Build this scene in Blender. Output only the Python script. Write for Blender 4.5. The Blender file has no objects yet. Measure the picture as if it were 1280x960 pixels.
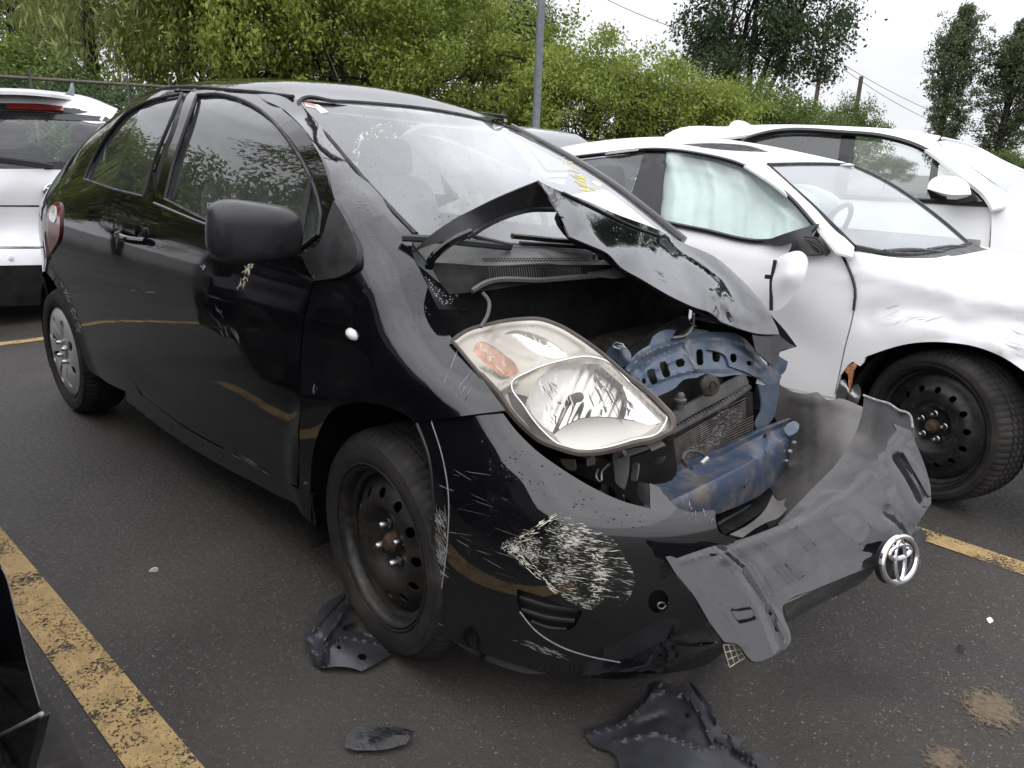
import bpy, bmesh, math, random
import numpy as np
from mathutils import Vector, Matrix, Euler
from mathutils.geometry import delaunay_2d_cdt

# ------------------------------------------------------------------ camera, sky, sun, exposure
SC = bpy.context.scene
COL = SC.collection
rad = math.radians
CAM = np.array([1.380, -1.805, 1.247])
YAW, PITCH, ROLL, FOC = rad(133.47), rad(16.95), rad(2.2), 930.0
_f = np.array([math.cos(PITCH)*math.cos(YAW), math.cos(PITCH)*math.sin(YAW), -math.sin(PITCH)])
_r = np.cross(_f, [0, 0, 1.0]); _r /= np.linalg.norm(_r)
_u = np.cross(_r, _f)
CR = math.cos(ROLL)*_r + math.sin(ROLL)*_u
CU = -math.sin(ROLL)*_r + math.cos(ROLL)*_u
CF = _f
cd = bpy.data.cameras.new('camera'); cam = bpy.data.objects.new('camera', cd); COL.objects.link(cam)
cd.sensor_fit = 'HORIZONTAL'; cd.sensor_width = 36.0; cd.lens = 36.0*FOC/1280.0
cd.clip_start = 0.02; cd.clip_end = 2000.0
M = Matrix.Identity(4)
for i in range(3):
    M[i][0], M[i][1], M[i][2], M[i][3] = CR[i], CU[i], -CF[i], CAM[i]
cam.matrix_world = M
SC.camera = cam

SUN_EL, SUN_AZ = rad(58), rad(-60)          # direction the light comes from (azimuth measured from +x)
W = bpy.data.worlds.new('World'); SC.world = W; W.use_nodes = True
nt = W.node_tree; nt.nodes.clear()
def _n(t, **k):
    n = nt.nodes.new(t)
    for a, b in k.items(): setattr(n, a, b)
    return n
sky = _n('ShaderNodeTexSky'); sky.sky_type = 'NISHITA'; sky.sun_disc = False
sky.sun_elevation = SUN_EL; sky.sun_rotation = math.pi/2 - SUN_AZ; sky.dust_density = 3.0
geo = _n('ShaderNodeTexCoord')
sep = _n('ShaderNodeSeparateXYZ'); nt.links.new(geo.outputs['Generated'], sep.inputs[0])
up = _n('ShaderNodeMapRange'); up.inputs['From Min'].default_value = 0.0; up.inputs['From Max'].default_value = 1.0
up.inputs['To Min'].default_value = 8.5; up.inputs['To Max'].default_value = 23.0   # overcast: brighter overhead
nt.links.new(sep.outputs[2], up.inputs['Value'])
mp = _n('ShaderNodeMapping'); mp.inputs['Scale'].default_value = (1.6, 1.6, 5.0)
nt.links.new(geo.outputs['Generated'], mp.inputs[0])
noi = _n('ShaderNodeTexNoise'); noi.inputs['Scale'].default_value = 2.2; noi.inputs['Detail'].default_value = 5.0
nt.links.new(mp.outputs[0], noi.inputs['Vector'])
nr = _n('ShaderNodeMapRange'); nr.inputs['From Min'].default_value = 0.3; nr.inputs['From Max'].default_value = 0.7
nr.inputs['To Min'].default_value = 0.84; nr.inputs['To Max'].default_value = 1.07
nt.links.new(noi.outputs[0], nr.inputs['Value'])
mul = _n('ShaderNodeMath', operation='MULTIPLY'); nt.links.new(up.outputs[0], mul.inputs[0]); nt.links.new(nr.outputs[0], mul.inputs[1])
cl = _n('ShaderNodeVectorMath', operation='SCALE'); cl.inputs[0].default_value = (0.972, 0.978, 1.035)
nt.links.new(mul.outputs[0], cl.inputs['Scale'])
mx = _n('ShaderNodeMix', data_type='RGBA'); mx.inputs[0].default_value = 0.94
nt.links.new(sky.outputs[0], mx.inputs[6]); nt.links.new(cl.outputs[0], mx.inputs[7])
bg = _n('ShaderNodeBackground'); bg.inputs['Strength'].default_value = 0.1
nt.links.new(mx.outputs[2], bg.inputs['Color'])
wo = _n('ShaderNodeOutputWorld'); nt.links.new(bg.outputs[0], wo.inputs[0])

sd = bpy.data.lights.new('sun', 'SUN'); sd.energy = 0.8; sd.angle = rad(100); sd.color = (1.0, 0.97, 0.93)
sun = bpy.data.objects.new('sun', sd); COL.objects.link(sun)
_d = Vector((math.cos(SUN_EL)*math.cos(SUN_AZ), math.cos(SUN_EL)*math.sin(SUN_AZ), math.sin(SUN_EL)))
sun.rotation_euler = _d.to_track_quat('Z', 'Y').to_euler(); sun.location = (0, 0, 30)
vs = SC.view_settings; vs.view_transform = 'Standard'; vs.look = 'None'; vs.gamma = 1.0; vs.use_curve_mapping = False
vs.exposure = 0.17
SC.cycles.use_denoising = True
try: SC.cycles.denoiser = 'OPENIMAGEDENOISE'
except Exception: pass
SC.cycles.use_adaptive_sampling = True; SC.cycles.adaptive_threshold = 0.02
SC.cycles.max_bounces = 8; SC.cycles.transparent_max_bounces = 24; SC.cycles.glossy_bounces = 4
SC.cycles.transmission_bounces = 6; SC.cycles.diffuse_bounces = 2
SC.cycles.sample_clamp_indirect = 6.0; SC.cycles.caustics_reflective = False; SC.cycles.caustics_refractive = False

# ------------------------------------------------------------------ measuring: lines of sight of the photograph
rng = np.random.default_rng(7); random.seed(7)
def rays(P):
    P = np.atleast_2d(np.asarray(P, float))[:, :2]
    return CF[None] + CR[None]*((P[:, :1]-640)/FOC) - CU[None]*((P[:, 1:2]-480)/FOC)
def tdist(px, py, ax, v):
    r = rays([(px, py)])[0]
    if ax == 't': return v
    i = 'xyz'.index(ax)
    return (v-CAM[i])/r[i]
def at(px, py, ax, v):
    return CAM + tdist(px, py, ax, v)*rays([(px, py)])[0]
def spline(xs, ys):
    """natural cubic through the points, flat-slope outside"""
    xs = np.array(xs, float); ys = np.array(ys, float)
    o = np.argsort(xs); xs = xs[o]; ys = ys[o]
    n = len(xs); h = np.diff(xs); A = np.eye(n); b = np.zeros(n)
    for i in range(1, n-1):
        A[i, i-1], A[i, i], A[i, i+1] = h[i-1], 2*(h[i-1]+h[i]), h[i]
        b[i] = 6*((ys[i+1]-ys[i])/h[i]-(ys[i]-ys[i-1])/h[i-1])
    m = np.linalg.solve(A, b)
    def f(x):
        x = np.asarray(x, float); xc = np.clip(x, xs[0], xs[-1])
        k = np.clip(np.searchsorted(xs, xc)-1, 0, n-2)
        d0 = xc-xs[k]; d1 = xs[k+1]-xc; hh = h[k]
        y = (m[k]*d1**3+m[k+1]*d0**3)/(6*hh)+(ys[k]/hh-m[k]*hh/6)*d1+(ys[k+1]/hh-m[k+1]*hh/6)*d0
        return y
    return f
class TPS:
    def __init__(s, P, V, reg=1e-6):
        P = np.array(P, float); V = np.array(V, float); n = len(P)
        s.c = P.mean(0); s.k = max(P.std(), 1e-9); s.P = (P-s.c)/s.k
        K = s.U(s.P, s.P)+reg*np.eye(n); Q = np.c_[np.ones(n), s.P]
        A = np.block([[K, Q], [Q.T, np.zeros((3, 3))]])
        s.w = np.linalg.lstsq(A, np.r_[V, np.zeros(3)], rcond=None)[0]
    @staticmethod
    def U(a, b):
        r2 = ((a[:, None]-b[None])**2).sum(-1)
        return 0.5*r2*np.log(np.maximum(r2, 1e-12))
    def __call__(s, X):
        X = (np.atleast_2d(X)[:, :2]-s.c)/s.k
        return np.c_[s.U(X, s.P), np.ones(len(X)), X]@s.w
def depth_lift(ctrl, reg=1e-4):
    """a curved sheet through measured points; ctrl = (px, py, axis, value)"""
    P = [(c[0], c[1]) for c in ctrl]
    V = [math.log(tdist(*c[:4])) for c in ctrl]
    f = TPS(P, V, reg)
    return lambda X: CAM[None]+np.exp(f(X))[:, None]*rays(X)

# ------------------------------------------------------------------ meshes
def mk(name, V, F, mat, parent=None, smooth=True, loc=None):
    me = bpy.data.meshes.new(name)
    me.from_pydata([tuple(map(float, v)) for v in V], [], [tuple(map(int, f)) for f in F])
    if smooth: me.polygons.foreach_set('use_smooth', [True]*len(me.polygons))
    me.update()
    if mat is not None: me.materials.append(mat)
    o = bpy.data.objects.new(name, me); COL.objects.link(o)
    if parent is not None: o.parent = parent
    if loc is not None: o.location = loc
    return o
def empty(name, label, cat, group=None):
    o = bpy.data.objects.new(name, None); COL.objects.link(o); o.empty_display_size = 0.1
    o['label'] = label; o['category'] = cat
    if group: o['group'] = group
    return o
def tag(o, label, cat, group=None):
    o['label'] = label; o['category'] = cat
    if group: o['group'] = group
    return o
class MB:
    """collects shapes into one mesh"""
    def __init__(s): s.V = []; s.F = []; s.n = 0
    def add(s, V, F):
        V = np.asarray(V, float); s.V.append(V)
        s.F += [tuple(i+s.n for i in f) for f in F]; s.n += len(V)
    def box(s, c, d, R=None, taper=1.0):
        c = np.asarray(c, float); d = np.asarray(d, float)/2
        q = np.array([[x, y, z] for z in (-1, 1) for y in (-1, 1) for x in (-1, 1)], float)
        q[4:, :2] *= taper
        q = q*d
        if R is not None: q = q@np.asarray(R).T
        s.add(q+c, [(0, 2, 3, 1), (4, 5, 7, 6), (0, 1, 5, 4), (2, 6, 7, 3), (0, 4, 6, 2), (1, 3, 7, 5)])
    def tube(s, pts, r, n=8, caps=True, closed=False):
        P = np.asarray(pts, float); m = len(P)
        R = np.full(m, r) if np.isscalar(r) else np.asarray(r, float)
        T = np.gradient(P, axis=0)
        if closed: T = np.roll(P, -1, 0)-np.roll(P, 1, 0)
        T /= np.linalg.norm(T, axis=1)[:, None]+1e-12
        ref = np.array([0, 0, 1.0]) if abs(T[0][2]) < 0.9 else np.array([1.0, 0, 0])
        V = []
        a = np.linspace(0, 2*np.pi, n, endpoint=False)
        for i in range(m):
            u = ref-T[i]*(ref@T[i]); u /= np.linalg.norm(u)+1e-12; ref = u
            v = np.cross(T[i], u)
            V.append(P[i]+R[i]*(np.cos(a)[:, None]*u+np.sin(a)[:, None]*v))
        F = [(i*n+j, i*n+(j+1) % n, (i+1)*n+(j+1) % n, (i+1)*n+j) for i in range(m-1) for j in range(n)]
        if closed: F += [((m-1)*n+j, (m-1)*n+(j+1) % n, (j+1) % n, j) for j in range(n)]
        elif caps: F += [tuple(range(n-1, -1, -1)), tuple((m-1)*n+j for j in range(n))]
        s.add(np.concatenate(V), F)
    def lathe(s, prof, n=48, axis='y', c=(0, 0, 0), closed=False, dip=None):
        """prof = (radius, offset along axis)"""
        pr_ = np.asarray(prof, float); m = len(pr_); a = np.linspace(0, 2*np.pi, n, endpoint=False)
        r = np.repeat(pr_[None, :, 0], n, 0); h = np.repeat(pr_[None, :, 1], n, 0)
        if dip is not None: r = r-dip(np.arange(n)[:, None], np.arange(m)[None])
        ca, sa = np.cos(a)[:, None], np.sin(a)[:, None]
        if axis == 'y': V = np.stack([r*ca, h, r*sa], -1)
        elif axis == 'x': V = np.stack([h, r*ca, r*sa], -1)
        else: V = np.stack([r*ca, r*sa, h], -1)
        F = []
        for i in range(n):
            k = (i+1) % n
            for j in range(m-1 if not closed else m):
                l = (j+1) % m
                F.append((i*m+j, i*m+l, k*m+l, k*m+j))
        s.add(V.reshape(-1, 3)+np.asarray(c, float), F)
    def sheet(s, G, closed=False):
        """grid of points (rows, cols, 3)"""
        G = np.asarray(G, float); a, b = G.shape[:2]
        s.add(G.reshape(-1, 3), [(i*b+j, i*b+j+1, (i+1)*b+j+1, (i+1)*b+j) for i in range(a-1) for j in range(b-1)])
    def build(s, name, mat, parent=None, smooth=True, angle=None):
        o = mk(name, np.concatenate(s.V), s.F, mat, parent, smooth)
        if smooth: sharp(o, angle or 35)
        return o
def sharp(o, deg=35):
    me = o.data; bm = bmesh.new(); bm.from_mesh(me)
    bmesh.ops.recalc_face_normals(bm, faces=bm.faces)
    c = rad(deg)
    for e in bm.edges:
        if len(e.link_faces) == 2 and e.calc_face_angle(0) > c: e.smooth = False
    bm.to_mesh(me); bm.free()
def solid(o, t, off=-1, bevel=0):
    m = o.modifiers.new('thickness', 'SOLIDIFY'); m.thickness = t; m.offset = off
    return o

# ------------------------------------------------------------------ outlines and panels
def curve(pts, step, closed=True):
    """smooth line through points; a point with a third value is a corner"""
    P = [np.array(p[:2], float) for p in pts]; C = [len(p) > 2 for p in pts]; n = len(P)
    out = []
    for i in range(n if closed else n-1):
        j = (i+1) % n
        d = P[j]-P[i]; L = np.linalg.norm(d)
        if L < 1e-9: continue
        def tan(k, prv, nxt, corner):
            if corner or (not closed and (k == 0 or k == n-1)): return d
            a = P[k]-P[prv]; b = P[nxt]-P[k]
            la, lb = np.linalg.norm(a)+1e-9, np.linalg.norm(b)+1e-9
            t = (a/la*lb+b/lb*la)/(la+lb)
            return t/(np.linalg.norm(t)+1e-9)*L
        t0 = tan(i, (i-1) % n, j, C[i]); t1 = tan(j, i, (j+1) % n, C[j])
        m = max(1, int(round(L/step)))
        for k in range(m):
            u = k/m
            out.append((2*u**3-3*u**2+1)*P[i]+(u**3-2*u**2+u)*t0+(-2*u**3+3*u**2)*P[j]+(u**3-u**2)*t1)
    if not closed: out.append(P[-1])
    return np.array(out)
def inside(P, poly):
    x, y = P[:, 0][:, None], P[:, 1][:, None]
    x0, y0 = poly[:, 0][None], poly[:, 1][None]; x1, y1 = np.roll(poly[:, 0], -1)[None], np.roll(poly[:, 1], -1)[None]
    c = ((y0 > y) != (y1 > y)) & (x < (x1-x0)*(y-y0)/(np.where(y1 == y0, 1e-12, y1-y0))+x0)
    return c.sum(1) % 2 == 1
def polydist(P, poly):
    d = np.full(len(P), 1e9)
    a = poly; b = np.roll(poly, -1, 0)
    for i in range(len(a)):
        ab = b[i]-a[i]; t = np.clip(((P-a[i])@ab)/(ab@ab+1e-12), 0, 1)
        d = np.minimum(d, np.linalg.norm(P-a[i]-t[:, None]*ab, axis=1))
    return d
def tri2d(out, holes, h):
    loops = [out]+list(holes)
    lo, hi = out.min(0), out.max(0)
    nx = max(1, int((hi[0]-lo[0])/h)); ny = max(1, int((hi[1]-lo[1])/(h*0.866)))
    gx, gy = np.meshgrid(np.arange(nx+2), np.arange(ny+2))
    G = np.c_[(lo[0]+(gx+0.5*(gy % 2))*h).ravel(), (lo[1]+gy*h*0.866).ravel()]
    G = G[inside(G, out)]
    for l in loops:
        if len(G): G = G[polydist(G, l) > 0.55*h]
    for l in holes:
        if len(G): G = G[~inside(G, l)]
    V, E = [], []
    for l in loops:
        k = len(V); m = len(l); V += [Vector(p) for p in l]; E += [(k+i, k+(i+1) % m) for i in range(m)]
    V += [Vector(p) for p in G]
    r = delaunay_2d_cdt(V, E, [], 0, 1e-7)
    P = np.array([tuple(v) for v in r[0]]); T = np.array([t for t in r[2] if len(t) == 3])
    c = P[T].mean(1); ok = inside(c, out)
    for l in holes: ok &= ~inside(c, l)
    return P, T[ok]
def shell(name, P3, T, mat, parent, thick, toward=None):
    """closed thin shell from a triangulated sheet; 'toward' = point or direction the face looks at"""
    P3 = np.asarray(P3, float); T = np.asarray(T)
    n = np.cross(P3[T[:, 1]]-P3[T[:, 0]], P3[T[:, 2]]-P3[T[:, 0]])
    ref = (CAM-P3[T].mean(1)) if toward is None else np.broadcast_to(np.asarray(toward, float), n.shape)
    if ((n*ref).sum(1) > 0).sum() < len(T)/2: T = T[:, ::-1]; n = -n
    if thick <= 0: return mk(name, P3, T, mat, parent)
    N = np.zeros_like(P3)
    for k in range(3): np.add.at(N, T[:, k], n)
    N /= np.linalg.norm(N, axis=1)[:, None]+1e-15
    m = len(P3); B = P3-N*thick
    ed = {}
    for t in T:
        for a, b in ((t[0], t[1]), (t[1], t[2]), (t[2], t[0])):
            if (b, a) in ed: del ed[(b, a)]
            else: ed[(a, b)] = 1
    F = [tuple(t) for t in T]+[tuple(t[::-1]+m) for t in T]
    V = [P3, B]; k = 2*m; idx = {}; ex = []
    for a, b in ed:
        for v in (a, b):
            if v not in idx: idx[v] = k; k += 2; ex += [P3[v], B[v]]
        F.append((idx[b], idx[a], idx[a]+1, idx[b]+1))
    if ex: V.append(np.array(ex))
    return mk(name, np.concatenate(V), F, mat, parent)
def panel(name, out, lift, mat, parent=None, h=8, thick=0.006, holes=(), toward=None, smooth_in=True):
    o = curve(out, h) if smooth_in else np.array(out, float)
    hs = [curve(x, h) for x in holes]
    P, T = tri2d(o, hs, h)
    return shell(name, lift(P), T, mat, parent, thick, toward)
def disc(P, n, r, k=8):
    """small fan"""
    n = n/np.linalg.norm(n); a = np.cross(n, [0.3, 0.5, 0.8]); a /= np.linalg.norm(a); b = np.cross(n, a)
    t = np.linspace(0, 2*np.pi, k, endpoint=False)
    return P+r*(np.cos(t)[:, None]*a+np.sin(t)[:, None]*b)
def scatter_drops(name, poly, lift, mat, parent, n, r0, r1, seed=1, clumps=0):
    """rain drops: little flattened domes on a sheet"""
    g = np.random.default_rng(seed); poly = np.array([p[:2] for p in poly], float); lo, hi = poly.min(0), poly.max(0)
    if clumps:
        c = lo+(hi-lo)*g.random((clumps, 2)); X = c[g.integers(0, clumps, n*4)]+g.normal(0, 22, (n*4, 2))
    else: X = lo+(hi-lo)*g.random((n*4, 2))
    X = X[inside(X, poly)]
    X = X[polydist(X, poly) > 3][:n]
    e = 0.6; A = lift(X); B = lift(X+[e, 0]); Cc = lift(X+[0, e])
    N = np.cross(B-A, Cc-A); N /= np.linalg.norm(N, axis=1)[:, None]; N *= np.sign((N*(CAM-A)).sum(1))[:, None]
    mb = MB()
    for p, nn in zip(A, N):
        r = r0+(r1-r0)*g.random()**2
        a = disc(p+nn*0.0002, nn, r, 7); b = disc(p+nn*r*0.32, nn, r*0.6, 7)
        a[:, 2] += g.normal(0, r*0.1, 7)
        mb.add(np.r_[a, b, [p+nn*r*0.42]], [(i, (i+1) % 7, 7+(i+1) % 7, 7+i) for i in range(7)]+[(7+i, 7+(i+1) % 7, 14) for i in range(7)])
    o = mk(name, np.concatenate(mb.V), mb.F, mat, parent); o['kind'] = 'stuff'
    return o
def streaks(name, poly, lift, mat, parent, n, ang, length, width, seed=1, jit=0.15, off=0.0012, weight=None):
    """scratches: slender slivers lying on a sheet"""
    g = np.random.default_rng(seed); poly = np.array([p[:2] for p in poly], float); lo, hi = poly.min(0), poly.max(0)
    X = lo+(hi-lo)*g.random((n*8, 2)); X = X[inside(X, poly)]
    if weight is not None: X = X[g.random(len(X)) < weight(X)]
    X = X[:n]
    Q = []
    for x in X:
        L = length*(0.25+1.1*g.random()**1.5); w = width*(0.3+1.2*g.random()**2); a = rad(ang)+g.normal(0, jit)
        d = np.array([math.cos(a), math.sin(a)]); p = np.array([-d[1], d[0]])
        b1, b2 = g.normal(0, w*0.6, 2)
        Q += [x-d*L/2, x-d*L*0.2+p*(w/2+b1), x+d*L*0.25+p*(w/2+b2), x+d*L/2+p*b2, x+d*L*0.2-p*(w/2-b2), x-d*L*0.22-p*(w/2-b1)]
    Q = np.array(Q); A = lift(Q)
    v = CAM-A; v /= np.linalg.norm(v, axis=1)[:, None]
    A = A+v*off
    o = mk(name, A, [tuple(range(i*6, i*6+6)) for i in range(len(X))], mat, parent); o['kind'] = 'stuff'
    return o
# ------------------------------------------------------------------ materials
class NT:
    def __init__(s, name):
        s.m = bpy.data.materials.new(name); s.m.use_nodes = True; s.t = s.m.node_tree; s.t.nodes.clear()
        s.out = s.n('ShaderNodeOutputMaterial'); s.tc = s.n('ShaderNodeTexCoord')
    def n(s, ty, **k):
        x = s.t.nodes.new(ty)
        for a, b in k.items(): setattr(x, a, b)
        return x
    def l(s, a, b): s.t.links.new(a, b)
    def set(s, sock, v):
        if hasattr(v, 'is_output') or isinstance(v, bpy.types.NodeSocket): s.l(v, sock)
        else: sock.default_value = v
    def noise(s, scale, detail=4, rough=0.55, vec=None, dist=0.0, sc=None):
        x = s.n('ShaderNodeTexNoise'); x.inputs['Scale'].default_value = scale; x.inputs['Detail'].default_value = detail
        x.inputs['Roughness'].default_value = rough; x.inputs['Distortion'].default_value = dist
        v = vec if vec is not None else s.tc.outputs['Object']
        if sc is not None:
            m = s.n('ShaderNodeMapping'); m.inputs['Scale'].default_value = sc; s.l(v, m.inputs[0]); v = m.outputs[0]
        s.l(v, x.inputs['Vector']); return x.outputs[0]
    def voro(s, scale, feature='F1', out=0):
        x = s.n('ShaderNodeTexVoronoi'); x.inputs['Scale'].default_value = scale; x.feature = feature
        s.l(s.tc.outputs['Object'], x.inputs['Vector']); return x.outputs[out]
    def ramp(s, v, a, b, lo=0.0, hi=1.0, smooth=True):
        x = s.n('ShaderNodeMapRange'); x.interpolation_type = 'SMOOTHSTEP' if smooth else 'LINEAR'
        s.l(v, x.inputs[0]); x.inputs[1].default_value = a; x.inputs[2].default_value = b
        x.inputs[3].default_value = lo; x.inputs[4].default_value = hi; return x.outputs[0]
    def mix(s, f, a, b):
        x = s.n('ShaderNodeMix', data_type='RGBA'); s.set(x.inputs[0], f)
        for k, v in ((6, a), (7, b)):
            if isinstance(v, (tuple, list)): v = tuple(v)+((1.0,) if len(v) == 3 else ())
            s.set(x.inputs[k], v)
        return x.outputs[2]
    def math(s, op, a, b=0.0):
        x = s.n('ShaderNodeMath', operation=op); s.set(x.inputs[0], a); s.set(x.inputs[1], b); return x.outputs[0]
    def bump(s, v, strength=0.2, dist=0.01):
        x = s.n('ShaderNodeBump'); x.inputs['Strength'].default_value = strength; x.inputs['Distance'].default_value = dist
        s.l(v, x.inputs['Height']); return x.outputs[0]
    def pbsdf(s, **k):
        b = s.n('ShaderNodeBsdfPrincipled')
        for a, v in k.items():
            a = a.replace('_', ' ')
            if isinstance(v, (tuple, list)) and len(v) == 3: v = tuple(v)+(1.0,)
            s.set(b.inputs[a], v)
        return b.outputs[0]
    def done(s, sh): s.l(sh, s.out.inputs['Surface']); return s.m
def simple(name, col, rough=0.5, metal=0.0, coat=0.0, var=0.25, scale=12.0, bump=0.0, bscale=60.0, dirt=None, dirt_amt=0.3, spec=0.5):
    """plain surface with uneven tone, gloss and dust"""
    t = NT(name)
    v = t.noise(scale, 5)
    c = t.mix(t.ramp(v, 0.3, 0.7), tuple(x*(1-var) for x in col), tuple(min(1, x*(1+var)) for x in col))
    if dirt is not None:
        d = t.ramp(t.noise(scale*0.35, 7, 0.65), 0.48, 0.72, 0, dirt_amt); c = t.mix(d, c, dirt)
    r = t.ramp(t.noise(scale*1.7, 4), 0.3, 0.7, rough*0.8, min(1, rough*1.25))
    k = dict(Base_Color=c, Roughness=r, Metallic=metal, Coat_Weight=coat, Coat_Roughness=0.04, Specular_IOR_Level=spec)
    if bump: k['Normal'] = t.bump(t.noise(bscale, 6, 0.6), bump, 0.004)
    return t.done(t.pbsdf(**k))
def glass(name, tint, refl=1.0, dirt=0.05, rough=0.0, fog=(0.75, 0.78, 0.8)):
    t = NT(name)
    tr = t.n('ShaderNodeBsdfTransparent'); tr.inputs[0].default_value = tuple(tint)+(1,)
    gl = t.n('ShaderNodeBsdfGlossy'); gl.inputs['Roughness'].default_value = rough; gl.inputs[0].default_value = (1, 1, 1, 1)
    fr = t.n('ShaderNodeFresnel'); gm = t.n('ShaderNodeNewGeometry'); t.l(t.ramp(gm.outputs['Backfacing'], 0, 1, 1.52, 1/1.52, False), fr.inputs[0])
    f2 = t.math('MULTIPLY', fr.outputs[0], 1.7*refl)
    m1 = t.n('ShaderNodeMixShader'); t.l(f2, m1.inputs[0]); t.l(tr.outputs[0], m1.inputs[1]); t.l(gl.outputs[0], m1.inputs[2])
    df = t.n('ShaderNodeBsdfDiffuse'); df.inputs[0].default_value = tuple(fog)+(1,)
    spots = t.ramp(t.noise(170, 3, 0.6), 0.60, 0.72, 0, 1)
    film = t.ramp(t.noise(3.5, 5, 0.6), 0.3, 0.75, dirt*0.5, dirt)
    f3 = t.math('ADD', film, t.math('MULTIPLY', spots, dirt*0.9))
    m2 = t.n('ShaderNodeMixShader'); t.l(f3, m2.inputs[0]); t.l(m1.outputs[0], m2.inputs[1]); t.l(df.outputs[0], m2.inputs[2])
    return t.done(m2.outputs[0])
def paint(name, col, rough=0.3, dust=(0.13, 0.12, 0.105), dust_amt=0.045, flake=0.0, wav=0.02, coat_ior=1.5, base_spec=0.3, crough=0.025, coat=1.0):
    t = NT(name)
    d = t.ramp(t.noise(5, 8, 0.65), 0.42, 0.75, 0, dust_amt)
    fine = t.ramp(t.noise(90, 4, 0.7), 0.55, 0.75, 0, dust_amt*0.8)
    c = t.mix(t.math('ADD', d, fine), col, dust)
    r = t.ramp(t.noise(7, 6), 0.3, 0.75, rough*0.7, rough*1.4)
    cr = t.ramp(t.noise(4, 7, 0.65), 0.35, 0.75, crough*0.4, crough*1.6)
    nb = t.bump(t.noise(2.6, 3), wav, 0.12)
    return t.done(t.pbsdf(Base_Color=c, Roughness=r, Metallic=flake, Specular_IOR_Level=base_spec, Coat_Weight=coat, Coat_IOR=coat_ior, Coat_Roughness=cr, Normal=nb, Coat_Normal=nb))
MT = {}
MT['black'] = paint('black_paint', (0.0035, 0.0036, 0.0048), 0.35, dust_amt=0.022, coat_ior=1.62, base_spec=0.0, wav=0.012, crough=0.05)
MT['black_front'] = paint('black_paint_front', (0.0045, 0.0047, 0.006), 0.38, dust_amt=0.02, wav=0.012, coat_ior=1.8, base_spec=0.0, crough=0.035)
MT['black_fascia'] = paint('black_paint_fascia', (0.0045, 0.0047, 0.006), 0.38, dust_amt=0.03, wav=0.03, coat_ior=1.66, base_spec=0.0, crough=0.03)
MT['white'] = paint('white_paint', (0.84, 0.845, 0.85), 0.45, dust=(0.62, 0.61, 0.59), dust_amt=0.03, wav=0.002, crough=0.10, coat=0.45)
MT['plastic'] = simple('black_plastic', (0.014, 0.014, 0.015), 0.42, bump=0.05, bscale=400, dirt=(0.10, 0.095, 0.085), dirt_amt=0.22)
MT['plastic_gloss'] = simple('black_trim', (0.010, 0.010, 0.012), 0.22, var=0.1, dirt=(0.08, 0.08, 0.08), dirt_amt=0.12)
MT['mirror_shell'] = simple('mirror_shell', (0.018, 0.017, 0.020), 0.27, bump=0.04, bscale=300, dirt=(0.10, 0.09, 0.09), dirt_amt=0.12)
MT['grey_plastic'] = simple('grey_plastic', (0.055, 0.054, 0.055), 0.5, bump=0.15, bscale=40, dirt=(0.16, 0.14, 0.12), dirt_amt=0.5)
MT['liner'] = simple('liner_plastic', (0.078, 0.072, 0.068), 0.5, bump=0.12, bscale=25, dirt=(0.20, 0.17, 0.14), dirt_amt=0.6, scale=5)
MT['dark'] = simple('dark_underbody', (0.010, 0.0095, 0.009), 0.85, var=0.4, bump=0.2, spec=0.2)
MT['engine'] = simple('engine_parts', (0.042, 0.038, 0.034), 0.65, var=0.5, scale=20, bump=0.3, dirt=(0.09, 0.075, 0.06), dirt_amt=0.6)
MT['rubber'] = simple('tyre_rubber', (0.020, 0.0185, 0.0175), 0.8, var=0.3, scale=9, bump=0.15, bscale=120, dirt=(0.085, 0.07, 0.055), dirt_amt=0.55, spec=0.3)
MT['seal'] = simple('rubber_seal', (0.008, 0.008, 0.009), 0.55, var=0.2)
def rusty(name, base, rust, amt, rough, metal=0.3):
    t = NT(name)
    f = t.ramp(t.noise(9, 8, 0.7), 0.45, 0.68, 0, amt)
    c = t.mix(f, base, rust)
    g = t.ramp(t.noise(45, 5), 0.5, 0.75, 0, 0.35)
    c = t.mix(g, c, (0.10, 0.085, 0.07))
    return t.done(t.pbsdf(Base_Color=c, Roughness=t.ramp(t.noise(20, 5), 0.3, 0.7, rough*0.7, rough*1.3), Metallic=metal, Normal=t.bump(t.noise(160, 5), 0.15, 0.003)))
MT['rim_steel'] = rusty('painted_steel_rim', (0.020, 0.0195, 0.019), (0.045, 0.032, 0.024), 0.7, 0.42)
MT['rim_clean'] = rusty('dark_steel_rim', (0.013, 0.014, 0.016), (0.03, 0.027, 0.025), 0.4, 0.42)
MT['rust'] = rusty('rusty_hub', (0.075, 0.045, 0.032), (0.17, 0.075, 0.04), 0.8, 0.8)
MT['chrome'] = simple('chrome', (0.75, 0.75, 0.77), 0.10, metal=1.0, var=0.05)
MT['nut'] = simple('lug_nut_metal', (0.42, 0.42, 0.43), 0.28, metal=1.0, var=0.2, dirt=(0.1, 0.07, 0.05))
MT['alu'] = simple('dull_aluminium', (0.30, 0.30, 0.30), 0.42, metal=0.85, var=0.3, dirt=(0.16, 0.12, 0.09), dirt_amt=0.6)
MT['hubcap'] = simple('silver_wheel_cover', (0.50, 0.50, 0.505), 0.34, metal=0.55, var=0.1, dirt=(0.24, 0.19, 0.15), dirt_amt=0.45)
MT['blue'] = rusty('blue_primed_steel', (0.060, 0.088, 0.130), (0.15, 0.15, 0.15), 0.85, 0.42, 0.15)
MT['beam_blue'] = rusty('blue_beam_steel', (0.038, 0.060, 0.102), (0.17, 0.145, 0.12), 0.95, 0.40, 0.2)
MT['radiator'] = simple('radiator_core', (0.040, 0.031, 0.025), 0.6, metal=0.4, var=0.4, scale=30, dirt=(0.30, 0.28, 0.26), dirt_amt=0.35)
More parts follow.
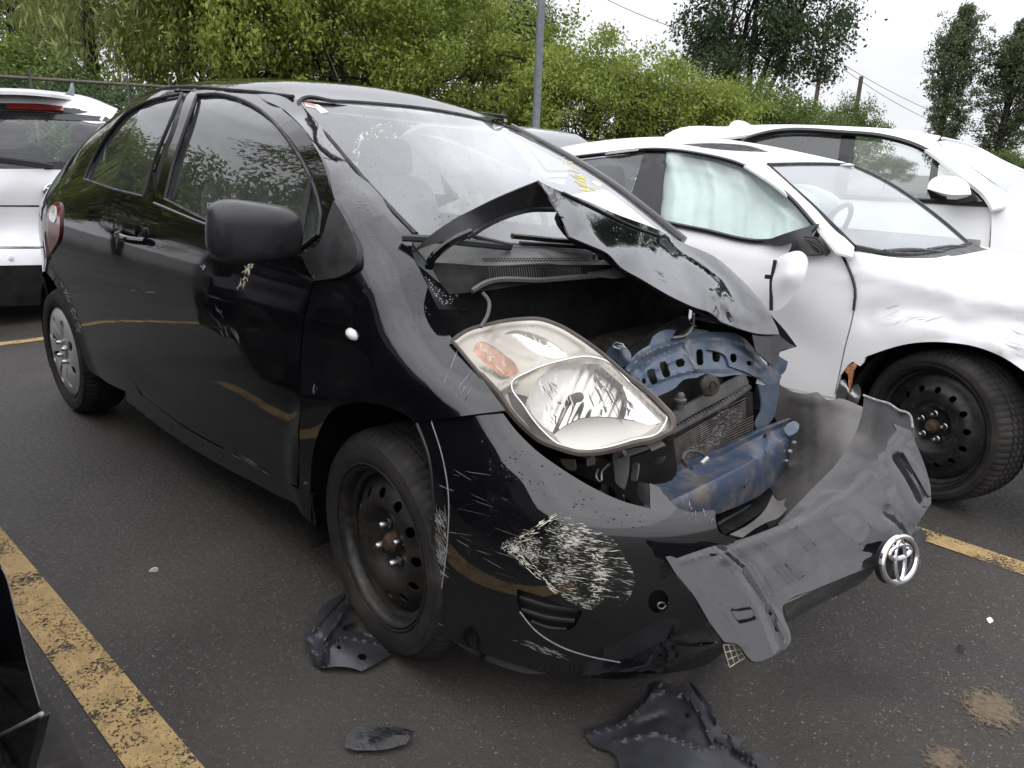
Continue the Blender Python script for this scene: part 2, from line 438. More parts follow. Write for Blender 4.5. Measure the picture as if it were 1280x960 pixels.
MT['lens_amber'] = simple('amber_lens', (0.50, 0.22, 0.12), 0.25, var=0.35, scale=60)
MT['lens_red'] = simple('red_lens', (0.13, 0.010, 0.012), 0.2, coat=1.0, var=0.2)
MT['lens_white'] = simple('clear_lens', (0.62, 0.60, 0.58), 0.18, coat=1.0, var=0.1)
MT['lamp_shell'] = simple('lamp_housing', (0.40, 0.385, 0.355), 0.30, metal=0.6, var=0.12, dirt=(0.32, 0.27, 0.22), dirt_amt=0.4)
MT['reflector'] = simple('lamp_reflector', (0.74, 0.75, 0.76), 0.17, metal=1.0, var=0.06)
MT['satin'] = simple('satin_reflector', (0.55, 0.55, 0.545), 0.3, metal=0.8, var=0.04, scale=4)
MT['lamp_black'] = simple('lamp_base', (0.06, 0.05, 0.042), 0.55, dirt=(0.22, 0.18, 0.14))
MT['cream'] = simple('scraped_cream_paint', (0.70, 0.66, 0.54), 0.7, var=0.15, scale=120)
MT['scuff'] = simple('scuffed_white', (0.26, 0.26, 0.27), 0.7, var=0.3, scale=120)
MT['white_scuff'] = simple('scuffed_white_paint', (0.56, 0.56, 0.565), 0.7, var=0.1)
MT['dropping'] = simple('dried_dirt', (0.42, 0.38, 0.30), 0.9, var=0.4, scale=120)
MT['wet_rough'] = simple('wet_black_plastic', (0.010, 0.010, 0.012), 0.25, var=0.5, scale=30, bump=0.9, bscale=70)
MT['blue_grey'] = simple('wet_grey_plastic', (0.034, 0.035, 0.040), 0.38, var=0.25, scale=14, bump=0.25, bscale=60, dirt=(0.02, 0.02, 0.022), dirt_amt=0.7)
MT['grit'] = simple('grit', (0.16, 0.145, 0.125), 0.9, var=0.5, scale=40)
MT['fabric'] = simple('grey_seat_fabric', (0.075, 0.075, 0.08), 0.9, bump=0.2, bscale=500, spec=0.1)
MT['beige'] = simple('beige_trim', (0.34, 0.335, 0.30), 0.85, spec=0.2)
MT['airbag'] = simple('airbag_cloth', (0.70, 0.765, 0.745), 0.85, var=0.06, scale=8, spec=0.1)
MT['sticker_red'] = simple('red_sticker', (0.62, 0.20, 0.17), 0.6)
MT['sticker_white'] = simple('white_sticker', (0.75, 0.70, 0.68), 0.6)
MT['crayon'] = simple('yellow_crayon', (0.62, 0.52, 0.16), 0.8)
MT['wire'] = simple('dark_wire', (0.02, 0.02, 0.02), 0.6)
MT['drop'] = paint('rain_drop_film', (0.005, 0.005, 0.006), 0.1, dust_amt=0.0)
MT['galv'] = simple('galvanised_pole', (0.17, 0.185, 0.20), 0.5, metal=0.4, var=0.15)
MT['wood'] = simple('weathered_pole_wood', (0.10, 0.07, 0.05), 0.85, var=0.3)
MT['fence'] = simple('green_fence_mesh', (0.03, 0.065, 0.05), 0.8, var=0.3)
MT['fence_rail'] = simple('fence_rail', (0.11, 0.092, 0.08), 0.7, metal=0.2)
MT['silver'] = paint('silver_paint', (0.30, 0.31, 0.33), 0.35, flake=0.4)
MT['red'] = paint('red_paint', (0.42, 0.06, 0.05), 0.35)
MT['plate'] = simple('plate_white', (0.7, 0.7, 0.72), 0.4)
MT['glass_ws'] = glass('windshield_glass', (0.80, 0.87, 0.85), 0.95, 0.10)
MT['glass_side'] = glass('side_glass', (0.90, 0.95, 0.91), 0.8, 0.03)
MT['glass_dark'] = glass('tinted_glass', (0.10, 0.11, 0.12), 1.0, 0.05)
MT['glass_sedan'] = glass('sedan_side_glass', (0.88, 0.945, 0.92), 0.75, 0.008)
MT['glass_white_ws'] = glass('sedan_windshield_glass', (0.66, 0.74, 0.73), 1.0, 0.13)
def lens_mat():
    t = NT('clouded_headlight_lens')
    tr = t.n('ShaderNodeBsdfTransparent'); tr.inputs[0].default_value = (0.95, 0.93, 0.89, 1)
    gl = t.n('ShaderNodeBsdfGlossy'); gl.inputs['Roughness'].default_value = 0.07
    fr = t.n('ShaderNodeFresnel'); gm = t.n('ShaderNodeNewGeometry'); t.l(t.ramp(gm.outputs['Backfacing'], 0, 1, 1.5, 1/1.5, False), fr.inputs[0])
    m1 = t.n('ShaderNodeMixShader'); t.l(t.math('MULTIPLY', fr.outputs[0], 1.3), m1.inputs[0]); t.l(tr.outputs[0], m1.inputs[1]); t.l(gl.outputs[0], m1.inputs[2])
    df = t.n('ShaderNodeBsdfDiffuse'); df.inputs[0].default_value = (0.72, 0.66, 0.56, 1)
    sp = t.n('ShaderNodeSeparateXYZ'); t.l(t.tc.outputs['Object'], sp.inputs[0])
    topy = t.ramp(sp.outputs[2], 0.74, 0.92, 0.03, 0.22)          # sun-yellowed along its upper edge
    f = t.math('MULTIPLY', topy, t.ramp(t.noise(14, 6, 0.6), 0.25, 0.75, 0.55, 1.25))
    m2 = t.n('ShaderNodeMixShader'); t.l(f, m2.inputs[0]); t.l(m1.outputs[0], m2.inputs[1]); t.l(df.outputs[0], m2.inputs[2])
    return t.done(m2.outputs[0])
MT['lens'] = lens_mat()
def asphalt_mat():
    t = NT('damp_asphalt')
    a = t.ramp(t.noise(0.9, 6, 0.6), 0.32, 0.68)
    c = t.mix(a, (0.036, 0.0315, 0.0275), (0.058, 0.052, 0.046))
    b = t.ramp(t.noise(240, 3, 0.6), 0.35, 0.72)
    c = t.mix(t.math('MULTIPLY', b, 0.42), c, (0.012, 0.010, 0.009))
    vo = t.n('ShaderNodeTexVoronoi'); vo.inputs['Scale'].default_value = 150.0; t.l(t.tc.outputs['Object'], vo.inputs['Vector'])
    sp = t.n('ShaderNodeSeparateColor'); t.l(vo.outputs['Color'], sp.inputs[0])
    chip = t.math('MULTIPLY', t.ramp(sp.outputs[0], 0.80, 0.97, 0, 1), t.ramp(vo.outputs['Distance'], 0.25, 0.5, 1, 0))
    chipc = t.mix(sp.outputs[1], (0.10, 0.088, 0.072), (0.26, 0.24, 0.21))
    c = t.mix(t.math('MULTIPLY', chip, 0.95), c, chipc)
    oil = t.ramp(t.noise(1.7, 5, 0.6, dist=0.6), 0.55, 0.72)
    c = t.mix(t.math('MULTIPLY', oil, 0.6), c, (0.019, 0.016, 0.014))
    dry = t.ramp(t.noise(0.45, 4, 0.6), 0.45, 0.65)
    c = t.mix(t.math('MULTIPLY', dry, 0.35), c, (0.085, 0.077, 0.067))
    rust = t.ramp(t.noise(2.9, 6, 0.65), 0.60, 0.78)
    c = t.mix(t.math('MULTIPLY', rust, 0.3), c, (0.085, 0.055, 0.035))
    r = t.math('SUBTRACT', t.ramp(t.noise(60, 4), 0.3, 0.7, 0.40, 0.64), t.math('MULTIPLY', oil, 0.14))
    hgt = t.math('ADD', t.math('MULTIPLY', t.noise(240, 4, 0.65), 1.0), t.math('MULTIPLY', t.noise(70, 3), 0.8))
    return t.done(t.pbsdf(Base_Color=c, Roughness=r, Normal=t.bump(hgt, 0.75, 0.006), Specular_IOR_Level=0.45))
MT['asphalt'] = asphalt_mat()
def line_mat(name, wear_lo, wear_hi, col=(0.44, 0.305, 0.13)):
    t = NT(name)
    w = t.math('ADD', t.math('MULTIPLY', t.noise(130, 6, 0.7), 0.6), t.math('MULTIPLY', t.noise(7, 4), 0.4))
    gap = t.ramp(w, wear_lo, wear_hi)
    c = t.mix(t.ramp(t.noise(20, 5), 0.3, 0.7), tuple(x*0.72 for x in col), col)
    c = t.mix(t.ramp(t.noise(180, 3), 0.55, 0.7, 0, 0.5), c, (0.12, 0.09, 0.05))
    bs = t.pbsdf(Base_Color=c, Roughness=0.75, Normal=t.bump(t.noise(220, 4, 0.65), 0.5, 0.005))
    tr = t.n('ShaderNodeBsdfTransparent')
    m = t.n('ShaderNodeMixShader'); t.l(gap, m.inputs[0]); t.l(bs, m.inputs[1]); t.l(tr.outputs[0], m.inputs[2])
    return t.done(m.outputs[0])
MT['line'] = line_mat('worn_yellow_paint', 0.51, 0.565)
def patch_mat(name, cx, cy, r, col=(0.15, 0.11, 0.068)):
    t = NT(name); sp = t.n('ShaderNodeSeparateXYZ'); t.l(t.tc.outputs['Object'], sp.inputs[0])
    dx = t.math('SUBTRACT', sp.outputs[0], cx); dy = t.math('SUBTRACT', sp.outputs[1], cy)
    d = t.math('SQRT', t.math('ADD', t.math('MULTIPLY', dx, dx), t.math('MULTIPLY', t.math('MULTIPLY', dy, dy), 0.6)))
    w = t.math('ADD', t.math('MULTIPLY', d, 0.55/r), t.math('MULTIPLY', t.noise(95, 6, 0.75), 0.75))
    gap = t.ramp(w, 0.50, 0.66)
    c = t.mix(t.ramp(t.noise(60, 5), 0.3, 0.7), tuple(x*0.6 for x in col), col)
    bs = t.pbsdf(Base_Color=c, Roughness=0.75, Normal=t.bump(t.noise(220, 4, 0.65), 0.5, 0.005)); tr = t.n('ShaderNodeBsdfTransparent')
    m = t.n('ShaderNodeMixShader'); t.l(gap, m.inputs[0]); t.l(bs, m.inputs[1]); t.l(tr.outputs[0], m.inputs[2])
    return t.done(m.outputs[0])
def scrape_mat(name, ax, along, across, lo, hi, col):
    '''paint rubbed off in streaks that run along one direction'''
    t = NT(name); a = np.array(ax, float); a /= np.linalg.norm(a); b = np.cross([0, 0, 1.0], a); b /= np.linalg.norm(b); c3 = np.cross(a, b)
    comb = t.n('ShaderNodeCombineXYZ')
    for k, (v, s) in enumerate(((a, along), (b, across), (c3, across))):
        dp = t.n('ShaderNodeVectorMath', operation='DOT_PRODUCT'); t.l(t.tc.outputs['Object'], dp.inputs[0]); dp.inputs[1].default_value = tuple(v*s); t.l(dp.outputs['Value'], comb.inputs[k])
    n1 = t.noise(1.0, 5, 0.7, vec=comb.outputs[0]); n2 = t.noise(16, 4, 0.6)
    f = t.ramp(t.math('ADD', t.math('MULTIPLY', n1, 0.62), t.math('MULTIPLY', n2, 0.38)), lo, hi)
    bs = t.pbsdf(Base_Color=t.mix(n2, tuple(x*0.8 for x in col), col), Roughness=0.7); tr = t.n('ShaderNodeBsdfTransparent')
    m = t.n('ShaderNodeMixShader'); t.l(f, m.inputs[0]); t.l(tr.outputs[0], m.inputs[1]); t.l(bs, m.inputs[2])
    return t.done(m.outputs[0])
MT['smear'] = scrape_mat('rubbed_paint', (0.66, 0.74, -0.10), 22, 420, 0.51, 0.60, (0.62, 0.60, 0.53))
MT['smear_soft'] = scrape_mat('scuffed_plastic', (0.8, 0.3, -0.5), 20, 380, 0.60, 0.74, (0.26, 0.26, 0.27))
def leaf_mat(name, a, b, trans=0.35):
    t = NT(name)
    oi = t.n('ShaderNodeObjectInfo')
    g = t.n('ShaderNodeNewGeometry')
    f = t.math('ADD', t.math('MULTIPLY', g.outputs['Random Per Island'], 0.6), t.math('MULTIPLY', t.ramp(t.noise(0.8, 3), 0.35, 0.65), 0.4))
    c = t.mix(f, a, b)
    d = t.n('ShaderNodeBsdfPrincipled'); t.l(c, d.inputs['Base Color']); d.inputs['Roughness'].default_value = 0.55; d.inputs['Specular IOR Level'].default_value = 0.3
    tl = t.n('ShaderNodeBsdfTranslucent'); t.l(c, tl.inputs[0])
    m = t.n('ShaderNodeMixShader'); m.inputs[0].default_value = trans; t.l(d.outputs[0], m.inputs[1]); t.l(tl.outputs[0], m.inputs[2])
    return t.done(m.outputs[0])
MT['leaf_bright'] = leaf_mat('spring_green_leaf', (0.115, 0.160, 0.022), (0.32, 0.37, 0.075))
MT['leaf_mid'] = leaf_mat('mid_green_leaf', (0.065, 0.105, 0.022), (0.15, 0.20, 0.05))
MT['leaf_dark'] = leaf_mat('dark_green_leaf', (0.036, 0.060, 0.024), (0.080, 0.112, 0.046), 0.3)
MT['leaf_poplar'] = leaf_mat('poplar_leaf', (0.085, 0.115, 0.055), (0.17, 0.20, 0.105))
MT['leaf_willow'] = leaf_mat('willow_leaf', (0.17, 0.205, 0.06), (0.32, 0.36, 0.13))
MT['bark'] = simple('bark', (0.035, 0.028, 0.022), 0.9, var=0.4, bump=0.4, bscale=30)
# ------------------------------------------------------------------ ground
def flat(name, poly, z, mat, h=None):
    o = mk(name, [(x, y, z) for x, y in poly], [tuple(range(len(poly)))], mat, None, smooth=False); return o
g = flat('ground', [(-400, -400), (400, -400), (400, 400), (-400, 400)], 0.0, MT['asphalt']); g['kind'] = 'structure'

# ------------------------------------------------------------------ the wrecked black hatchback: body surface (x forward, y left, z up, front axle at x = 0)
base_w = spline([0.12, 0.2, 0.27, 0.33, 0.45, 0.6, 0.75, 0.88, 0.96, 1.02, 1.08, 1.15, 1.25, 1.35, 1.45, 1.55],
                [0.770, 0.790, 0.808, 0.824, 0.838, 0.846, 0.847, 0.838, 0.822, 0.802, 0.778, 0.750, 0.710, 0.668, 0.622, 0.575])
roof_z = spline([-2.95, -2.85, -2.7, -2.5, -2.2, -1.8, -1.4, -1.05, -0.8, -0.6, 0.4], [0.98, 1.05, 1.16, 1.305, 1.438, 1.510, 1.510, 1.474, 1.436, 1.42, 1.42])
taper = spline([-3.05, -2.98, -2.9, -2.75, -2.5, -2.2, -1.9, 0.0, 0.2, 0.35, 0.5, 0.6, 0.75], [0.36, 0.24, 0.15, 0.07, 0.02, 0.004, 0, 0, 0.004, 0.022, 0.075, 0.14, 0.30])
def half_w(x, z):
    x = np.asarray(x, float); z = np.asarray(z, float)
    zr = roof_z(x)
    s = np.clip((z-0.85)/(zr-0.85), 0, 1)
    up_ = np.clip((z-0.95)/0.4, 0, 1)
    w = base_w(z)-taper(x)-0.12*up_*np.clip((-1.7-x)/1.0, 0, 1.3)
    # wheel arch lips
    for cx in (0.0, -2.46):
        d = np.hypot(x-cx, z-0.30)
        w = w+0.012*np.exp(-((d-0.37)/0.035)**2)*(z > 0.12)
    # shallow scallop along the doors
    w = w-0.012*np.exp(-((z-0.42)/0.08)**2)*np.exp(-((x+1.0)/0.6)**4)
    return np.maximum(w, 0.05)*np.sqrt(np.clip(1-s**14, 0.0004, 1))
def side_hit(P):
    r = rays(P); n = len(r)
    ts = np.linspace(0.5, 5.2, 340)
    X = CAM[None, None]+ts[None, :, None]*r[:, None]
    gg = X[..., 1]+half_w(X[..., 0], X[..., 2])
    pos = (gg > 0) & (X[..., 2] < roof_z(X[..., 0])); k = np.argmax(pos, 1); miss = ~pos.any(1)
    k = np.where(miss, np.argmax(gg, 1), np.maximum(k, 1))
    a, b = ts[k-1], ts[k]
    for _ in range(24):
        m = (a+b)/2; Y = CAM+m[:, None]*r; v = Y[:, 1]+half_w(Y[:, 0], Y[:, 2]) > 0
        b = np.where(v, m, b); a = np.where(v, a, m)
    return CAM+b[:, None]*r
def xz(pts):
    """photo outline -> (x, z) on the body side"""
    H = side_hit([p[:2] for p in pts])
    return [tuple([h[0], h[2]]+list(p[2:])) for h, p in zip(H, pts)]
def side(off=0.0):
    return lambda X: np.c_[X[:, 0], -half_w(X[:, 0], X[:, 1])-off, X[:, 1]]
car = empty('wrecked_hatchback', 'black three-door hatchback with crushed front end, torn bumper and buckled bonnet', 'car')
LEFT = 0.86; LEFT_B = 0.76
def mirror(o, name=None):
    c = o.copy(); COL.objects.link(c); c.scale = (1, -LEFT_B, 1); c.name = name or o.name.split('.')[0]
    c.parent = o.parent; return c

door_front = [(391, 352, 1), (380, 395), (374, 461), (372.5, 540), (371, 607, 1)]
door_out = door_front+[(364, 605), (296, 568), (230, 532), (178, 494, 1), (165, 470), (158, 430), (151, 370), (146, 310), (149, 285), (165, 268), (191, 254, 1), (204, 205), (222, 155), (237, 116), (252, 106, 1), (285, 107), (320, 115), (353, 137), (383, 167), (405, 206), (416, 246), (431, 278), (445, 322), (437, 338), (415, 347)]
door_win = [(207, 249, 1), (219, 200), (233, 158), (247, 119, 1), (275, 118), (300, 124), (325, 137), (345, 155), (366, 182), (385, 214), (398, 248), (402, 268, 1), (399, 293, 1), (370, 312), (330, 302), (258, 275)]
b = panel('door', xz(door_out), side(), MT['black'], car, h=0.022, thick=0.012, holes=[xz(door_win)], toward=(0, -1, 0))
door = b
def win(name, out, mat, parent, off=-0.010, h=0.02):
    return panel(name, xz(out), side(off), mat, parent, h=h, thick=0.0, toward=(0, -1, 0))
gw = win('door_window', door_win, MT['glass_side'], door)
def strip(name, px, w, mat, parent, off=0.004, lift=None, r=None, n=6, st=6):
    """slim moulding following a line on the body side"""
    c = curve(px, st, closed=False); H = side_hit(c) if lift is None else lift(c)
    H = H+np.array([0, -off, 0])
    mb = MB(); mb.tube(H, w if r is None else r, n); return mb.build(name, mat, parent)
strip('window_seal', door_win+[door_win[0]], 0.006, MT['seal'], door, off=0.002)
strip('division_bar', [(391, 222), (384, 255), (375, 305)], 0.008, MT['seal'], door, off=0.002)
strip('belt_moulding', [(195, 254), (255, 279), (330, 306), (372, 320)], 0.005, MT['plastic_gloss'], door, off=0.006)
# door handle in its bowl
hp = side_hit([(186, 293), (152, 296), (170, 296), (168, 312)])
def bowl(c, r, n_ax, mat, name, parent, depth=0.02):
    mb = MB(); mb.lathe([(r, 0.001), (r*0.94, 0.006), (r*0.6, depth), (0.001, depth*1.15)], 28, 'y'); o = mb.build(name, mat, parent); o.location = c; return o
bowl(side_hit([(176, 298)])[0]+np.array([0, -0.004, 0]), 0.044, None, MT['black'], 'handle_cup', door)
mb = MB(); q = side_hit([(153, 290), (160, 293), (168, 296), (176, 299), (184, 302)]); q[:, 1] -= [0.006, 0.034, 0.042, 0.038, 0.008]
mb.tube(np.array([curve(q[:, [0, 1]], 0.012, False)[:, 0], curve(q[:, [0, 1]], 0.012, False)[:, 1], np.interp(curve(q[:, [0, 1]], 0.012, False)[:, 0], q[:, 0], q[:, 2])]).T, 0.0125, 10)
mb.build('door_handle', MT['black'], door)

sill_out = [(150, 478, 1), (178, 496), (230, 535), (296, 571), (364, 608), (388, 618, 1), (394, 660, 1), (377, 643), (344, 619), (269, 579), (210, 542), (158, 502, 1)]
panel('side_sill', xz(sill_out), side(-0.004), MT['black'], car, h=0.025, thick=0.02, toward=(0, -1, 0))
fender_out = [(440, 289, 1), (455, 277), (479, 268, 1), (497, 287), (512, 310), (524, 336), (538, 366), (547, 389, 1), (553, 403), (568, 428), (600, 470), (632, 513, 1), (585, 519), (545, 525), (520, 528, 1), (510, 521), (498, 514), (471, 505), (439, 504), (419, 510), (403, 530), (392, 562), (388, 608), (389, 655, 1), (374, 640, 1), (374.5, 540), (376, 461), (382, 395), (393, 353, 1), (416, 348), (438, 339), (447, 323)]
FCTRL = []
fh = side_hit([p[:2] for p in fender_out])
_r = rays([p[:2] for p in fender_out])
tt = ((fh-CAM)*_r).sum(1)/(_r*_r).sum(1)
for p, t in zip(fender_out, tt):
    if p[0] < 470 or p[1] > 500: FCTRL.append((p[0], p[1], 't', t))
for p in [(430, 420), (470, 420), (470, 360), (430, 380), (500, 440), (440, 470), (540, 480)]:
    h_ = side_hit([p])[0]; FCTRL.append((p[0], p[1], 'y', h_[1]))
FCTRL += [(479, 268, 'y', -0.672), (512, 310, 'y', -0.69), (547, 389, 'y', -0.70), (568, 428, 'y', -0.725), (600, 470, 'y', -0.745), (632, 513, 'y', -0.75)]
fender_lift = depth_lift(FCTRL, 1e-1)
fender = panel('front_fender', fender_out, fender_lift, MT['black'], car, h=7, thick=0.008)
# side repeater
rp = fender_lift(np.array([[441.0, 418.0]]))[0]
mb = MB(); mb.lathe([(0.001, -0.014), (0.012, -0.012), (0.019, -0.006), (0.0215, 0.001)], 24, 'y'); o = mb.build('side_repeater', MT['lens_white'], fender); o.location = rp; o.scale = (1.0, 1, 0.62); o.rotation_euler = (0.1, 0.35, 0.12)

# rear quarter with the small side window
qp_px = [(191, 254, 1), (165, 268), (149, 285), (146, 310), (151, 370), (158, 430), (165, 470), (176, 494, 1)]
q_edge = [(x+0.004, z) for x, z, *c in [tuple(list(t)[:2]) for t in xz(qp_px)]]
q_win_px = [(106, 224, 1), (116, 200), (138, 164), (160, 140), (185, 127), (228, 117, 1), (210, 160), (190, 210), (180, 246, 1), (140, 236)]
qx = xz(qp_px); qx[0] = qx[0][:2]
lipc = [(-2.46+0.372*math.cos(a), 0.30+0.372*math.sin(a)) for a in np.linspace(rad(8), rad(180), 15)]
top_x = np.linspace(-2.9, -1.22, 9)
def rail_z(x, w=0.575):
    lo, hi = np.full_like(x, 1.0), roof_z(x)
    for _ in range(30):
        m = (lo+hi)/2; v = half_w(x, m) > w
        lo = np.where(v, m, lo); hi = np.where(v, hi, m)
    return lo
RAILW = spline([-3, -2.9, -2.7, -2.4, -1.8, -1.0, -0.7], [0.38, 0.41, 0.47, 0.52, 0.565, 0.575, 0.55])
rz = rail_z(top_x, RAILW(top_x))
B_top = xz([(240, 106)])[0]
quarter = qx+[(-1.75, 0.285), (-2.02, 0.275)]+[(-2.46+0.372*math.cos(a), 0.30+0.372*math.sin(a)) for a in np.linspace(rad(-2), rad(182), 17)]+[(-2.93, 0.30), (-2.99, 0.45), (-3.0, 0.70), (-2.985, 0.88)]+[(x, z) for x, z in zip(top_x, rz)]+[(B_top[0]-0.02, B_top[1])]
quarter = [tuple(list(p)+[1]) if i in (0, 7) else p for i, p in enumerate([tuple(p[:2]) for p in quarter])]
qp = panel('quarter_panel', quarter, side(), MT['black'], car, h=0.03, thick=0.012, holes=[xz(q_win_px)], toward=(0, -1, 0))
qg = win('quarter_window', q_win_px, MT['glass_side'], qp)
strip('quarter_seal', q_win_px+[q_win_px[0]], 0.006, MT['seal'], qp, off=0.001)
# tail lamp wrapped round the corner
tl = panel('tail_lamp', xz([(64, 258, 1), (74, 251), (78, 262), (77, 288), (68, 312), (60, 322, 1), (60, 290)]), side(0.008), MT['lens_red'], car, h=0.02, thick=0.02, toward=(0, -1, 0))
panel('reversing_lens', xz([(65, 262), (73, 262), (73, 272), (65, 272)]), side(0.011), MT['lens_white'], tl, h=0.02, thick=0.005, toward=(0, -1, 0))

# roof skin, pillar and windshield
def roofz(X):
    x = X[:, 0]; y = np.where(X[:, 1] > 0, X[:, 1]/LEFT, -X[:, 1])
    f = np.clip((x+1.2)/0.5, 0, 1); return rail_z(x, np.maximum(y, 0.03))-f*f*(3-2*f)*(0.010+0.042*np.clip(1-(y/0.52)**2, 0, 1))
rl = [(x, -RAILW(x)) for x in np.linspace(-1.0, -2.7, 8)]
head = [(-0.90, -0.555, 1), (-0.815, -0.50), (-0.735, -0.25), (-0.70, -0.03), (-0.73, 0.20), (-0.81, 0.42), (-0.9, 0.475, 1)]
roof_out = head[::-1]+rl+[(-2.83, -0.45, 1), (-2.86, 0.0), (-2.83, 0.39, 1)]+[(x, LEFT*RAILW(x)) for x in np.linspace(-2.7, -1.0, 8)]
roof = panel('roof', roof_out, lambda X: np.c_[X, roofz(X)], MT['black'], car, h=0.05, thick=0.01, toward=(0, 0, 1))
for s_ in (-1, 1):
    xs = np.linspace(-2.72, -0.83, 30); ww = RAILW(xs)*(0.955-0.05*np.clip((xs+1.15)/0.3, 0, 1))
    mb = MB(); zz = rail_z(xs, ww)
    mb.tube(np.c_[xs, s_*ww*(1 if s_ < 0 else LEFT), zz+0.0005], 0.006, 6); mb.build('roof_moulding', MT['seal'], roof)
mb = MB(); mb.tube([(-1.35, 0.02, 1.48), (-1.45, 0.02, 1.62)], [0.0022, 0.0015], 6); mb.lathe([(0.012, 0), (0.008, 0.02)], 12, 'z', (-1.35, 0.02, 1.475)); mb.build('aerial', MT['wire'], roof)
WSC = [(373, 126, 'y', -0.50), (410, 170, 'y', -0.535), (450, 217, 'y', -0.575), (487, 258, 'y', -0.615), (520, 291, 'y', -0.65),
       (471, 129, 'y', -0.26), (550, 137, 'y', -0.03), (600, 148, 'y', 0.2), (634, 158, 'y', 0.42), (760, 228, 'y', 0.49), (845, 295, 'y', 0.55),
       (640, 304, 'x', 0.07), (740, 312, 'x', 0.12), (600, 215, 'y', -0.30)]
ws_lift = depth_lift(WSC, 1e-3)
ws_out = [(373, 126, 1), (420, 126), (471, 129), (550, 138), (600, 148), (634, 158, 1), (700, 191), (760, 228), (805, 262), (850, 299, 1), (740, 316), (640, 308), (570, 303), (518, 292, 1), (487, 258), (450, 217), (410, 170)]
wsh = panel('windshield', ws_out, ws_lift, MT['glass_ws'], car, h=14, thick=0.0)
strip('windshield_seal', [(520, 293), (487, 259), (450, 218), (410, 171), (374, 127), (420, 127), (471, 130), (550, 139), (600, 149), (634, 159), (700, 192), (760, 229), (805, 263), (850, 300)], 0.007, MT['seal'], wsh, off=0.0, lift=ws_lift)
pil_out = [(318, 108, 1), (345, 110), (373, 125, 1), (410, 169), (450, 216), (487, 257), (515, 287), (514, 314, 1), (497, 290), (479, 270, 1), (455, 278), (440, 290, 1), (433, 279), (418, 247), (407, 206), (385, 167), (355, 137), (322, 117)]
PC = [c for c in WSC[:5]]
for p in [(285, 107), (320, 114), (353, 136), (383, 166), (405, 206), (417, 247), (433, 279), (440, 290)]:
    h_ = side_hit([p])[0]; PC.append((p[0], p[1], 'y', h_[1]))
PC += [(479, 268, 'y', -0.672), (512, 310, 'y', -0.69), (430, 215, 'y', -0.64), (380, 147, 'y', -0.565), (460, 250, 'y', -0.68)]
pil_lift = depth_lift(PC, 1e-3)
pillar = panel('windshield_pillar', pil_out, pil_lift, MT['black'], car, h=8, thick=0.01)
# black corner garnish and door mirror
gar_out = [(417, 250, 1), (433, 277), (446, 316), (443, 333), (428, 344), (394, 351, 1), (385, 338), (376, 318, 1), (398, 305), (404, 293, 1), (410, 270)]
GC = []
for p in [(417, 250), (433, 277), (446, 318), (428, 344), (394, 351), (376, 318), (404, 293), (420, 310)]:
    h_ = side_hit([p])[0]; GC.append((p[0], p[1], 'y', h_[1]-0.012))
gar_lift = depth_lift(GC, 1e-3)
garn = panel('mirror_base', gar_out, gar_lift, MT['plastic'], door, h=6, thick=0.02)
def superq(a, b, c, e1, e2, n=32, m=20):
    th = np.linspace(-np.pi/2, np.pi/2, m); ph = np.linspace(-np.pi, np.pi, n, endpoint=False)
    f = lambda w, e: np.sign(w)*np.abs(w)**e
    T, Pp = np.meshgrid(th, ph, indexing='ij')
    X = np.stack([a*f(np.sin(T), e1), b*f(np.cos(T), e1)*f(np.cos(Pp), e2), c*f(np.cos(T), e1)*f(np.sin(Pp), e2)], -1)
    F = [(i*n+j, i*n+(j+1) % n, (i+1)*n+(j+1) % n, (i+1)*n+j) for i in range(m-1) for j in range(n)]
    return X.reshape(-1, 3), F
V, F = superq(0.062, 0.110, 0.070, 0.62, 0.52)
V[:, 0] = np.where(V[:, 0] < 0, V[:, 0]*0.45, V[:, 0]*(1-1.2*(V[:, 1]/0.11*0.28)**2))
V[:, 2] *= 1-0.18*np.clip(-V[:, 1]/0.11, -1, 1)*-1*0.6
V[:, 0] -= 0.10*np.clip(-V[:, 1], 0, 1)
mir = mk('door_mirror', V, F, MT['mirror_shell'], car); mir.location = (-0.285, -0.945, 1.056); mir.rotation_euler = (rad(-3), rad(6), rad(-6))
mb = MB(); mb.box((0, 0, 0), (0.006, 0.19, 0.115)); o = mb.build('mirror_glass', MT['chrome'], mir); o.location = (-0.031, -0.004, 0)
arm = [at(352, 314, 'y', -0.875), at(372, 319, 'y', -0.84), at(392, 328, 'y', -0.80)]
mb = MB(); mb.tube(np.array(arm), [0.022, 0.026, 0.034], 12); mb.build('mirror_arm', MT['plastic'], mir).matrix_parent_inverse = Matrix.Identity(4)

panel('centre_pillar', xz([(182, 247, 1), (196, 255, 1), (208, 252), (226, 190), (248, 116), (243, 108, 1), (227, 112, 1), (208, 160), (192, 208)]), side(-0.014), MT['plastic'], car, h=0.03, thick=0.01, toward=(0, -1, 0))
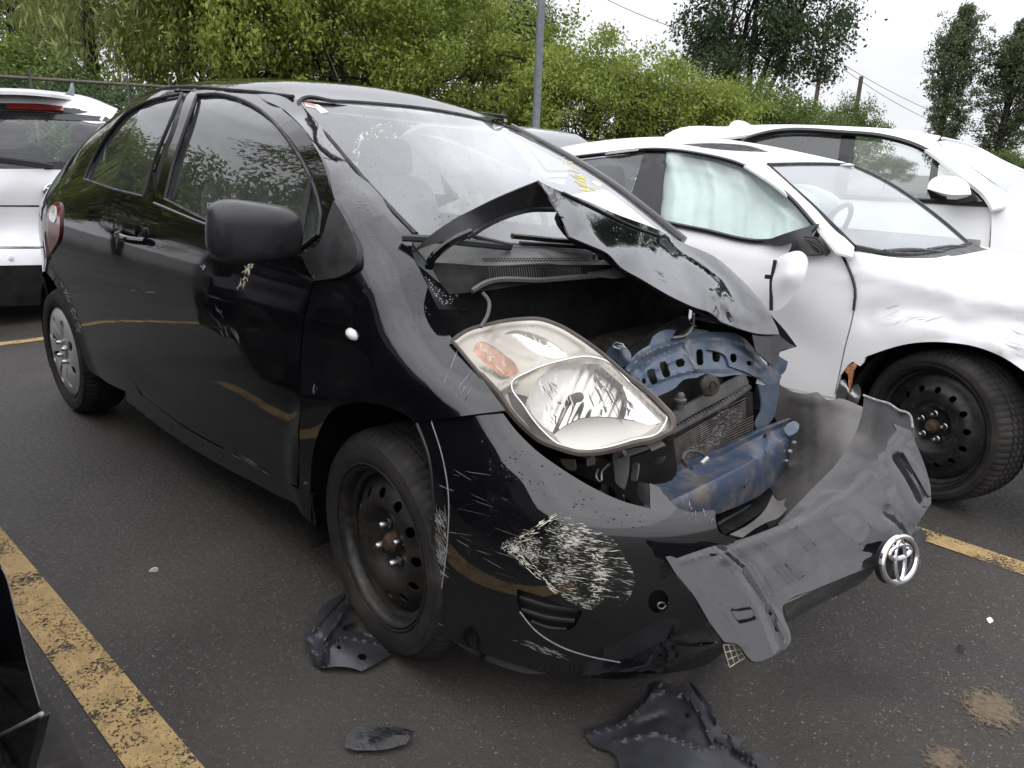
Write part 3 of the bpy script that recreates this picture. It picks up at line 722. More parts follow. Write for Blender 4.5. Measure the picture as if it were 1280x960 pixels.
# ------------------------------------------------------------------ wheels
def tyre_profile(R, rr, w):
    """outer sidewall at y=0, tread towards +y"""
    p = [(rr-0.004, 0.014), (rr+0.004, 0.004), (rr+0.02, -0.004), (rr+(R-rr)*0.45, -0.010), (rr+(R-rr)*0.72, -0.007), (R-0.022, 0.002), (R-0.012, 0.010), (R-0.006, 0.020)]
    tr = []
    gs = [0.2, 0.4, 0.6, 0.8]
    x0, x1 = 0.026, w-0.026
    tr.append((R-0.004, x0))
    for g_ in gs:
        c = x0+(x1-x0)*g_
        tr += [(R-0.001, c-0.0055), (R-0.008, c-0.004), (R-0.008, c+0.004), (R-0.001, c+0.0055)]
    tr.append((R-0.004, x1))
    p += tr
    p += [(R-0.006, w-0.020), (R-0.02, w-0.004), (rr+(R-rr)*0.5, w+0.008), (rr, w-0.012)]
    return p
def make_wheel(parent, c, R, rr, w, style, rot=(0, 0, 0), holes=12, hole_r=0.0135, hole_R=0.139, tag_spin=0.0, rim_mat='rim_steel', disc_in=0.038):
    wh = bpy.data.objects.new('wheel', None); COL.objects.link(wh); wh.parent = parent; wh.location = c; wh.rotation_euler = rot
    mb = MB(); pf = tyre_profile(R, rr, w); n0 = 6
    mb.lathe(pf, 216, 'y', dip=lambda i, j: np.where((i % 3 == 0) & (j >= 5) & (j <= len(pf)-4), 0.0045, 0.0)*np.where((j == 5) | (j == len(pf)-4), 0.4, 1))
    # raised lettering ring and rib on the sidewall
    t = mb.build('tyre', MT['rubber'], wh, angle=28)
    mb = MB()
    for rr_ in (rr+0.012, rr+(R-rr)*0.55): mb.tube(np.array([(rr_*math.cos(a), -0.0075 if rr_ > rr+0.02 else -0.003, rr_*math.sin(a)) for a in np.linspace(0, 2*math.pi, 97)[:-1]]), 0.0022, 5, closed=True)
    mb.build('sidewall_rib', MT['rubber'], t)
    mb = MB()
    if style == 'steel':
        mb.lathe([(rr+0.001, 0.012), (rr+0.006, 0.004), (rr+0.004, -0.001), (rr-0.002, 0.003), (rr-0.008, 0.014), (rr-0.011, 0.03), (rr-0.022, 0.036), (rr-0.026, 0.055), (rr-0.03, 0.11), (rr-0.026, w-0.03), (rr, w-0.02)], 96, 'y')
        rim = mb.build('rim', MT[rim_mat], wh, angle=40)
        ro = rr-0.024
        prof = spline([0.0, 0.03, 0.055, 0.066, 0.085, 0.105, 0.125, hole_R, hole_R+0.018, ro-0.006, ro], [disc_in+0.022, disc_in+0.022, disc_in+0.022, disc_in+0.020, disc_in+0.004, disc_in-0.010, disc_in-0.012, disc_in-0.006, disc_in+0.006, disc_in+0.018, disc_in+0.022])
        circ = lambda r, n, cx=0, cy=0: np.array([(cx+r*math.cos(a), cy+r*math.sin(a)) for a in np.linspace(0, 2*math.pi, n, endpoint=False)])
        hl = [circ(hole_r, 14, hole_R*math.cos(a), hole_R*math.sin(a)) for a in np.linspace(0, 2*math.pi, holes, endpoint=False)+tag_spin]
        P, T = tri2d(circ(ro, 90), hl+[circ(0.026, 20)], 0.0105)
        r_ = np.hypot(P[:, 0], P[:, 1])
        shell('disc', np.c_[P[:, 0], prof(r_), P[:, 1]], T, MT[rim_mat], rim, 0.004, toward=(0, -1, 0))
        mb = MB(); mb.lathe([(rr-0.03, w*0.55), (0.001, w*0.55)], 40, 'y'); mb.build('brake_backing', MT['dark'], wh)
        mb = MB(); mb.lathe([(0.001, disc_in-0.006), (0.016, disc_in-0.006), (0.019, disc_in), (0.026, disc_in+0.006), (0.028, disc_in+0.03)], 20, 'y'); mb.build('hub', MT['rust'], wh)
    else:
        mb.lathe([(rr+0.001, 0.012), (rr+0.005, 0.003), (rr-0.002, 0.003), (rr-0.012, 0.02), (rr-0.02, 0.06), (rr-0.02, w-0.03)], 96, 'y')
        rim = mb.build('rim', MT['rim_steel'], wh, angle=40)
        prof = spline([0.0, 0.03, 0.06, 0.10, 0.15, rr-0.012, rr-0.001], [0.006, 0.006, 0.002, -0.008, -0.010, 0.0, 0.004])
        circ = lambda r, n: np.array([(r*math.cos(a), r*math.sin(a)) for a in np.linspace(0, 2*math.pi, n, endpoint=False)])
        hl = []
        for k in range(8):
            a0 = 2*math.pi*k/8+tag_spin; pts = []
            for (u, v) in [(0.075, -0.02), (0.10, -0.10), (0.135, -0.16), (0.165, -0.14), (0.172, -0.02), (0.160, 0.10), (0.125, 0.10), (0.090, 0.08)]:
                tw = (u-0.075)*2.6
                pts.append((u*math.cos(a0+v+tw), u*math.sin(a0+v+tw)))
            hl.append(curve(pts, 0.008))
        P, T = tri2d(circ(rr-0.002, 90), hl, 0.010)
        r_ = np.hypot(P[:, 0], P[:, 1])
        cap = shell('wheel_cover', np.c_[P[:, 0], prof(r_), P[:, 1]], T, MT['hubcap'], wh, 0.010, toward=(0, -1, 0))
        mb = MB(); mb.lathe([(0.001, -0.004), (0.026, -0.003), (0.030, 0.002), (0.031, 0.01)], 28, 'y'); mb.build('centre_cap', MT['hubcap'], cap)
        mb = MB(); mb.lathe([(rr-0.014, 0.05), (0.001, 0.05)], 40, 'y'); mb.build('brake_backing', MT['dark'], wh)
    return wh
def lug_nuts(wh, n, r, y, spin=0.4):
    for k in range(n):
        a = 2*math.pi*k/n+spin
        mb = MB(); c = (r*math.cos(a), 0, r*math.sin(a))
        mb.lathe([(0.001, y-0.030), (0.006, y-0.029), (0.0095, y-0.024), (0.0105, y-0.006), (0.013, y-0.004), (0.013, y)], 12, 'y', c)
        mb.build('lug_nut', MT['nut'], wh)
fw = make_wheel(car, (0.0, -0.815, 0.297), 0.299, 0.203, 0.185, 'steel', rot=(0, 0, rad(-6)), holes=12, tag_spin=0.1, disc_in=0.027)
lug_nuts(fw, 4, 0.050, 0.047, 0.5)
rw = make_wheel(car, (-2.46, -0.815, 0.297), 0.299, 0.206, 0.185, 'cover', tag_spin=0.2)
lug_nuts(rw, 4, 0.048, 0.008, 0.5)
for s_ in (-2.46,):
    c = rw.copy(); COL.objects.link(c); c.location = (s_, 0.70, 0.297); c.rotation_euler = (0, 0, math.pi)
    for ch in rw.children:
        if ch.name.startswith(('tyre', 'rim', 'wheel_cover')):
            d = ch.copy(); COL.objects.link(d); d.parent = c
# wheel housings and floor, dark
for cx, r_, y0, y1 in ((0.0, 0.385, -0.80, -0.42), (-2.46, 0.38, -0.80, -0.42)):
    a = np.linspace(rad(-25), rad(205), 30)
    mb = MB(); mb.sheet(np.array([[(cx+r_*math.cos(t), y, 0.30+r_*math.sin(t)) for t in a] for y in np.linspace(y0, y1, 4)]))
    mb.sheet(np.array([[(cx+k*r_*math.cos(t), y1, 0.30+k*r_*math.sin(t)) for t in a] for k in (0.01, 0.5, 1.0)]))
    mb.build('wheel_housing', MT['dark'], car)
mb = MB(); mb.box((-1.25, -0.02, 0.24), (2.0, 1.4, 0.06)); mb.box((-2.7, -0.02, 0.32), (0.4, 1.1, 0.1)); mb.build('floor_pan', MT['dark'], car)
# ------------------------------------------------------------------ front bumper, as a curved surface with a soft edge at mid height
plan_w = spline([0.10, 0.2, 0.3, 0.42, 0.54, 0.64, 0.72, 0.77, 0.80, 0.83], [0.842, 0.842, 0.840, 0.822, 0.775, 0.695, 0.590, 0.460, 0.30, 0.02])
back_dx = spline([0.08, 0.14, 0.2, 0.28, 0.38, 0.46, 0.52, 0.56, 0.60, 0.66, 0.72, 0.78, 0.86], [0.16, 0.105, 0.06, 0.025, 0.0, 0.0, 0.005, 0.02, 0.05, 0.10, 0.155, 0.215, 0.30])
def bump_w(x, z):
    w = plan_w(np.maximum(x, 0.10)+back_dx(z)*np.clip((x-0.05)/0.35, 0.15, 1))
    # pressed-in swoosh below the fog lamp
    w = w-0.008*np.exp(-((z-(0.20+0.16*(x-0.62)))/0.035)**2)*np.clip((x-0.42)/0.1, 0, 1)
    return w
def hit(P, fn, t0=0.5, t1=3.2, n=260):
    r = rays(P); ts = np.linspace(t0, t1, n)
    X = CAM[None, None]+ts[None, :, None]*r[:, None]
    pos = X[..., 1]+fn(X[..., 0], X[..., 2]) > 0
    k = np.maximum(np.argmax(pos, 1), 1); k = np.where(pos.any(1), k, n-1)
    a, b = ts[k-1], ts[k]
    for _ in range(24):
        m = (a+b)/2; Y = CAM+m[:, None]*r; v = Y[:, 1]+fn(Y[:, 0], Y[:, 2]) > 0
        b = np.where(v, m, b); a = np.where(v, a, m)
    return CAM+b[:, None]*r
bump_lift = lambda X: hit(X, bump_w)
bump_out = [(521, 528, 1), (539, 525.5), (585, 520.5), (628, 516, 1), (644, 537), (669, 562), (702, 586), (740, 609), (777, 626), (813, 636, 1), (812, 604, 1), (818, 606), (825, 609.5, 1), (829, 617), (834, 621, 1), (840, 630), (848, 635, 1), (858, 639), (872, 641, 1), (880, 638), (894, 638, 1), (895, 654), (899, 665), (921, 673, 1), (905, 700), (903, 760), (907, 813, 1), (888, 828), (834, 842), (780, 849), (735, 847), (690, 841), (640, 829), (590, 811), (560, 797), (536, 779, 1), (534, 747), (539, 702), (542, 661), (541, 612), (535, 567)]
fog_out = [(646, 736, 1), (648, 759), (665, 780), (695, 790), (717, 785), (728, 764, 1), (710, 759), (676, 745)]
tow = [(823+13*math.cos(a), 752+15*math.sin(a)) for a in np.linspace(0, 2*math.pi, 12, endpoint=False)]
intake = [(842, 806, 1), (854, 795), (878, 787, 1), (890, 796), (900, 803, 1), (870, 808)]
bumper = panel('front_bumper', bump_out, bump_lift, MT['black_front'], car, h=7, thick=0.004, holes=[fog_out, tow, intake])
def pushed(lift, d):
    """same sheet moved away from (d > 0) or towards the viewer side along its line of sight"""
    def f(X):
        A = lift(X); v = A-CAM; return A+v/np.linalg.norm(v, axis=1)[:, None]*d
    return f
fg = panel('fog_lamp_blank', [(643, 732, 1), (644, 762), (664, 785), (695, 796), (722, 790), (734, 762, 1), (710, 752), (676, 738)], pushed(bump_lift, 0.03), MT['plastic'], bumper, h=7, thick=0.004)
for k, (a, b_) in enumerate([((650, 747), (722, 763)), ((652, 762), (718, 776)), ((664, 777), (708, 787))]):
    mb = MB(); mb.tube(pushed(bump_lift, 0.016)(curve([a, ((a[0]+b_[0])/2, (a[1]+b_[1])/2+3), b_], 8, False)), 0.005, 6); mb.build('fog_blank_rib', MT['plastic'], fg)
panel('tow_eye_cup', [(823+17*math.cos(a), 752+19*math.sin(a)) for a in np.linspace(0, 2*math.pi, 12, endpoint=False)], pushed(bump_lift, 0.035), MT['dark'], bumper, h=7, thick=0.004)
mb = MB(); mb.tube(pushed(bump_lift, 0.012)(np.array([(827+5*math.cos(a), 757+4*math.sin(a)) for a in np.linspace(0, 5.5, 14)])), 0.002, 6); mb.build('tow_eye', MT['alu'], bumper)
panel('lower_intake', [(835, 812, 1), (848, 790), (880, 780, 1), (908, 806, 1), (870, 816)], pushed(bump_lift, 0.05), MT['grey_plastic'], bumper, h=7, thick=0.004)
# folded lip at the wheel arch
arch_in = [(539, 526), (552, 567), (560, 612), (559, 680), (552, 736)]
mb = MB(); mb.tube(bump_lift(curve(arch_in, 8, False)), 0.0015, 6); mb.build('arch_crease', MT['scuff'], bumper)
mb = MB(); mb.tube(bump_lift(curve([(521, 529), (535, 567), (541, 612), (542, 661), (539, 702), (534, 747), (536, 779)], 8, False)), 0.004, 6); mb.build('arch_edge', MT['plastic'], bumper)
mb = MB(); mb.tube(pushed(bump_lift, -0.001)(curve([(650, 765), (667, 786), (700, 808), (735, 820), (775, 828)], 6, False)), 0.0016, 5); mb.build('swoosh_edge', MT['scuff'], bumper)
# lower valance tongue under the bumper
panel('lower_valance', [(560, 797, 1), (600, 815), (650, 833), (682, 842, 1), (660, 842), (632, 835), (600, 822)], depth_lift([(560, 797, 'z', 0.155), (682, 842, 'z', 0.15), (632, 838, 'z', 0.13), (600, 815, 'z', 0.15), (650, 833, 'z', 0.15)]), MT['grey_plastic'], bumper, h=6, thick=0.004)
# scrapes
sc1 = [(626, 684), (650, 668), (680, 652), (694, 641), (720, 650), (752, 666), (768, 676), (782, 700), (793, 720), (790, 740), (775, 757), (758, 748), (740, 762), (722, 757), (702, 745), (690, 728), (672, 712), (655, 694)]
panel('rubbed_patch', sc1, pushed(bump_lift, -0.0012), MT['smear'], bumper, h=7, thick=0.0)
panel('scuffed_patch', [(600, 600), (640, 640), (660, 690), (640, 735), (590, 700), (562, 640), (560, 590)], pushed(bump_lift, -0.0010), MT['smear_soft'], bumper, h=9, thick=0.0)
streaks('paint_scrape', sc1, bump_lift, MT['cream'], bumper, 110, 9, 17, 0.55, seed=3, jit=0.13, weight=lambda X: 0.25+0.75*(np.sin(X[:, 1]*0.55+X[:, 0]*0.05)*0.5+0.5)*(0.4+0.6*(np.sin(X[:, 0]*0.11+1.0)*0.5+0.5)))
streaks('paint_scrape', [(626, 684), (652, 668), (690, 643), (700, 645), (668, 670), (640, 690)], bump_lift, MT['cream'], bumper, 40, -24, 15, 1.0, seed=5)
streaks('paint_scrape', [(626, 683), (640, 686), (668, 708), (700, 742), (692, 742), (660, 712)], bump_lift, MT['cream'], bumper, 60, 36, 13, 1.1, seed=6)
streaks('paint_scrape', [(738, 690), (752, 690), (760, 720), (748, 755), (735, 758), (742, 725)], bump_lift, MT['cream'], bumper, 60, 30, 9, 1.2, seed=8, jit=0.6)
streaks('edge_scuff', [(543, 640), (558, 640), (557, 690), (552, 735), (546, 700)], bump_lift, MT['scuff'], bumper, 90, 62, 24, 0.8, seed=9, jit=0.25)
streaks('edge_scuff', [(542, 570), (560, 575), (640, 610), (650, 730), (560, 690)], bump_lift, MT['scuff'], bumper, 18, 20, 38, 0.4, seed=10, jit=0.12)
streaks('edge_scuff', [(640, 800), (660, 802), (705, 818), (702, 824), (668, 812)], bump_lift, MT['scuff'], bumper, 30, 18, 20, 0.9, seed=11)
streaks('edge_scuff', [(533, 772), (545, 776), (550, 780), (540, 782)], bump_lift, MT['scuff'], bumper, 10, 25, 12, 0.8, seed=12)
streaks('edge_scuff', [(842, 621), (890, 641), (894, 652), (865, 650)], bump_lift, MT['scuff'], bumper, 16, 85, 7, 0.8, seed=13)

# ------------------------------------------------------------------ torn middle fascia with the badge
bl = bump_lift(np.array([(846.0, 706), (867, 744), (905, 802), (930, 815)]))
FT = [(837, 698, 1.42), (846, 697, 1.43), (843, 715, 1.405), (867, 744, 1.385), (888, 779, 1.365), (905, 802, 1.355), (930, 812, 1.365), (953, 825, 1.375), (985, 805, 1.43), (979, 757, 1.49),
      (890, 683, 1.51), (930, 672, 1.58), (970, 655, 1.66), (1018, 627, 1.77), (1046, 615, 1.81), (1068, 600, 1.86), (1097, 570, 1.92), (1118, 532, 1.97), (1138, 538, 1.95), (1158, 588, 1.88), (1163, 628, 1.83), (1140, 664, 1.76), (1097, 704, 1.66), (1018, 737, 1.55),
      (1010, 680, 1.635), (1070, 640, 1.735), (1110, 610, 1.81)]
fas_base = depth_lift([(a, b_, 't', c) for a, b_, c in FT], 6e-2)
def segd(X, pl):
    pl = np.array(pl, float); d = np.full(len(X), 1e9)
    for a, b_ in zip(pl[:-1], pl[1:]):
        ab = b_-a; t = np.clip(((X-a)@ab)/(ab@ab), 0, 1); d = np.minimum(d, np.linalg.norm(X-a-t[:, None]*ab, axis=1))
    return d
def folded(lift, folds):
    """creases: (polyline, width, height towards the viewer)"""
    def f(X):
        X = np.atleast_2d(X)[:, :2]; A = lift(X); v = CAM-A; v /= np.linalg.norm(v, axis=1)[:, None]
        h = np.zeros(len(X))
        for pl, w, k in folds: h += k*np.clip(1-segd(X, pl)/w, 0, 1)
        return A+v*h[:, None]
    return f
FF = [([(850, 703), (885, 693), (925, 684), (1000, 655), (1070, 610), (1108, 572)], 4, 0.006), ([(868, 700), (900, 760), (930, 808)], 5, 0.005), ([(1000, 660), (1030, 690), (1040, 725)], 14, 0.008), ([(950, 690), (985, 730)], 12, -0.008), ([(890, 684), (925, 712), (955, 760), (975, 812)], 9, 0.014), ([(905, 680), (940, 712), (968, 765), (985, 800)], 8, -0.010),
      ([(1097, 570), (1115, 590), (1140, 640), (1163, 628)], 20, 0.012), ([(1122, 572), (1140, 600), (1160, 640)], 9, -0.016), ([(1130, 566), (1150, 596), (1162, 618)], 7, 0.012),
      ([(1060, 640), (1100, 665), (1118, 660)], 26, 0.014), ([(1110, 640), (1126, 652), (1136, 668)], 11, -0.022), ([(985, 735), (1040, 700), (1085, 690)], 34, -0.014), ([(900, 700), (960, 675), (1040, 640), (1100, 585), (1130, 545)], 9, 0.006), ([(1010, 690), (1060, 660)], 26, -0.010)]
fas_lift = folded(fas_base, FF)
fas_out = [(832, 696, 1), (838, 695), (846, 698, 1), (868, 690), (890, 683), (930, 673), (960, 662), (998, 644), (1018, 627), (1036, 616), (1047, 615, 1), (1058, 608), (1068, 602, 1), (1068, 596, 1), (1085, 582), (1097, 574, 1), (1097, 567, 1), (1107, 564, 1), (1111, 550), (1121, 538, 1), (1116, 529, 1), (1125, 533), (1138, 538, 1), (1147, 559), (1158, 588), (1163, 608), (1164, 629, 1), (1150, 650), (1140, 668), (1128, 690), (1097, 705, 1), (1076, 713), (1018, 737), (985, 751), (979, 757), (980, 772), (987, 788), (989, 801, 1), (983, 810), (975, 817, 1), (962, 822), (953, 826, 1), (942, 827), (932, 818), (924, 807), (905, 802, 1), (888, 779), (867, 744), (844, 716, 1), (838, 706)]
fascia = panel('bumper_fascia', fas_out, fas_lift, MT['black_fascia'], car, h=4, thick=0.004); sharp(fascia, 34)
# dark inner face folding back below its lower edge
panel('fascia_underside', [(979, 756, 1), (1018, 738), (1076, 714), (1098, 705, 1), (1085, 722), (1060, 738), (1020, 757), (985, 778, 1)], depth_lift([(979, 756, 't', 1.50), (1018, 738, 't', 1.56), (1098, 705, 't', 1.67), (985, 778, 't', 1.66), (1060, 738, 't', 1.80), (1020, 757, 't', 1.72)]), MT['grey_plastic'], fascia, h=8, thick=0.003)
# badge: three linked ovals on a dark round base, tilted with the fascia
bc = CAM+1.672*rays([(1118, 698)])[0]
view = CAM-bc; view /= np.linalg.norm(view)
bn = np.array([0.97, -0.30, 0.25]); bn /= np.linalg.norm(bn)
bup = np.array([-0.13, 0.10, 1.0]); bup -= bn*(bup@bn); bup /= np.linalg.norm(bup); bri = np.cross(bup, bn)
def oval(cx, cy, a, b_, n=56): return [(cx+a*math.cos(t), cy+b_*math.sin(t)) for t in np.linspace(0, 2*math.pi, n, endpoint=False)]
def badge_tube(pts, r, h=0.0, flat_=0.6):
    return np.array([bc+bri*u+bup*v+bn*h for u, v in pts])
badge = MB()
for (cx, cy, a, b_, r) in ((0, 0, 0.060, 0.051, 0.0070), (0, 0.018, 0.037, 0.0145, 0.0062), (0, -0.001, 0.0170, 0.0470, 0.0062)):
    badge.tube(badge_tube(oval(cx, cy, a, b_), r, 0.012), r, 8, closed=True)
bg_ = badge.build('badge', MT['chrome'], fascia)
mb = MB(); D = np.array([bc+bri*u+bup*v for u, v in oval(0, 0, 0.058, 0.049)]); D2 = np.array([bc+bri*u+bup*v-bn*0.009 for u, v in oval(0, -0.006, 0.058, 0.053)])
mb.add(np.r_[D, D2, [bc, bc-bn*0.009]], [(i, (i+1) % 56, 112) for i in range(56)]+[(56+i, (56+(i+1) % 56), (i+1) % 56, i) for i in range(56)]+[(56+(i+1) % 56, 56+i, 113) for i in range(56)])
mb.build('badge_base', MT['plastic'], bg_)
# broken clip under the badge
panel('broken_clip', [(1138, 668, 1), (1152, 660, 1), (1158, 674), (1150, 685, 1), (1136, 684, 1)], depth_lift([(1138, 668, 't', 1.86), (1158, 672, 't', 1.90), (1145, 685, 't', 1.88)]), MT['grey_plastic'], fascia, h=6, thick=0.01)
# square mesh scrap hanging at the bottom
mb = MB(); q = np.array([(904, 806), (923, 806), (931, 822), (912, 834)], float)
mesh_l = depth_lift([(904, 806, 't', 1.38), (931, 822, 't', 1.40), (912, 834, 't', 1.39), (923, 806, 't', 1.385)])
for k in range(4):
    f = k/3
    mb.tube(mesh_l(np.array([q[0]*(1-f)+q[1]*f, q[3]*(1-f)+q[2]*f])), 0.0011, 5); mb.tube(mesh_l(np.array([q[0]*(1-f)+q[3]*f, q[1]*(1-f)+q[2]*f])), 0.0011, 5)
mb.build('mesh_scrap', MT['dropping'], fascia)
# inner side of the far bumper corner, and the loose wheel liner
panel('far_bumper_corner', [(1080, 495, 1), (1095, 501), (1111, 506), (1136, 517, 1), (1142, 536), (1140, 560), (1110, 590), (1080, 615), (1030, 640), (990, 660), (972, 655, 1), (990, 637), (1018, 608), (1047, 578), (1070, 540), (1077, 520)], folded(depth_lift([(1080, 495, 't', 2.10), (1136, 517, 't', 2.02), (1140, 560, 't', 1.98), (1080, 615, 't', 1.90), (990, 660, 't', 1.76), (972, 655, 't', 1.80), (1018, 608, 't', 1.98), (1070, 540, 't', 2.10), (1090, 560, 't', 2.06)]), [([(1095, 505), (1085, 560), (1040, 610)], 14, -0.01)]), MT['grey_plastic'], car, h=9, thick=0.004)
mb = MB(); mb.tube(depth_lift([(1080, 495, 't', 2.095), (1136, 517, 't', 2.015), (1142, 536, 't', 2.0)])(curve([(1079, 494), (1095, 500), (1112, 505), (1124, 513), (1136, 517), (1141, 535)], 5, False)), 0.0035, 6); mb.build('torn_edge', MT['scuff'], bumper)
liner_l = folded(depth_lift([(985, 487, 't', 2.62), (1040, 497, 't', 2.42), (1080, 508, 't', 2.35), (1070, 540, 't', 2.25), (1020, 608, 't', 2.15), (985, 640, 't', 2.1), (960, 655, 't', 2.15), (975, 560, 't', 2.55), (1030, 550, 't', 2.3), (1000, 590, 't', 2.3)]), [([(1002, 500), (1006, 550), (1000, 615)], 3.5, 0.012), ([(1018, 500), (1024, 560), (1016, 610)], 3.5, 0.012), ([(1034, 505), (1040, 550), (1035, 590)], 4, -0.008), ([(1055, 508), (1058, 540), (1048, 570)], 3.5, 0.008), ([(990, 495), (1040, 503), (1076, 515)], 6, 0.015)])
panel('wheel_liner', [(962, 470, 1), (985, 487), (1010, 492), (1022, 490), (1034, 500), (1048, 498), (1079, 509, 1), (1075, 530), (1050, 575), (1020, 609), (988, 640), (962, 660, 1), (950, 640), (965, 590), (975, 540), (960, 500)], liner_l, MT['liner'], car, h=7, thick=0.004)
panel('liner_clip_strip', [(1003, 632, 1), (1012, 620), (1033, 604, 1), (1035, 608, 1), (1014, 627)], pushed(liner_l, -0.02), MT['lamp_shell'], car, h=6, thick=0.004)

# ------------------------------------------------------------------ blue bumper beam
def poly3(px, ax):
    return np.array([at(p[0], p[1], ax, p[2]) for p in px])
def resample3(P, n):
    d = np.r_[0, np.cumsum(np.linalg.norm(np.diff(P, axis=0), axis=1))]; t = np.linspace(0, d[-1], n)
    return np.c_[[np.interp(t, d, P[:, i]) for i in range(3)]].T
b0 = resample3(poly3([(800, 607, .47), (814, 602, .475), (859, 585, .48), (900, 570, .48), (949, 545, .47), (967, 538, .455), (990, 529, .43)], 'x'), 40)
b1 = resample3(poly3([(800, 640, .555), (838, 628, .565), (885, 605, .575), (925, 585, .57), (945, 573, .56), (952, 571, .548), (988, 545, .49)], 'x'), 40)
b2 = resample3(poly3([(800, 668, .565), (842, 657, .575), (896, 643, .582), (922, 633, .58), (949, 620, .565), (967, 605, .545), (985, 583, .50)], 'x'), 40)
b0u = b0+np.array([0.0, 0.0, 0.016]); b0v = b0+np.array([-0.012, 0, 0.018])
mid = b0*0.45+b1*0.55-np.array([0, 0, 0.006])
dent = np.exp(-((np.arange(40)-29.5)/1.6)**2)[:, None]*np.array([-0.018, 0, -0.006])
rows = [b0v, b0u, b0, mid+dent*0.5, b1-np.array([0.004, 0, 0])+dent, b1+dent+np.array([0.002, 0, -0.006]), (b1+b2)/2+np.array([0.004, 0, 0])+dent*0.5, b2, b2-np.array([0.03, 0, 0.004])]
G = np.array(rows)
mb = MB(); mb.sheet(G); beam = mb.build('bumper_beam', MT['beam_blue'], car, angle=40); solid(beam, 0.003, -1)
panel('beam_end_tab', [(986, 545, 1), (980, 538), (984, 530), (992, 526, 1), (999, 530), (996, 540)], depth_lift([(986, 545, 'x', 0.50), (984, 530, 'x', 0.47), (998, 531, 'x', 0.50)]), MT['blue'], beam, h=5, thick=0.006)
for (px_, py_, r_) in ((929, 608, 2.6),):
    c = at(px_, py_, 'x', 0.5805); mb = MB(); mb.lathe([(0.001, 0.004), (0.0055, 0.004)], 14, 'x', c); mb.build('beam_hole', MT['dark'], beam)
for (px_, py_) in ((864, 587), (907, 572), (956, 545)):
    c = at(px_, py_, 'x', 0.487); mb = MB(); mb.box(c, (0.004, 0.012, 0.010)); mb.build('beam_notch', MT['dark'], beam)
for (px_, py_) in ((991, 553), (981, 576), (986, 564)):
    c = at(px_, py_, 'x', 0.51); mb = MB(); mb.lathe([(0.001, 0.012), (0.006, 0.011), (0.007, 0.0)], 8, 'x', c); mb.build('beam_bolt', MT['alu'], beam)

# ------------------------------------------------------------------ radiator support arch with slots
arch_out = [(781, 461, 1), (788, 450), (795, 442), (812, 431, 1), (816, 421, 1), (824, 415), (834, 412), (845, 413, 1), (838, 425, 1), (848, 424), (856, 423, 1), (862, 416), (885, 415), (906, 415), (922, 418), (943, 436), (955, 453), (972, 464, 1), (977, 471, 1), (973, 478), (959, 482, 1), (950, 474), (937, 470), (915, 469), (902, 471), (882, 467, 1), (871, 472, 1), (854, 475), (845, 484), (821, 496, 1), (808, 486), (797, 477)]
arch_l = folded(depth_lift([(781, 461, 'x', .37), (812, 431, 'x', .36), (834, 412, 'x', .34), (862, 416, 'x', .345), (906, 415, 'x', .345), (943, 436, 'x', .36), (977, 471, 'x', .37), (959, 482, 'x', .40), (915, 469, 'x', .42), (871, 472, 'x', .425), (821, 496, 'x', .43), (797, 477, 'x', .40), (870, 440, 'x', .385), (830, 455, 'x', .395), (910, 445, 'x', .385)], 1e-3),
    [([(786, 463), (800, 447), (818, 437), (840, 430), (870, 424), (905, 423), (930, 432), (955, 458)], 5, 0.020), ([(800, 462), (815, 448), (840, 438), (852, 430)], 4, -0.014), ([(858, 432), (864, 448), (870, 462)], 5, 0.022), ([(905, 430), (915, 436), (950, 462)], 4, 0.016), ([(808, 482), (835, 470), (870, 462), (915, 462)], 4, 0.014), ([(805, 470), (822, 459), (845, 449)], 4, 0.010), ([(880, 433), (905, 431), (925, 440)], 3.5, -0.010), ([(795, 470), (812, 490)], 4, 0.012)])
def slot(cx, cy, w, h_, ang):
    c, s = math.cos(rad(ang)), math.sin(rad(ang)); q = [(-w/2, -h_/2+w*.4), (-w*.3, -h_/2), (w*.3, -h_/2), (w/2, -h_/2+w*.4), (w/2, h_/2-w*.4), (w*.3, h_/2), (-w*.3, h_/2), (-w/2, h_/2-w*.4)]
    return [(cx+x*c-y*s, cy+x*s+y*c, 1) for x, y in q]
slots = [slot(815.5, 471, 10, 20, -20), slot(831.5, 462, 10, 21, -18), slot(850.5, 453.5, 13, 10, -15), slot(875, 446.5, 9, 20, -3), slot(895.5, 444, 10, 17, 0), slot(917, 447.5, 8, 11, -10), slot(936, 454, 8, 6, 25), slot(805, 476, 5, 7, -20)]
arch = panel('radiator_support', arch_out, arch_l, MT['blue'], car, h=3.0, thick=0.003, holes=slots); sharp(arch, 28)
panel('support_post', [(948, 480, 1), (960, 482), (975, 476, 1), (972, 500), (967, 522), (950, 541, 1), (945, 535), (952, 510)], folded(depth_lift([(948, 480, 'x', .40), (975, 476, 'x', .38), (967, 522, 'x', .42), (950, 541, 'x', .44), (952, 510, 'x', .42)]), [([(962, 480), (960, 535)], 6, 0.012)]), MT['blue'], arch, h=5, thick=0.004)
panel('latch_bracket', [(960, 444, 1), (968, 440), (975, 446), (985, 452, 1), (980, 466), (972, 470), (962, 458)], depth_lift([(960, 444, 'x', .36), (985, 452, 'x', .36), (972, 470, 'x', .37)]), MT['blue'], arch, h=5, thick=0.006)
panel('bracket_flange', [(884, 436, 1), (912, 432), (925, 440), (955, 462), (962, 470, 1), (950, 472), (930, 464), (912, 458, 1), (908, 446)], pushed(arch_l, -0.018), MT['blue'], arch, h=4, thick=0.004, holes=[slot(917, 447.5, 9, 11, -10), slot(937, 454, 8, 6, 25)])
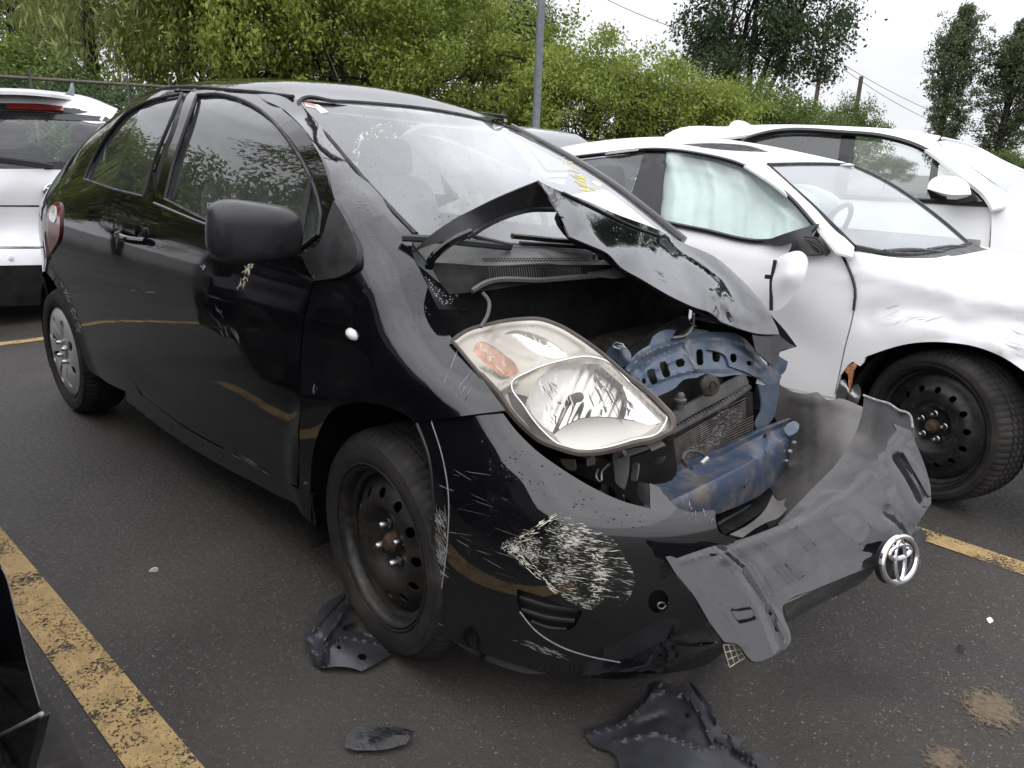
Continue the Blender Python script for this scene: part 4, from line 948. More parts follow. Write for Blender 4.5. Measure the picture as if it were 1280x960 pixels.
# radiator core behind
rad_px = [(834, 552), (845, 534), (934, 487), (941, 491), (942, 543), (880, 576), (834, 594)]
rad_l = depth_lift([(834, 552, 'x', .46), (845, 534, 'x', .45), (941, 491, 'x', .43), (942, 543, 'x', .45), (834, 594, 'x', .48), (880, 576, 'x', .47)], 1e-3)
core = panel('radiator', [p+(1,) for p in rad_px], rad_l, MT['dark'], car, h=10, thick=0.03)
mb = MB()
for k in range(17):
    f = (k+0.5)/17
    a = np.array([835, 550+f*42]); c = np.array([941.5, 491+f*52]); 
    if k < 1: a = np.array([842, 541])
    L = np.linspace(0, 1, 12)[:, None]; X = a*(1-L)+c*L
    X = X+np.c_[np.zeros(12), np.sin(L[:, 0]*9+k*0.4)*0.5]
    X = X[inside(X, np.array(rad_px, float))]
    if len(X) > 1: mb.tube(pushed(rad_l, -0.006)(X), 0.0022, 4)
o = mb.build('cooling_fins', MT['radiator'], core); o['kind'] = 'stuff'
streaks('bent_fins', [(893, 520), (905, 504), (925, 512), (928, 525), (905, 545), (893, 550), (888, 540)], pushed(rad_l, -0.009), MT['alu'], core, 110, -18, 9, 0.9, seed=21, jit=0.6)
streaks('bent_fins', [(862, 560), (900, 540), (905, 552), (880, 566)], pushed(rad_l, -0.009), MT['alu'], core, 40, -28, 8, 0.8, seed=22, jit=0.5)
bar_l = depth_lift([(838, 541, 'x', .455), (936, 483, 'x', .43), (855, 520, 'x', .44), (900, 490, 'x', .43), (925, 470, 'x', .42)])
mb = MB(); mb.tube(bar_l(curve([(838, 541), (870, 524), (905, 505), (936, 484)], 4, False)), 0.009, 8); mb.build('radiator_top_tank', MT['engine'], core)
mb = MB()
for k in range(24):
    f = k/23; p = np.array([[842+f*88, 537-f*49]]); mb.box(pushed(bar_l, -0.011)(p)[0], (0.006, 0.0035, 0.012))
o = mb.build('crimp_tabs', MT['alu'], core); o['kind'] = 'stuff'
panel('crossmember', [(832, 520, 1), (860, 505), (900, 482), (930, 466, 1), (936, 478), (900, 500), (850, 528), (838, 536, 1)], pushed(bar_l, 0.02), MT['grey_plastic'], car, h=6, thick=0.01)
# horn and mount
def facing_disc(name, px, py, prof, ax, v, nrm, mat, parent, sq=1.0, n=28):
    c = at(px, py, ax, v); nrm = np.array(nrm, float); nrm /= np.linalg.norm(nrm)
    mb = MB(); mb.lathe(prof, n, 'z'); o = mb.build(name, mat, parent); o.location = c
    o.rotation_euler = Vector(nrm).to_track_quat('Z', 'Y').to_euler(); return o
hn = facing_disc('horn', 887, 482, [(0.001, 0.016), (0.006, 0.016), (0.007, 0.010), (0.012, 0.010), (0.013, 0.013), (0.018, 0.010), (0.026, 0.008), (0.030, 0.004), (0.031, -0.006), (0.02, -0.012)], 'x', .44, (0.9, -0.45, 0.25), MT['radiator'], car)
facing_disc('horn_rim', 887, 482, [(0.0285, 0.006), (0.0325, 0.005), (0.0335, -0.004), (0.029, -0.006)], 'x', .44, (0.9, -0.45, 0.25), MT['rust'], hn)
mb = MB(); c = at(850, 503, 'x', .45); mb.lathe([(0.001, 0.028), (0.006, 0.026), (0.010, 0.02), (0.011, 0.012), (0.016, 0.009), (0.016, 0.003), (0.011, 0.0), (0.011, -0.02)], 16, 'z', c); mb.build('radiator_mount', MT['grey_plastic'], car)
# small pipe loop and hanging wire
mb = MB(); mb.tube(depth_lift([(852, 560, 'x', .53), (895, 575, 'x', .53), (870, 580, 'x', .54)])(curve([(884, 577), (880, 569), (868, 564), (857, 566), (853, 574), (858, 582)], 4, False)), 0.0045, 7); mb.build('pipe_loop', MT['engine'], car)
mb = MB(); mb.tube(depth_lift([(880, 570, 'x', .54), (890, 580, 'x', .54), (870, 580, 'x', .54)])(curve([(876, 580), (884, 573)], 4, False)), 0.007, 7); mb.build('pipe_fitting', MT['lamp_shell'], car)
mb = MB(); mb.tube(depth_lift([(866, 395, 'x', .38), (862, 412, 'x', .37), (840, 425, 'x', .37)])(curve([(867, 392), (865, 410), (858, 418), (842, 422)], 4, False)), 0.004, 6); mb.build('bonnet_stay', MT['alu'], car)
# broken grey bracket behind the fascia
panel('broken_bracket', [(912, 668, 1), (935, 656), (957, 636), (966, 618, 1), (972, 626), (984, 622, 1), (980, 632), (984, 636, 1), (972, 648), (960, 652, 1), (945, 660), (928, 672, 1)], folded(depth_lift([(912, 668, 'x', .66), (957, 636, 'x', .62), (966, 618, 'x', .60), (984, 630, 'x', .63), (960, 652, 'x', .66), (928, 672, 'x', .68)]), [([(915, 670), (960, 640)], 5, 0.012)]), MT['liner'], car, h=5, thick=0.004)
panel('lower_shield', [(893, 650, 1), (930, 628), (962, 608, 1), (968, 622), (940, 648), (905, 668, 1)], depth_lift([(893, 650, 'x', .54), (962, 608, 'x', .50), (968, 622, 'x', .55), (905, 668, 'x', .60)]), MT['dark'], car, h=7, thick=0.004)
for (a, b_) in (((897, 655), (945, 628)), ((900, 661), (950, 634))):
    mb = MB(); mb.tube(np.array([at(a[0], a[1], 'x', .57), at(b_[0], b_[1], 'x', .53)]), 0.004, 6); mb.build('shield_rail', MT['grey_plastic'], car)
# ------------------------------------------------------------------ headlight
hl_out = [(565, 426, 1), (582, 414), (612, 405), (650, 399), (675, 399), (697, 406), (725, 422), (750, 440), (787, 472), (825, 505), (841, 526), (841, 534), (826, 545), (787, 556), (750, 565), (722, 566), (700, 560), (675, 550), (655, 534), (636, 513), (622, 492), (595, 462), (577, 440)]
hl_c = [(565, 426, 'y', -.735), (612, 405, 'y', -.655), (675, 399, 'y', -.59), (725, 422, 'y', -.55), (787, 472, 'y', -.51), (841, 528, 'y', -.485), (787, 556, 'y', -.575), (722, 566, 'y', -.66), (675, 550, 'y', -.70), (636, 513, 'y', -.735), (595, 462, 'y', -.745), (700, 480, 'y', -.645), (640, 440, 'y', -.69), (760, 510, 'y', -.585)]
hl_l = depth_lift(hl_c, 1e-3)
hl = panel('headlight', [(a[0]+(-1 if a[0] < 700 else 1), a[1]+(3 if a[1] > 470 else -1)) for a in hl_out], pushed(hl_l, 0.10), MT['lamp_black'], car, h=9, thick=0.05)
lens = panel('headlight_lens', hl_out, hl_l, MT['lens'], hl, h=8, thick=0.0)
mb = MB(); C_ = hl_l(curve(hl_out, 5)); mb.tube(C_, np.where(C_[:, 2] < 0.80, 0.0075, 0.0045), 6, closed=True); mb.build('lens_rim', MT['lamp_black'], hl)
def sunk(d0, amp, cx, cy, wx, wy, fl=0.0, fn=1.0, ang=0.0, rings=0.0):
    """bowl sunk behind the lens, with moulded flutes"""
    def f(X):
        X = np.atleast_2d(X)[:, :2]; u = X[:, 0]-cx; v = X[:, 1]-cy
        ca, sa = math.cos(ang), math.sin(ang); p = u*ca+v*sa; q = -u*sa+v*ca
        r2 = np.clip(1-(p/wx)**2-(q/wy)**2, 0, 1)
        d = d0+amp*r2**0.8+fl*(0.5+0.5*np.sin(2*np.pi*p/fn))*np.clip((p+10)/14, 0, 1 if fl < 0.005 else 1)+rings*np.sin(2*np.pi*q/fn/1.5)
        A = hl_l(X); w = A-CAM; return A+w/np.linalg.norm(w, axis=1)[:, None]*d[:, None]
    return f
refl_out = [(660, 503, 1), (664, 488), (672, 474), (690, 462), (715, 455), (748, 455, 1), (765, 470), (790, 492), (826, 528, 1), (815, 531), (790, 525), (757, 521), (730, 522), (708, 531), (692, 542, 1), (676, 530), (665, 517)]
VIS = [(692, 543, 1), (708, 532), (730, 523), (757, 522), (790, 526), (822, 531, 1), (808, 541), (780, 550), (748, 559), (722, 562), (705, 557)]
BEZ = [(634, 490, 1), (645, 492), (660, 496, 1), (657, 505), (663, 520), (675, 537), (690, 552, 1), (672, 544), (655, 526), (640, 508)]
IND = [(591, 439, 1), (594, 431), (601, 427), (613, 431), (630, 443), (646, 458), (648, 466), (638, 470), (627, 471, 1), (612, 459), (600, 449)]
PARK = [(630, 417, 1), (640, 413), (656, 414), (675, 420), (692, 429), (711, 445, 1), (697, 448), (682, 446), (668, 441), (652, 430)]
panel('main_reflector', refl_out, sunk(0.013, 0.066, 712, 498, 74, 60, 0.0020, 12.0, 0.42, 0.0), MT['reflector'], hl, h=2.2, thick=0.0)
HL_HOLES = [refl_out[:9]+[(808, 541), (780, 550), (748, 559), (722, 562), (705, 557), (692, 543)]+refl_out[-2:], IND, PARK, BEZ]
panel('lamp_bezel', hl_out, folded(pushed(hl_l, 0.016), [([(622, 490), (640, 478), (660, 464), (700, 450), (735, 445), (752, 448), (792, 481), (836, 524)], 7, 0.012), ([(600, 462), (625, 476), (650, 474), (690, 452)], 5, -0.008), ([(620, 425), (650, 440), (690, 452)], 9, 0.006)]), MT['lamp_shell'], hl, h=4, thick=0.002, holes=HL_HOLES)
facing_disc('bulb', 721, 497, [(0.001, 0.03), (0.009, 0.028), (0.011, 0.02), (0.011, -0.02)], 'y', -.60, (0.72, -0.55, 0.35), MT['lamp_black'], hl, n=18)
panel('reflector_visor', VIS, sunk(0.013, 0.012, 755, 545, 70, 30), MT['satin'], hl, h=5, thick=0.0)
panel('dark_bezel', BEZ, sunk(0.022, 0.0, 0, 0, 1e9, 1e9), MT['lamp_black'], hl, h=6, thick=0.0)
panel('indicator_lens', IND, sunk(0.012, 0.014, 618, 448, 34, 22, 0.0030, 7.0, 0.6), MT['lens_amber'], hl, h=2.6, thick=0.0)
panel('parking_lamp', PARK, sunk(0.012, 0.022, 668, 430, 44, 20, 0.0030, 8.0, 0.5, 0.0008), MT['reflector'], hl, h=2.6, thick=0.0)
for nm_, poly_, ang_, n_, L_, w_, m_ in (('indicator_rib_shading', [(596, 434), (612, 434), (645, 460), (628, 467), (604, 450)], 68, 22, 13, 1.6, 'lamp_shell'), ('reflector_flute_shading', [(745, 470), (765, 478), (815, 525), (760, 518), (735, 512)], 62, 26, 26, 2.2, 'lamp_black'), ('reflector_flute_shading', [(668, 490), (690, 470), (720, 462), (715, 500), (690, 530), (672, 515)], 75, 24, 20, 2.4, 'satin'), ('reflector_flute_shading', [(672, 488), (700, 470), (705, 520), (690, 532)], 60, 12, 14, 2.0, 'lamp_black'), ('parking_flute_shading', [(636, 417), (660, 418), (704, 443), (672, 438)], 64, 22, 11, 1.6, 'satin')):
    streaks(nm_, poly_, sunk(0.0105, 0.0, 0, 0, 1e9, 1e9), MT[m_], hl, n_, ang_, L_, w_, seed=n_+int(L_), jit=0.10, off=0.0)  # flat pale and dark slivers paint in the light and shade of lamp facets
mb = MB()
for pts in ([(640, 478), (660, 465), (700, 451), (735, 446), (752, 449), (790, 481), (833, 524), (826, 538), (790, 550), (748, 561), (720, 563), (700, 556), (678, 538), (655, 508)],):
    mb.tube(sunk(0.004, 0, 0, 0, 1e9, 1e9)(curve(pts, 5)), 0.0028, 6, closed=True)
mb.build('chrome_bezel', MT['reflector'], hl)
panel('lamp_fixing_tab', [(806, 553, 1), (822, 548), (832, 556, 1), (815, 564, 1)], depth_lift([(806, 553, 'y', -.53), (832, 556, 'y', -.51), (815, 564, 'y', -.53)]), MT['lamp_black'], hl, h=5, thick=0.012)
panel('lamp_fixing_tab', [(733, 574, 1), (742, 571), (744, 580, 1), (734, 583, 1)], depth_lift([(733, 574, 'y', -.63), (744, 576, 'y', -.62), (734, 583, 'y', -.63)]), MT['lamp_black'], hl, h=5, thick=0.012)
# ------------------------------------------------------------------ buckled bonnet
near_e = [(673, 226, 'y', -.47), (696, 262, 'y', -.455), (712, 296, 'y', -.44), (734, 305, 'y', -.40), (761, 318, 'y', -.35), (775, 333, 'y', -.33), (802, 349, 'y', -.28), (838, 370, 'y', -.17), (868, 383, 'y', -.06), (890, 391, 'y', .02), (901, 402, 'y', .08), (922, 409, 'y', .17), (947, 416, 'y', .28), (973, 418, 'y', .38)]
far_e = [(693, 236, 'y', -.36), (731, 250, 'y', -.18), (769, 267, 'y', .02), (824, 289, 'y', .28), (851, 303, 'y', .38), (895, 323, 'y', .48), (920, 344, 'y', .49), (947, 372, 'y', .46), (961, 391, 'y', .43)]
hood_b = depth_lift(near_e+far_e+[(800, 310, 'y', -.12), (860, 350, 'y', .08), (900, 365, 'y', .20), (930, 395, 'y', .27)], 1e-3)
HF = [([(680, 230), (704, 243), (734, 279), (764, 320)], 13, 0.012), ([(704, 243), (760, 275), (820, 312), (870, 350), (892, 367)], 24, -0.008), ([(892, 366), (889, 392)], 9, 0.028), ([(892, 366), (920, 400)], 8, 0.022), ([(892, 366), (850, 330), (835, 322)], 14, 0.010), ([(902, 385), (915, 402)], 7, -0.02),
      ([(835, 320), (850, 350), (862, 378)], 12, 0.006), ([(838, 298), (880, 325), (905, 350), (926, 382)], 12, -0.022), ([(850, 303), (895, 324), (930, 356), (958, 392)], 9, 0.014), ([(860, 328), (895, 352), (935, 400)], 8, 0.012), ([(775, 333), (800, 325), (830, 330)], 20, -0.004)]
hood_l = folded(hood_b, HF)
hood_out = [(673, 226, 1), (693, 236), (731, 250), (769, 267), (824, 288), (851, 302), (895, 322), (920, 343), (947, 371), (962, 391), (974, 418, 1), (947, 417), (922, 410), (901, 402, 1), (890, 392), (868, 384), (838, 370), (802, 349), (775, 333), (761, 318), (734, 305), (712, 296, 1), (696, 262)]
hood = panel('bonnet', hood_out, hood_l, MT['black_front'], car, h=4.5, thick=0.004); sharp(hood, 20)
inner_l = pushed(hood_l, 0.035)
panel('bonnet_inner_panel', [(700, 262), (731, 262), (769, 280), (824, 300), (880, 325), (920, 352), (945, 380), (962, 412), (947, 416), (922, 409), (901, 403), (868, 385), (838, 371), (802, 350), (775, 334), (745, 312), (716, 298)], inner_l, MT['dark'], hood, h=9, thick=0.01)
flap_out = [(514, 316, 1), (528, 303), (542, 291), (572, 271, 1), (620, 248), (673, 226, 1), (690, 252), (698, 265, 1), (660, 265), (630, 273), (605, 286), (585, 297, 1), (560, 300), (530, 309)]
flap_l = depth_lift([(514, 316, 'y', -.69), (542, 291, 'y', -.66), (572, 271, 'y', -.62), (620, 248, 'y', -.55), (673, 226, 'y', -.47), (698, 265, 'y', -.44), (660, 265, 'y', -.46), (630, 273, 'y', -.52), (605, 286, 'y', -.57), (585, 297, 'y', -.61), (530, 309, 'y', -.675)], 1e-3)
flap = panel('bonnet_rear_edge', flap_out, flap_l, MT['plastic_gloss'], hood, h=8, thick=0.004)
mb = MB(); mb.tube(pushed(flap_l, -0.004)(curve([(585, 297), (600, 287), (632, 271), (660, 263), (695, 262)], 6, False)), 0.006, 6); mb.build('bonnet_inner_rib', MT['plastic_gloss'], hood)
mb = MB(); mb.tube(pushed(flap_l, 0.0)(curve([(590, 290), (570, 299), (550, 313), (538, 327), (536, 336)], 5, False)), [0.010]*len(curve([(590, 290), (570, 299), (550, 313), (538, 327), (536, 336)], 5, False)), 6); mb.build('bonnet_hinge', MT['black'], hood)
panel('bonnet_nose_fold', [(940, 417, 1), (973, 418, 1), (985, 428), (996, 434, 1), (975, 440), (972, 455), (945, 440, 1)], depth_lift([(940, 417, 'y', .26), (973, 418, 'y', .40), (996, 434, 'y', .52), (972, 455, 'y', .36), (945, 440, 'y', .26)], 1e-2), MT['plastic_gloss'], hood, h=6, thick=0.004)
panel('bonnet_far_corner', [(962, 392, 1), (980, 412), (996, 433, 1), (975, 440, 1), (974, 418)], depth_lift([(962, 392, 'y', .46), (996, 433, 'y', .52), (950, 440, 'y', .47), (1000, 392, 'y', .50)], 1e-2), MT['dark'], hood, h=6, thick=0.004)
mb = MB(); mb.tube(hood_l(curve([(704, 243), (740, 260), (790, 284), (824, 296)], 6, False))+np.array([0, 0, 0.004]), 0.0035, 6); mb.build('bonnet_seal', MT['seal'], hood)
# ------------------------------------------------------------------ cowl, wipers, engine bay
cowl_l = depth_lift([(516, 303, 'y', -.66), (640, 310, 'x', .085), (745, 318, 'x', .13), (535, 328, 'y', -.655), (605, 331, 'x', .12), (680, 330, 'x', .19), (775, 331, 'x', .24), (800, 335, 'x', .24)], 1e-3)
cowl = panel('cowl_cover', [(514, 302, 1), (570, 306), (640, 308), (745, 314), (790, 326, 1), (790, 331), (680, 329), (640, 331), (608, 332), (560, 329), (534, 328, 1)], cowl_l, MT['grey_plastic'], car, h=7, thick=0.004)
mb = MB()
for k in range(34):
    for j in range(2):
        p = np.array([[604+k*3.9+j*2, 323.5+j*2.6-k*0.02]]); mb.box(pushed(cowl_l, -0.0025)(p)[0], (0.0035, 0.0042, 0.0022))
o = mb.build('cowl_vent_slots', MT['dark'], cowl); o['kind'] = 'stuff'
face_l = depth_lift([(536, 329, 'y', -.655), (605, 332, 'x', .125), (680, 331, 'x', .195), (780, 332, 'x', .245), (592, 366, 'x', .15), (680, 352, 'x', .20), (790, 344, 'x', .25), (560, 360, 'x', .12)])
panel('cowl_front', [(537, 329, 1), (605, 332), (680, 331), (790, 331, 1), (795, 344, 1), (680, 353), (592, 365), (562, 368, 1), (548, 350)], face_l, MT['dark'], cowl, h=7, thick=0.004)
mb = MB()
for k in range(40):
    p = np.array([[611+k*2.9, 334.0], [613+k*2.9, 350-k*0.16]]); mb.tube(pushed(face_l, -0.002)(p), 0.0012, 4)
o = mb.build('cowl_ribs', MT['plastic_gloss'], cowl); o['kind'] = 'stuff'
mb = MB(); L_ = curve([(590, 364), (600, 357), (680, 350), (790, 341)], 8, False); mb.tube(pushed(face_l, -0.012)(L_), 0.007, 6); mb.build('bulkhead_seal', MT['grey_plastic'], car)
wl = pushed(ws_lift, -0.02)
for nm, pts, r in (('wiper_blade', [(503, 297), (540, 299), (580, 303), (638, 309)], 0.009), ('wiper_arm', [(583, 293), (605, 299), (640, 307)], 0.006), ('wiper_blade', [(650, 304), (690, 306), (735, 309)], 0.006), ('wiper_arm', [(640, 295), (690, 300), (730, 305), (748, 313)], 0.007)):
    mb = MB(); mb.tube((wl if 'blade' in nm else pushed(ws_lift, -0.035))(curve(pts, 6, False)), r, 6); mb.build(nm, MT['plastic'], car)
mb = MB(); c = at(748, 322, 'x', .2); mb.lathe([(0.001, 0.012), (0.014, 0.010), (0.017, -0.004)], 14, 'z', c); mb.build('wiper_pivot', MT['plastic_gloss'], car)
# fender flange ledge with drops, bay walls
led_l = depth_lift([(516, 329, 'y', -.668), (524, 332, 'y', -.655), (592, 387, 'y', -.62), (548, 387, 'y', -.70), (535, 360, 'y', -.685), (570, 372, 'y', -.63)])
ledge = panel('fender_ledge', [(515, 327, 1), (526, 334), (545, 350), (570, 370), (592, 387, 1), (548, 387, 1), (540, 370), (528, 345)], led_l, MT['plastic_gloss'], car, h=6, thick=0.004)
scatter_drops('rain_drops', [(518, 331), (545, 352), (585, 384), (552, 385), (540, 368)], led_l, MT['lens_white'], ledge, 130, 0.0008, 0.0022, seed=31)
mb = MB()
mb.sheet(np.array([[(0.10, y, z) for y in np.linspace(-0.65, 0.40, 6)] for z in (0.2, 0.5, 0.80, 0.962)]))          # bulkhead
mb.sheet(np.array([[(x, -0.54, z) for x in np.linspace(0.10, 0.36, 5)] for z in (0.25, 0.5, 0.66, 0.76)]))   # right inner wing
mb.sheet(np.array([[(x, 0.42, z) for x in np.linspace(0.10, 0.36, 5)] for z in (0.25, 0.5, 0.68, 0.80)]))   # left inner wing
mb.sheet(np.array([[(x, y, 0.24) for x in np.linspace(0.10, 0.62, 4)] for y in np.linspace(-0.62, 0.6, 4)]))
o = mb.build('engine_bay_walls', MT['dark'], car)
def lump(name, c, d, mat, n=0.02, seed=0, sub=3):
    bm = bmesh.new(); bmesh.ops.create_cube(bm, size=1.0); bmesh.ops.bevel(bm, geom=bm.edges[:], offset=0.12, segments=2, affect='EDGES')
    for v in bm.verts: v.co = Vector((v.co.x*d[0]+c[0], v.co.y*d[1]+c[1], v.co.z*d[2]+c[2]))
    me = bpy.data.meshes.new(name); bm.to_mesh(me); bm.free(); me.materials.append(mat)
    o = bpy.data.objects.new(name, me); COL.objects.link(o); o.parent = car; return o
lump('engine_block', (0.22, 0.05, 0.52), (0.22, 0.5, 0.42), MT['engine'])
lump('air_filter_box', (0.18, -0.33, 0.66), (0.2, 0.24, 0.16), MT['engine'])
lump('battery', (0.2, 0.42, 0.66), (0.16, 0.2, 0.2), MT['dark'])
lump('cam_cover', (0.2, 0.02, 0.74), (0.2, 0.42, 0.05), MT['engine'])
lump('fuse_box', (0.26, -0.50, 0.66), (0.14, 0.12, 0.12), MT['engine'])
lump('gearbox_housing', (0.36, -0.32, 0.46), (0.16, 0.3, 0.26), MT['engine'])
for k, (pts, r, m) in enumerate([([(0.3, -0.45, 0.62), (0.38, -0.40, 0.60), (0.45, -0.38, 0.52), (0.47, -0.40, 0.42)], 0.018, 'plastic'), ([(0.33, -0.2, 0.66), (0.36, -0.05, 0.70), (0.34, 0.15, 0.66)], 0.015, 'plastic'), ([(0.25, -0.28, 0.70), (0.3, -0.1, 0.79), (0.26, 0.1, 0.80)], 0.022, 'plastic'), ([(0.44, -0.50, 0.56), (0.48, -0.47, 0.50), (0.47, -0.44, 0.40)], 0.008, 'alu'), ([(0.48, -0.56, 0.54), (0.50, -0.52, 0.49), (0.50, -0.47, 0.46), (0.5, -0.44, 0.38)], 0.006, 'engine')]):
    mb = MB(); mb.tube(np.array(pts), r, 8); mb.build('hose', MT[m], car)
mb = MB(); mb.tube(depth_lift([(603, 366, 'x', .18), (612, 380, 'x', .2), (602, 408, 'x', .22)])(curve([(603, 366), (611, 376), (610, 392), (601, 409)], 5, False)), 0.0045, 7); mb.build('washer_hose', MT['grey_plastic'], car)
panel('washer_filler', [(757, 441, 1), (764, 433), (772, 431), (782, 434), (789, 444), (787, 454), (778, 459), (770, 450), (762, 446)], folded(depth_lift([(757, 441, 'y', -.40), (772, 431, 'y', -.40), (789, 444, 'y', -.38), (778, 459, 'y', -.40)]), [([(774, 436), (784, 450)], 9, 0.02)]), MT['blue'], car, h=4, thick=0.02)
mb = MB(); mb.tube(depth_lift([(766, 431, 'y', -.42), (782, 436, 'y', -.42), (775, 429, 'y', -.42)])([(766, 431), (770, 428), (778, 430), (782, 435), (776, 437), (768, 434)]), 0.002, 5, closed=True); mb.build('filler_ring', MT['alu'], car)
eg = np.random.default_rng(12)
for k in range(16):
    p = np.array([0.14+0.14*eg.random(), -0.44+0.72*eg.random(), 0.62+0.12*eg.random()]); q = p+eg.normal(0, 1, 3)*np.array([0.04, 0.14, 0.04]); m_ = (p+q)/2+eg.normal(0, 0.04, 3)
    mb = MB(); mb.tube(np.array([p, m_*0.9+p*0.1, m_*0.9+q*0.1, q]), 0.005+0.008*eg.random(), 7); mb.build('engine_hose', MT[('engine', 'plastic', 'alu', 'engine')[k % 4]], car)
for k in range(9):
    p = (0.15+0.12*eg.random(), -0.42+0.68*eg.random(), 0.66+0.09*eg.random()); lump('engine_bracket', p, (0.03+0.06*eg.random(), 0.04+0.08*eg.random(), 0.03+0.05*eg.random()), MT[('engine', 'alu', 'engine')[k % 3]])
# dark gap under the lamp: strips and brackets
panel('lamp_carrier', [(690, 575, 1), (720, 580), (760, 578), (820, 560), (842, 548, 1), (840, 600), (812, 606, 1), (805, 632), (770, 612), (720, 592)], depth_lift([(690, 575, 'y', -.60), (760, 578, 'y', -.54), (842, 548, 'y', -.40), (812, 632, 'y', -.45), (720, 592, 'y', -.58)]), MT['dark'], car, h=9, thick=0.01)
for nm, out, y_, m in (('torn_bracket', [(766, 575, 1), (778, 572), (786, 566, 1), (785, 590), (780, 612, 1), (770, 604), (768, 590)], -.56, 'grey_plastic'), ('torn_bracket', [(790, 580, 1), (795, 578), (796, 600, 1), (792, 602)], -.50, 'alu'), ('purple_connector', [(700, 574, 1), (718, 574, 1), (718, 588), (704, 582)], -.63, 'lamp_black'), ('plastic_tab', [(798, 603, 1), (812, 605, 1), (815, 634, 1), (805, 630), (796, 615)], -.575, 'plastic'), ('wire_clip', [(814, 575, 1), (830, 570, 1), (831, 573), (815, 580)], -.47, 'plastic')):
    panel(nm, out, depth_lift([(out[0][0], out[0][1], 'y', y_), (out[0][0]+20, out[0][1], 'y', y_+0.01), (out[0][0]+8, out[0][1]+25, 'y', y_-0.01), (out[0][0]-8, out[0][1]+14, 'y', y_)], 1e-2), MT[m], car, h=5, thick=0.004)
mb = MB(); mb.tube(depth_lift([(745, 600, 'y', -.57), (760, 580, 'y', -.55), (752, 590, 'y', -.56), (740, 590, 'y', -.57)])(curve([(762, 580), (752, 590), (750, 602), (745, 596), (748, 586)], 4, False)), 0.003, 6); mb.build('wire_loop', MT['alu'], car)

# ------------------------------------------------------------------ rain drops, stickers, dirt marks
scatter_drops('rain_drops', [(540, 528), (625, 518), (660, 560), (740, 612), (812, 640), (822, 680), (760, 655), (690, 625), (620, 600), (560, 560)], bump_lift, MT['drop'], bumper, 120, 0.0011, 0.0030, seed=41, clumps=9)
scatter_drops('rain_drops', [(860, 700), (1000, 650), (1090, 590), (1140, 600), (1120, 650), (1010, 720), (960, 780), (900, 770)], fas_lift, MT['drop'], fascia, 110, 0.0012, 0.0030, seed=42, clumps=26)
scatter_drops('rain_drops', [(700, 245), (830, 292), (940, 380), (900, 390), (800, 340), (720, 295)], hood_l, MT['drop'], hood, 70, 0.0012, 0.0030, seed=43)
scatter_drops('rain_drops', [(400, 160), (445, 215), (500, 285), (512, 308), (480, 268), (440, 280), (425, 235), (395, 175), (360, 130)], pil_lift, MT['drop'], pillar, 150, 0.0012, 0.0034, seed=44)
scatter_drops('rain_drops', [(450, 285), (480, 275), (515, 320), (540, 380), (545, 440), (500, 400), (460, 340)], fender_lift, MT['drop'], fender, 130, 0.0012, 0.0032, seed=45)
scatter_drops('rain_drops', [(380, 130), (640, 165), (760, 235), (700, 290), (560, 295), (470, 225)], pushed(ws_lift, -0.001), MT['drop'], wsh, 170, 0.0008, 0.0020, seed=46)
panel('windshield_sticker', [(380, 128, 1), (397, 130, 1), (411, 140, 1), (402, 142, 1), (394, 135, 1), (383, 133, 1)], pushed(ws_lift, -0.003), MT['sticker_white'], wsh, h=5, thick=0.0)
panel('windshield_sticker', [(378, 127.5, 1), (391, 129, 1), (398, 135, 1), (386, 131, 1)], pushed(ws_lift, -0.005), MT['sticker_red'], wsh, h=5, thick=0.0)
panel('white_label', [(742, 225, 1), (752, 230, 1), (749, 233, 1), (740, 228, 1)], pushed(ws_lift, -0.003), MT['sticker_white'], wsh, h=5, thick=0.0)
streaks('crayon_mark', [(700, 196), (712, 200), (745, 240), (734, 244), (716, 222)], pushed(ws_lift, -0.003), MT['crayon'], wsh, 26, 18, 13, 1.6, seed=47, jit=0.3)
def side_px(off): return lambda X: side_hit(X)+np.array([0, -off, 0])
streaks('dried_mark', [(303, 345), (314, 320), (320, 320), (312, 345), (304, 360), (297, 362)], side_px(0.001), MT['dropping'], door, 46, -65, 10, 1.2, seed=51, jit=0.5)
streaks('dried_mark', [(252, 334), (258, 328), (256, 336)], side_px(0.001), MT['scuff'], door, 4, -60, 8, 2.0, seed=52, jit=0.1)
streaks('door_scratch', [(255, 385), (275, 385), (302, 425), (295, 432), (270, 412)], side_px(0.0008), MT['scuff'], door, 14, 52, 22, 0.35, seed=53, jit=0.2)
streaks('door_scratch', [(160, 360), (190, 360), (190, 366), (170, 366)], side_px(0.0008), MT['scuff'], door, 3, 8, 14, 0.7, seed=54)
streaks('door_scratch', [(172, 490), (230, 528), (330, 585), (365, 602), (360, 606), (230, 535)], side_px(0.0012), MT['scuff'], door, 26, 32, 26, 0.6, seed=55, jit=0.04)
streaks('arch_scratch', [(76, 350), (86, 365), (104, 415), (100, 415), (84, 375)], side_px(0.002), MT['scuff'], qp, 60, 60, 7, 0.8, seed=56, jit=0.5)
streaks('fender_scratch', [(560, 440), (600, 475), (610, 505), (580, 510), (545, 470)], pushed(fender_lift, -0.001), MT['scuff'], fender, 12, 110, 26, 0.5, seed=57, jit=0.3)
streaks('fender_scratch', [(389, 480), (402, 490), (400, 500), (390, 495)], pushed(fender_lift, -0.001), MT['scuff'], fender, 5, -45, 9, 0.8, seed=58, jit=0.5)
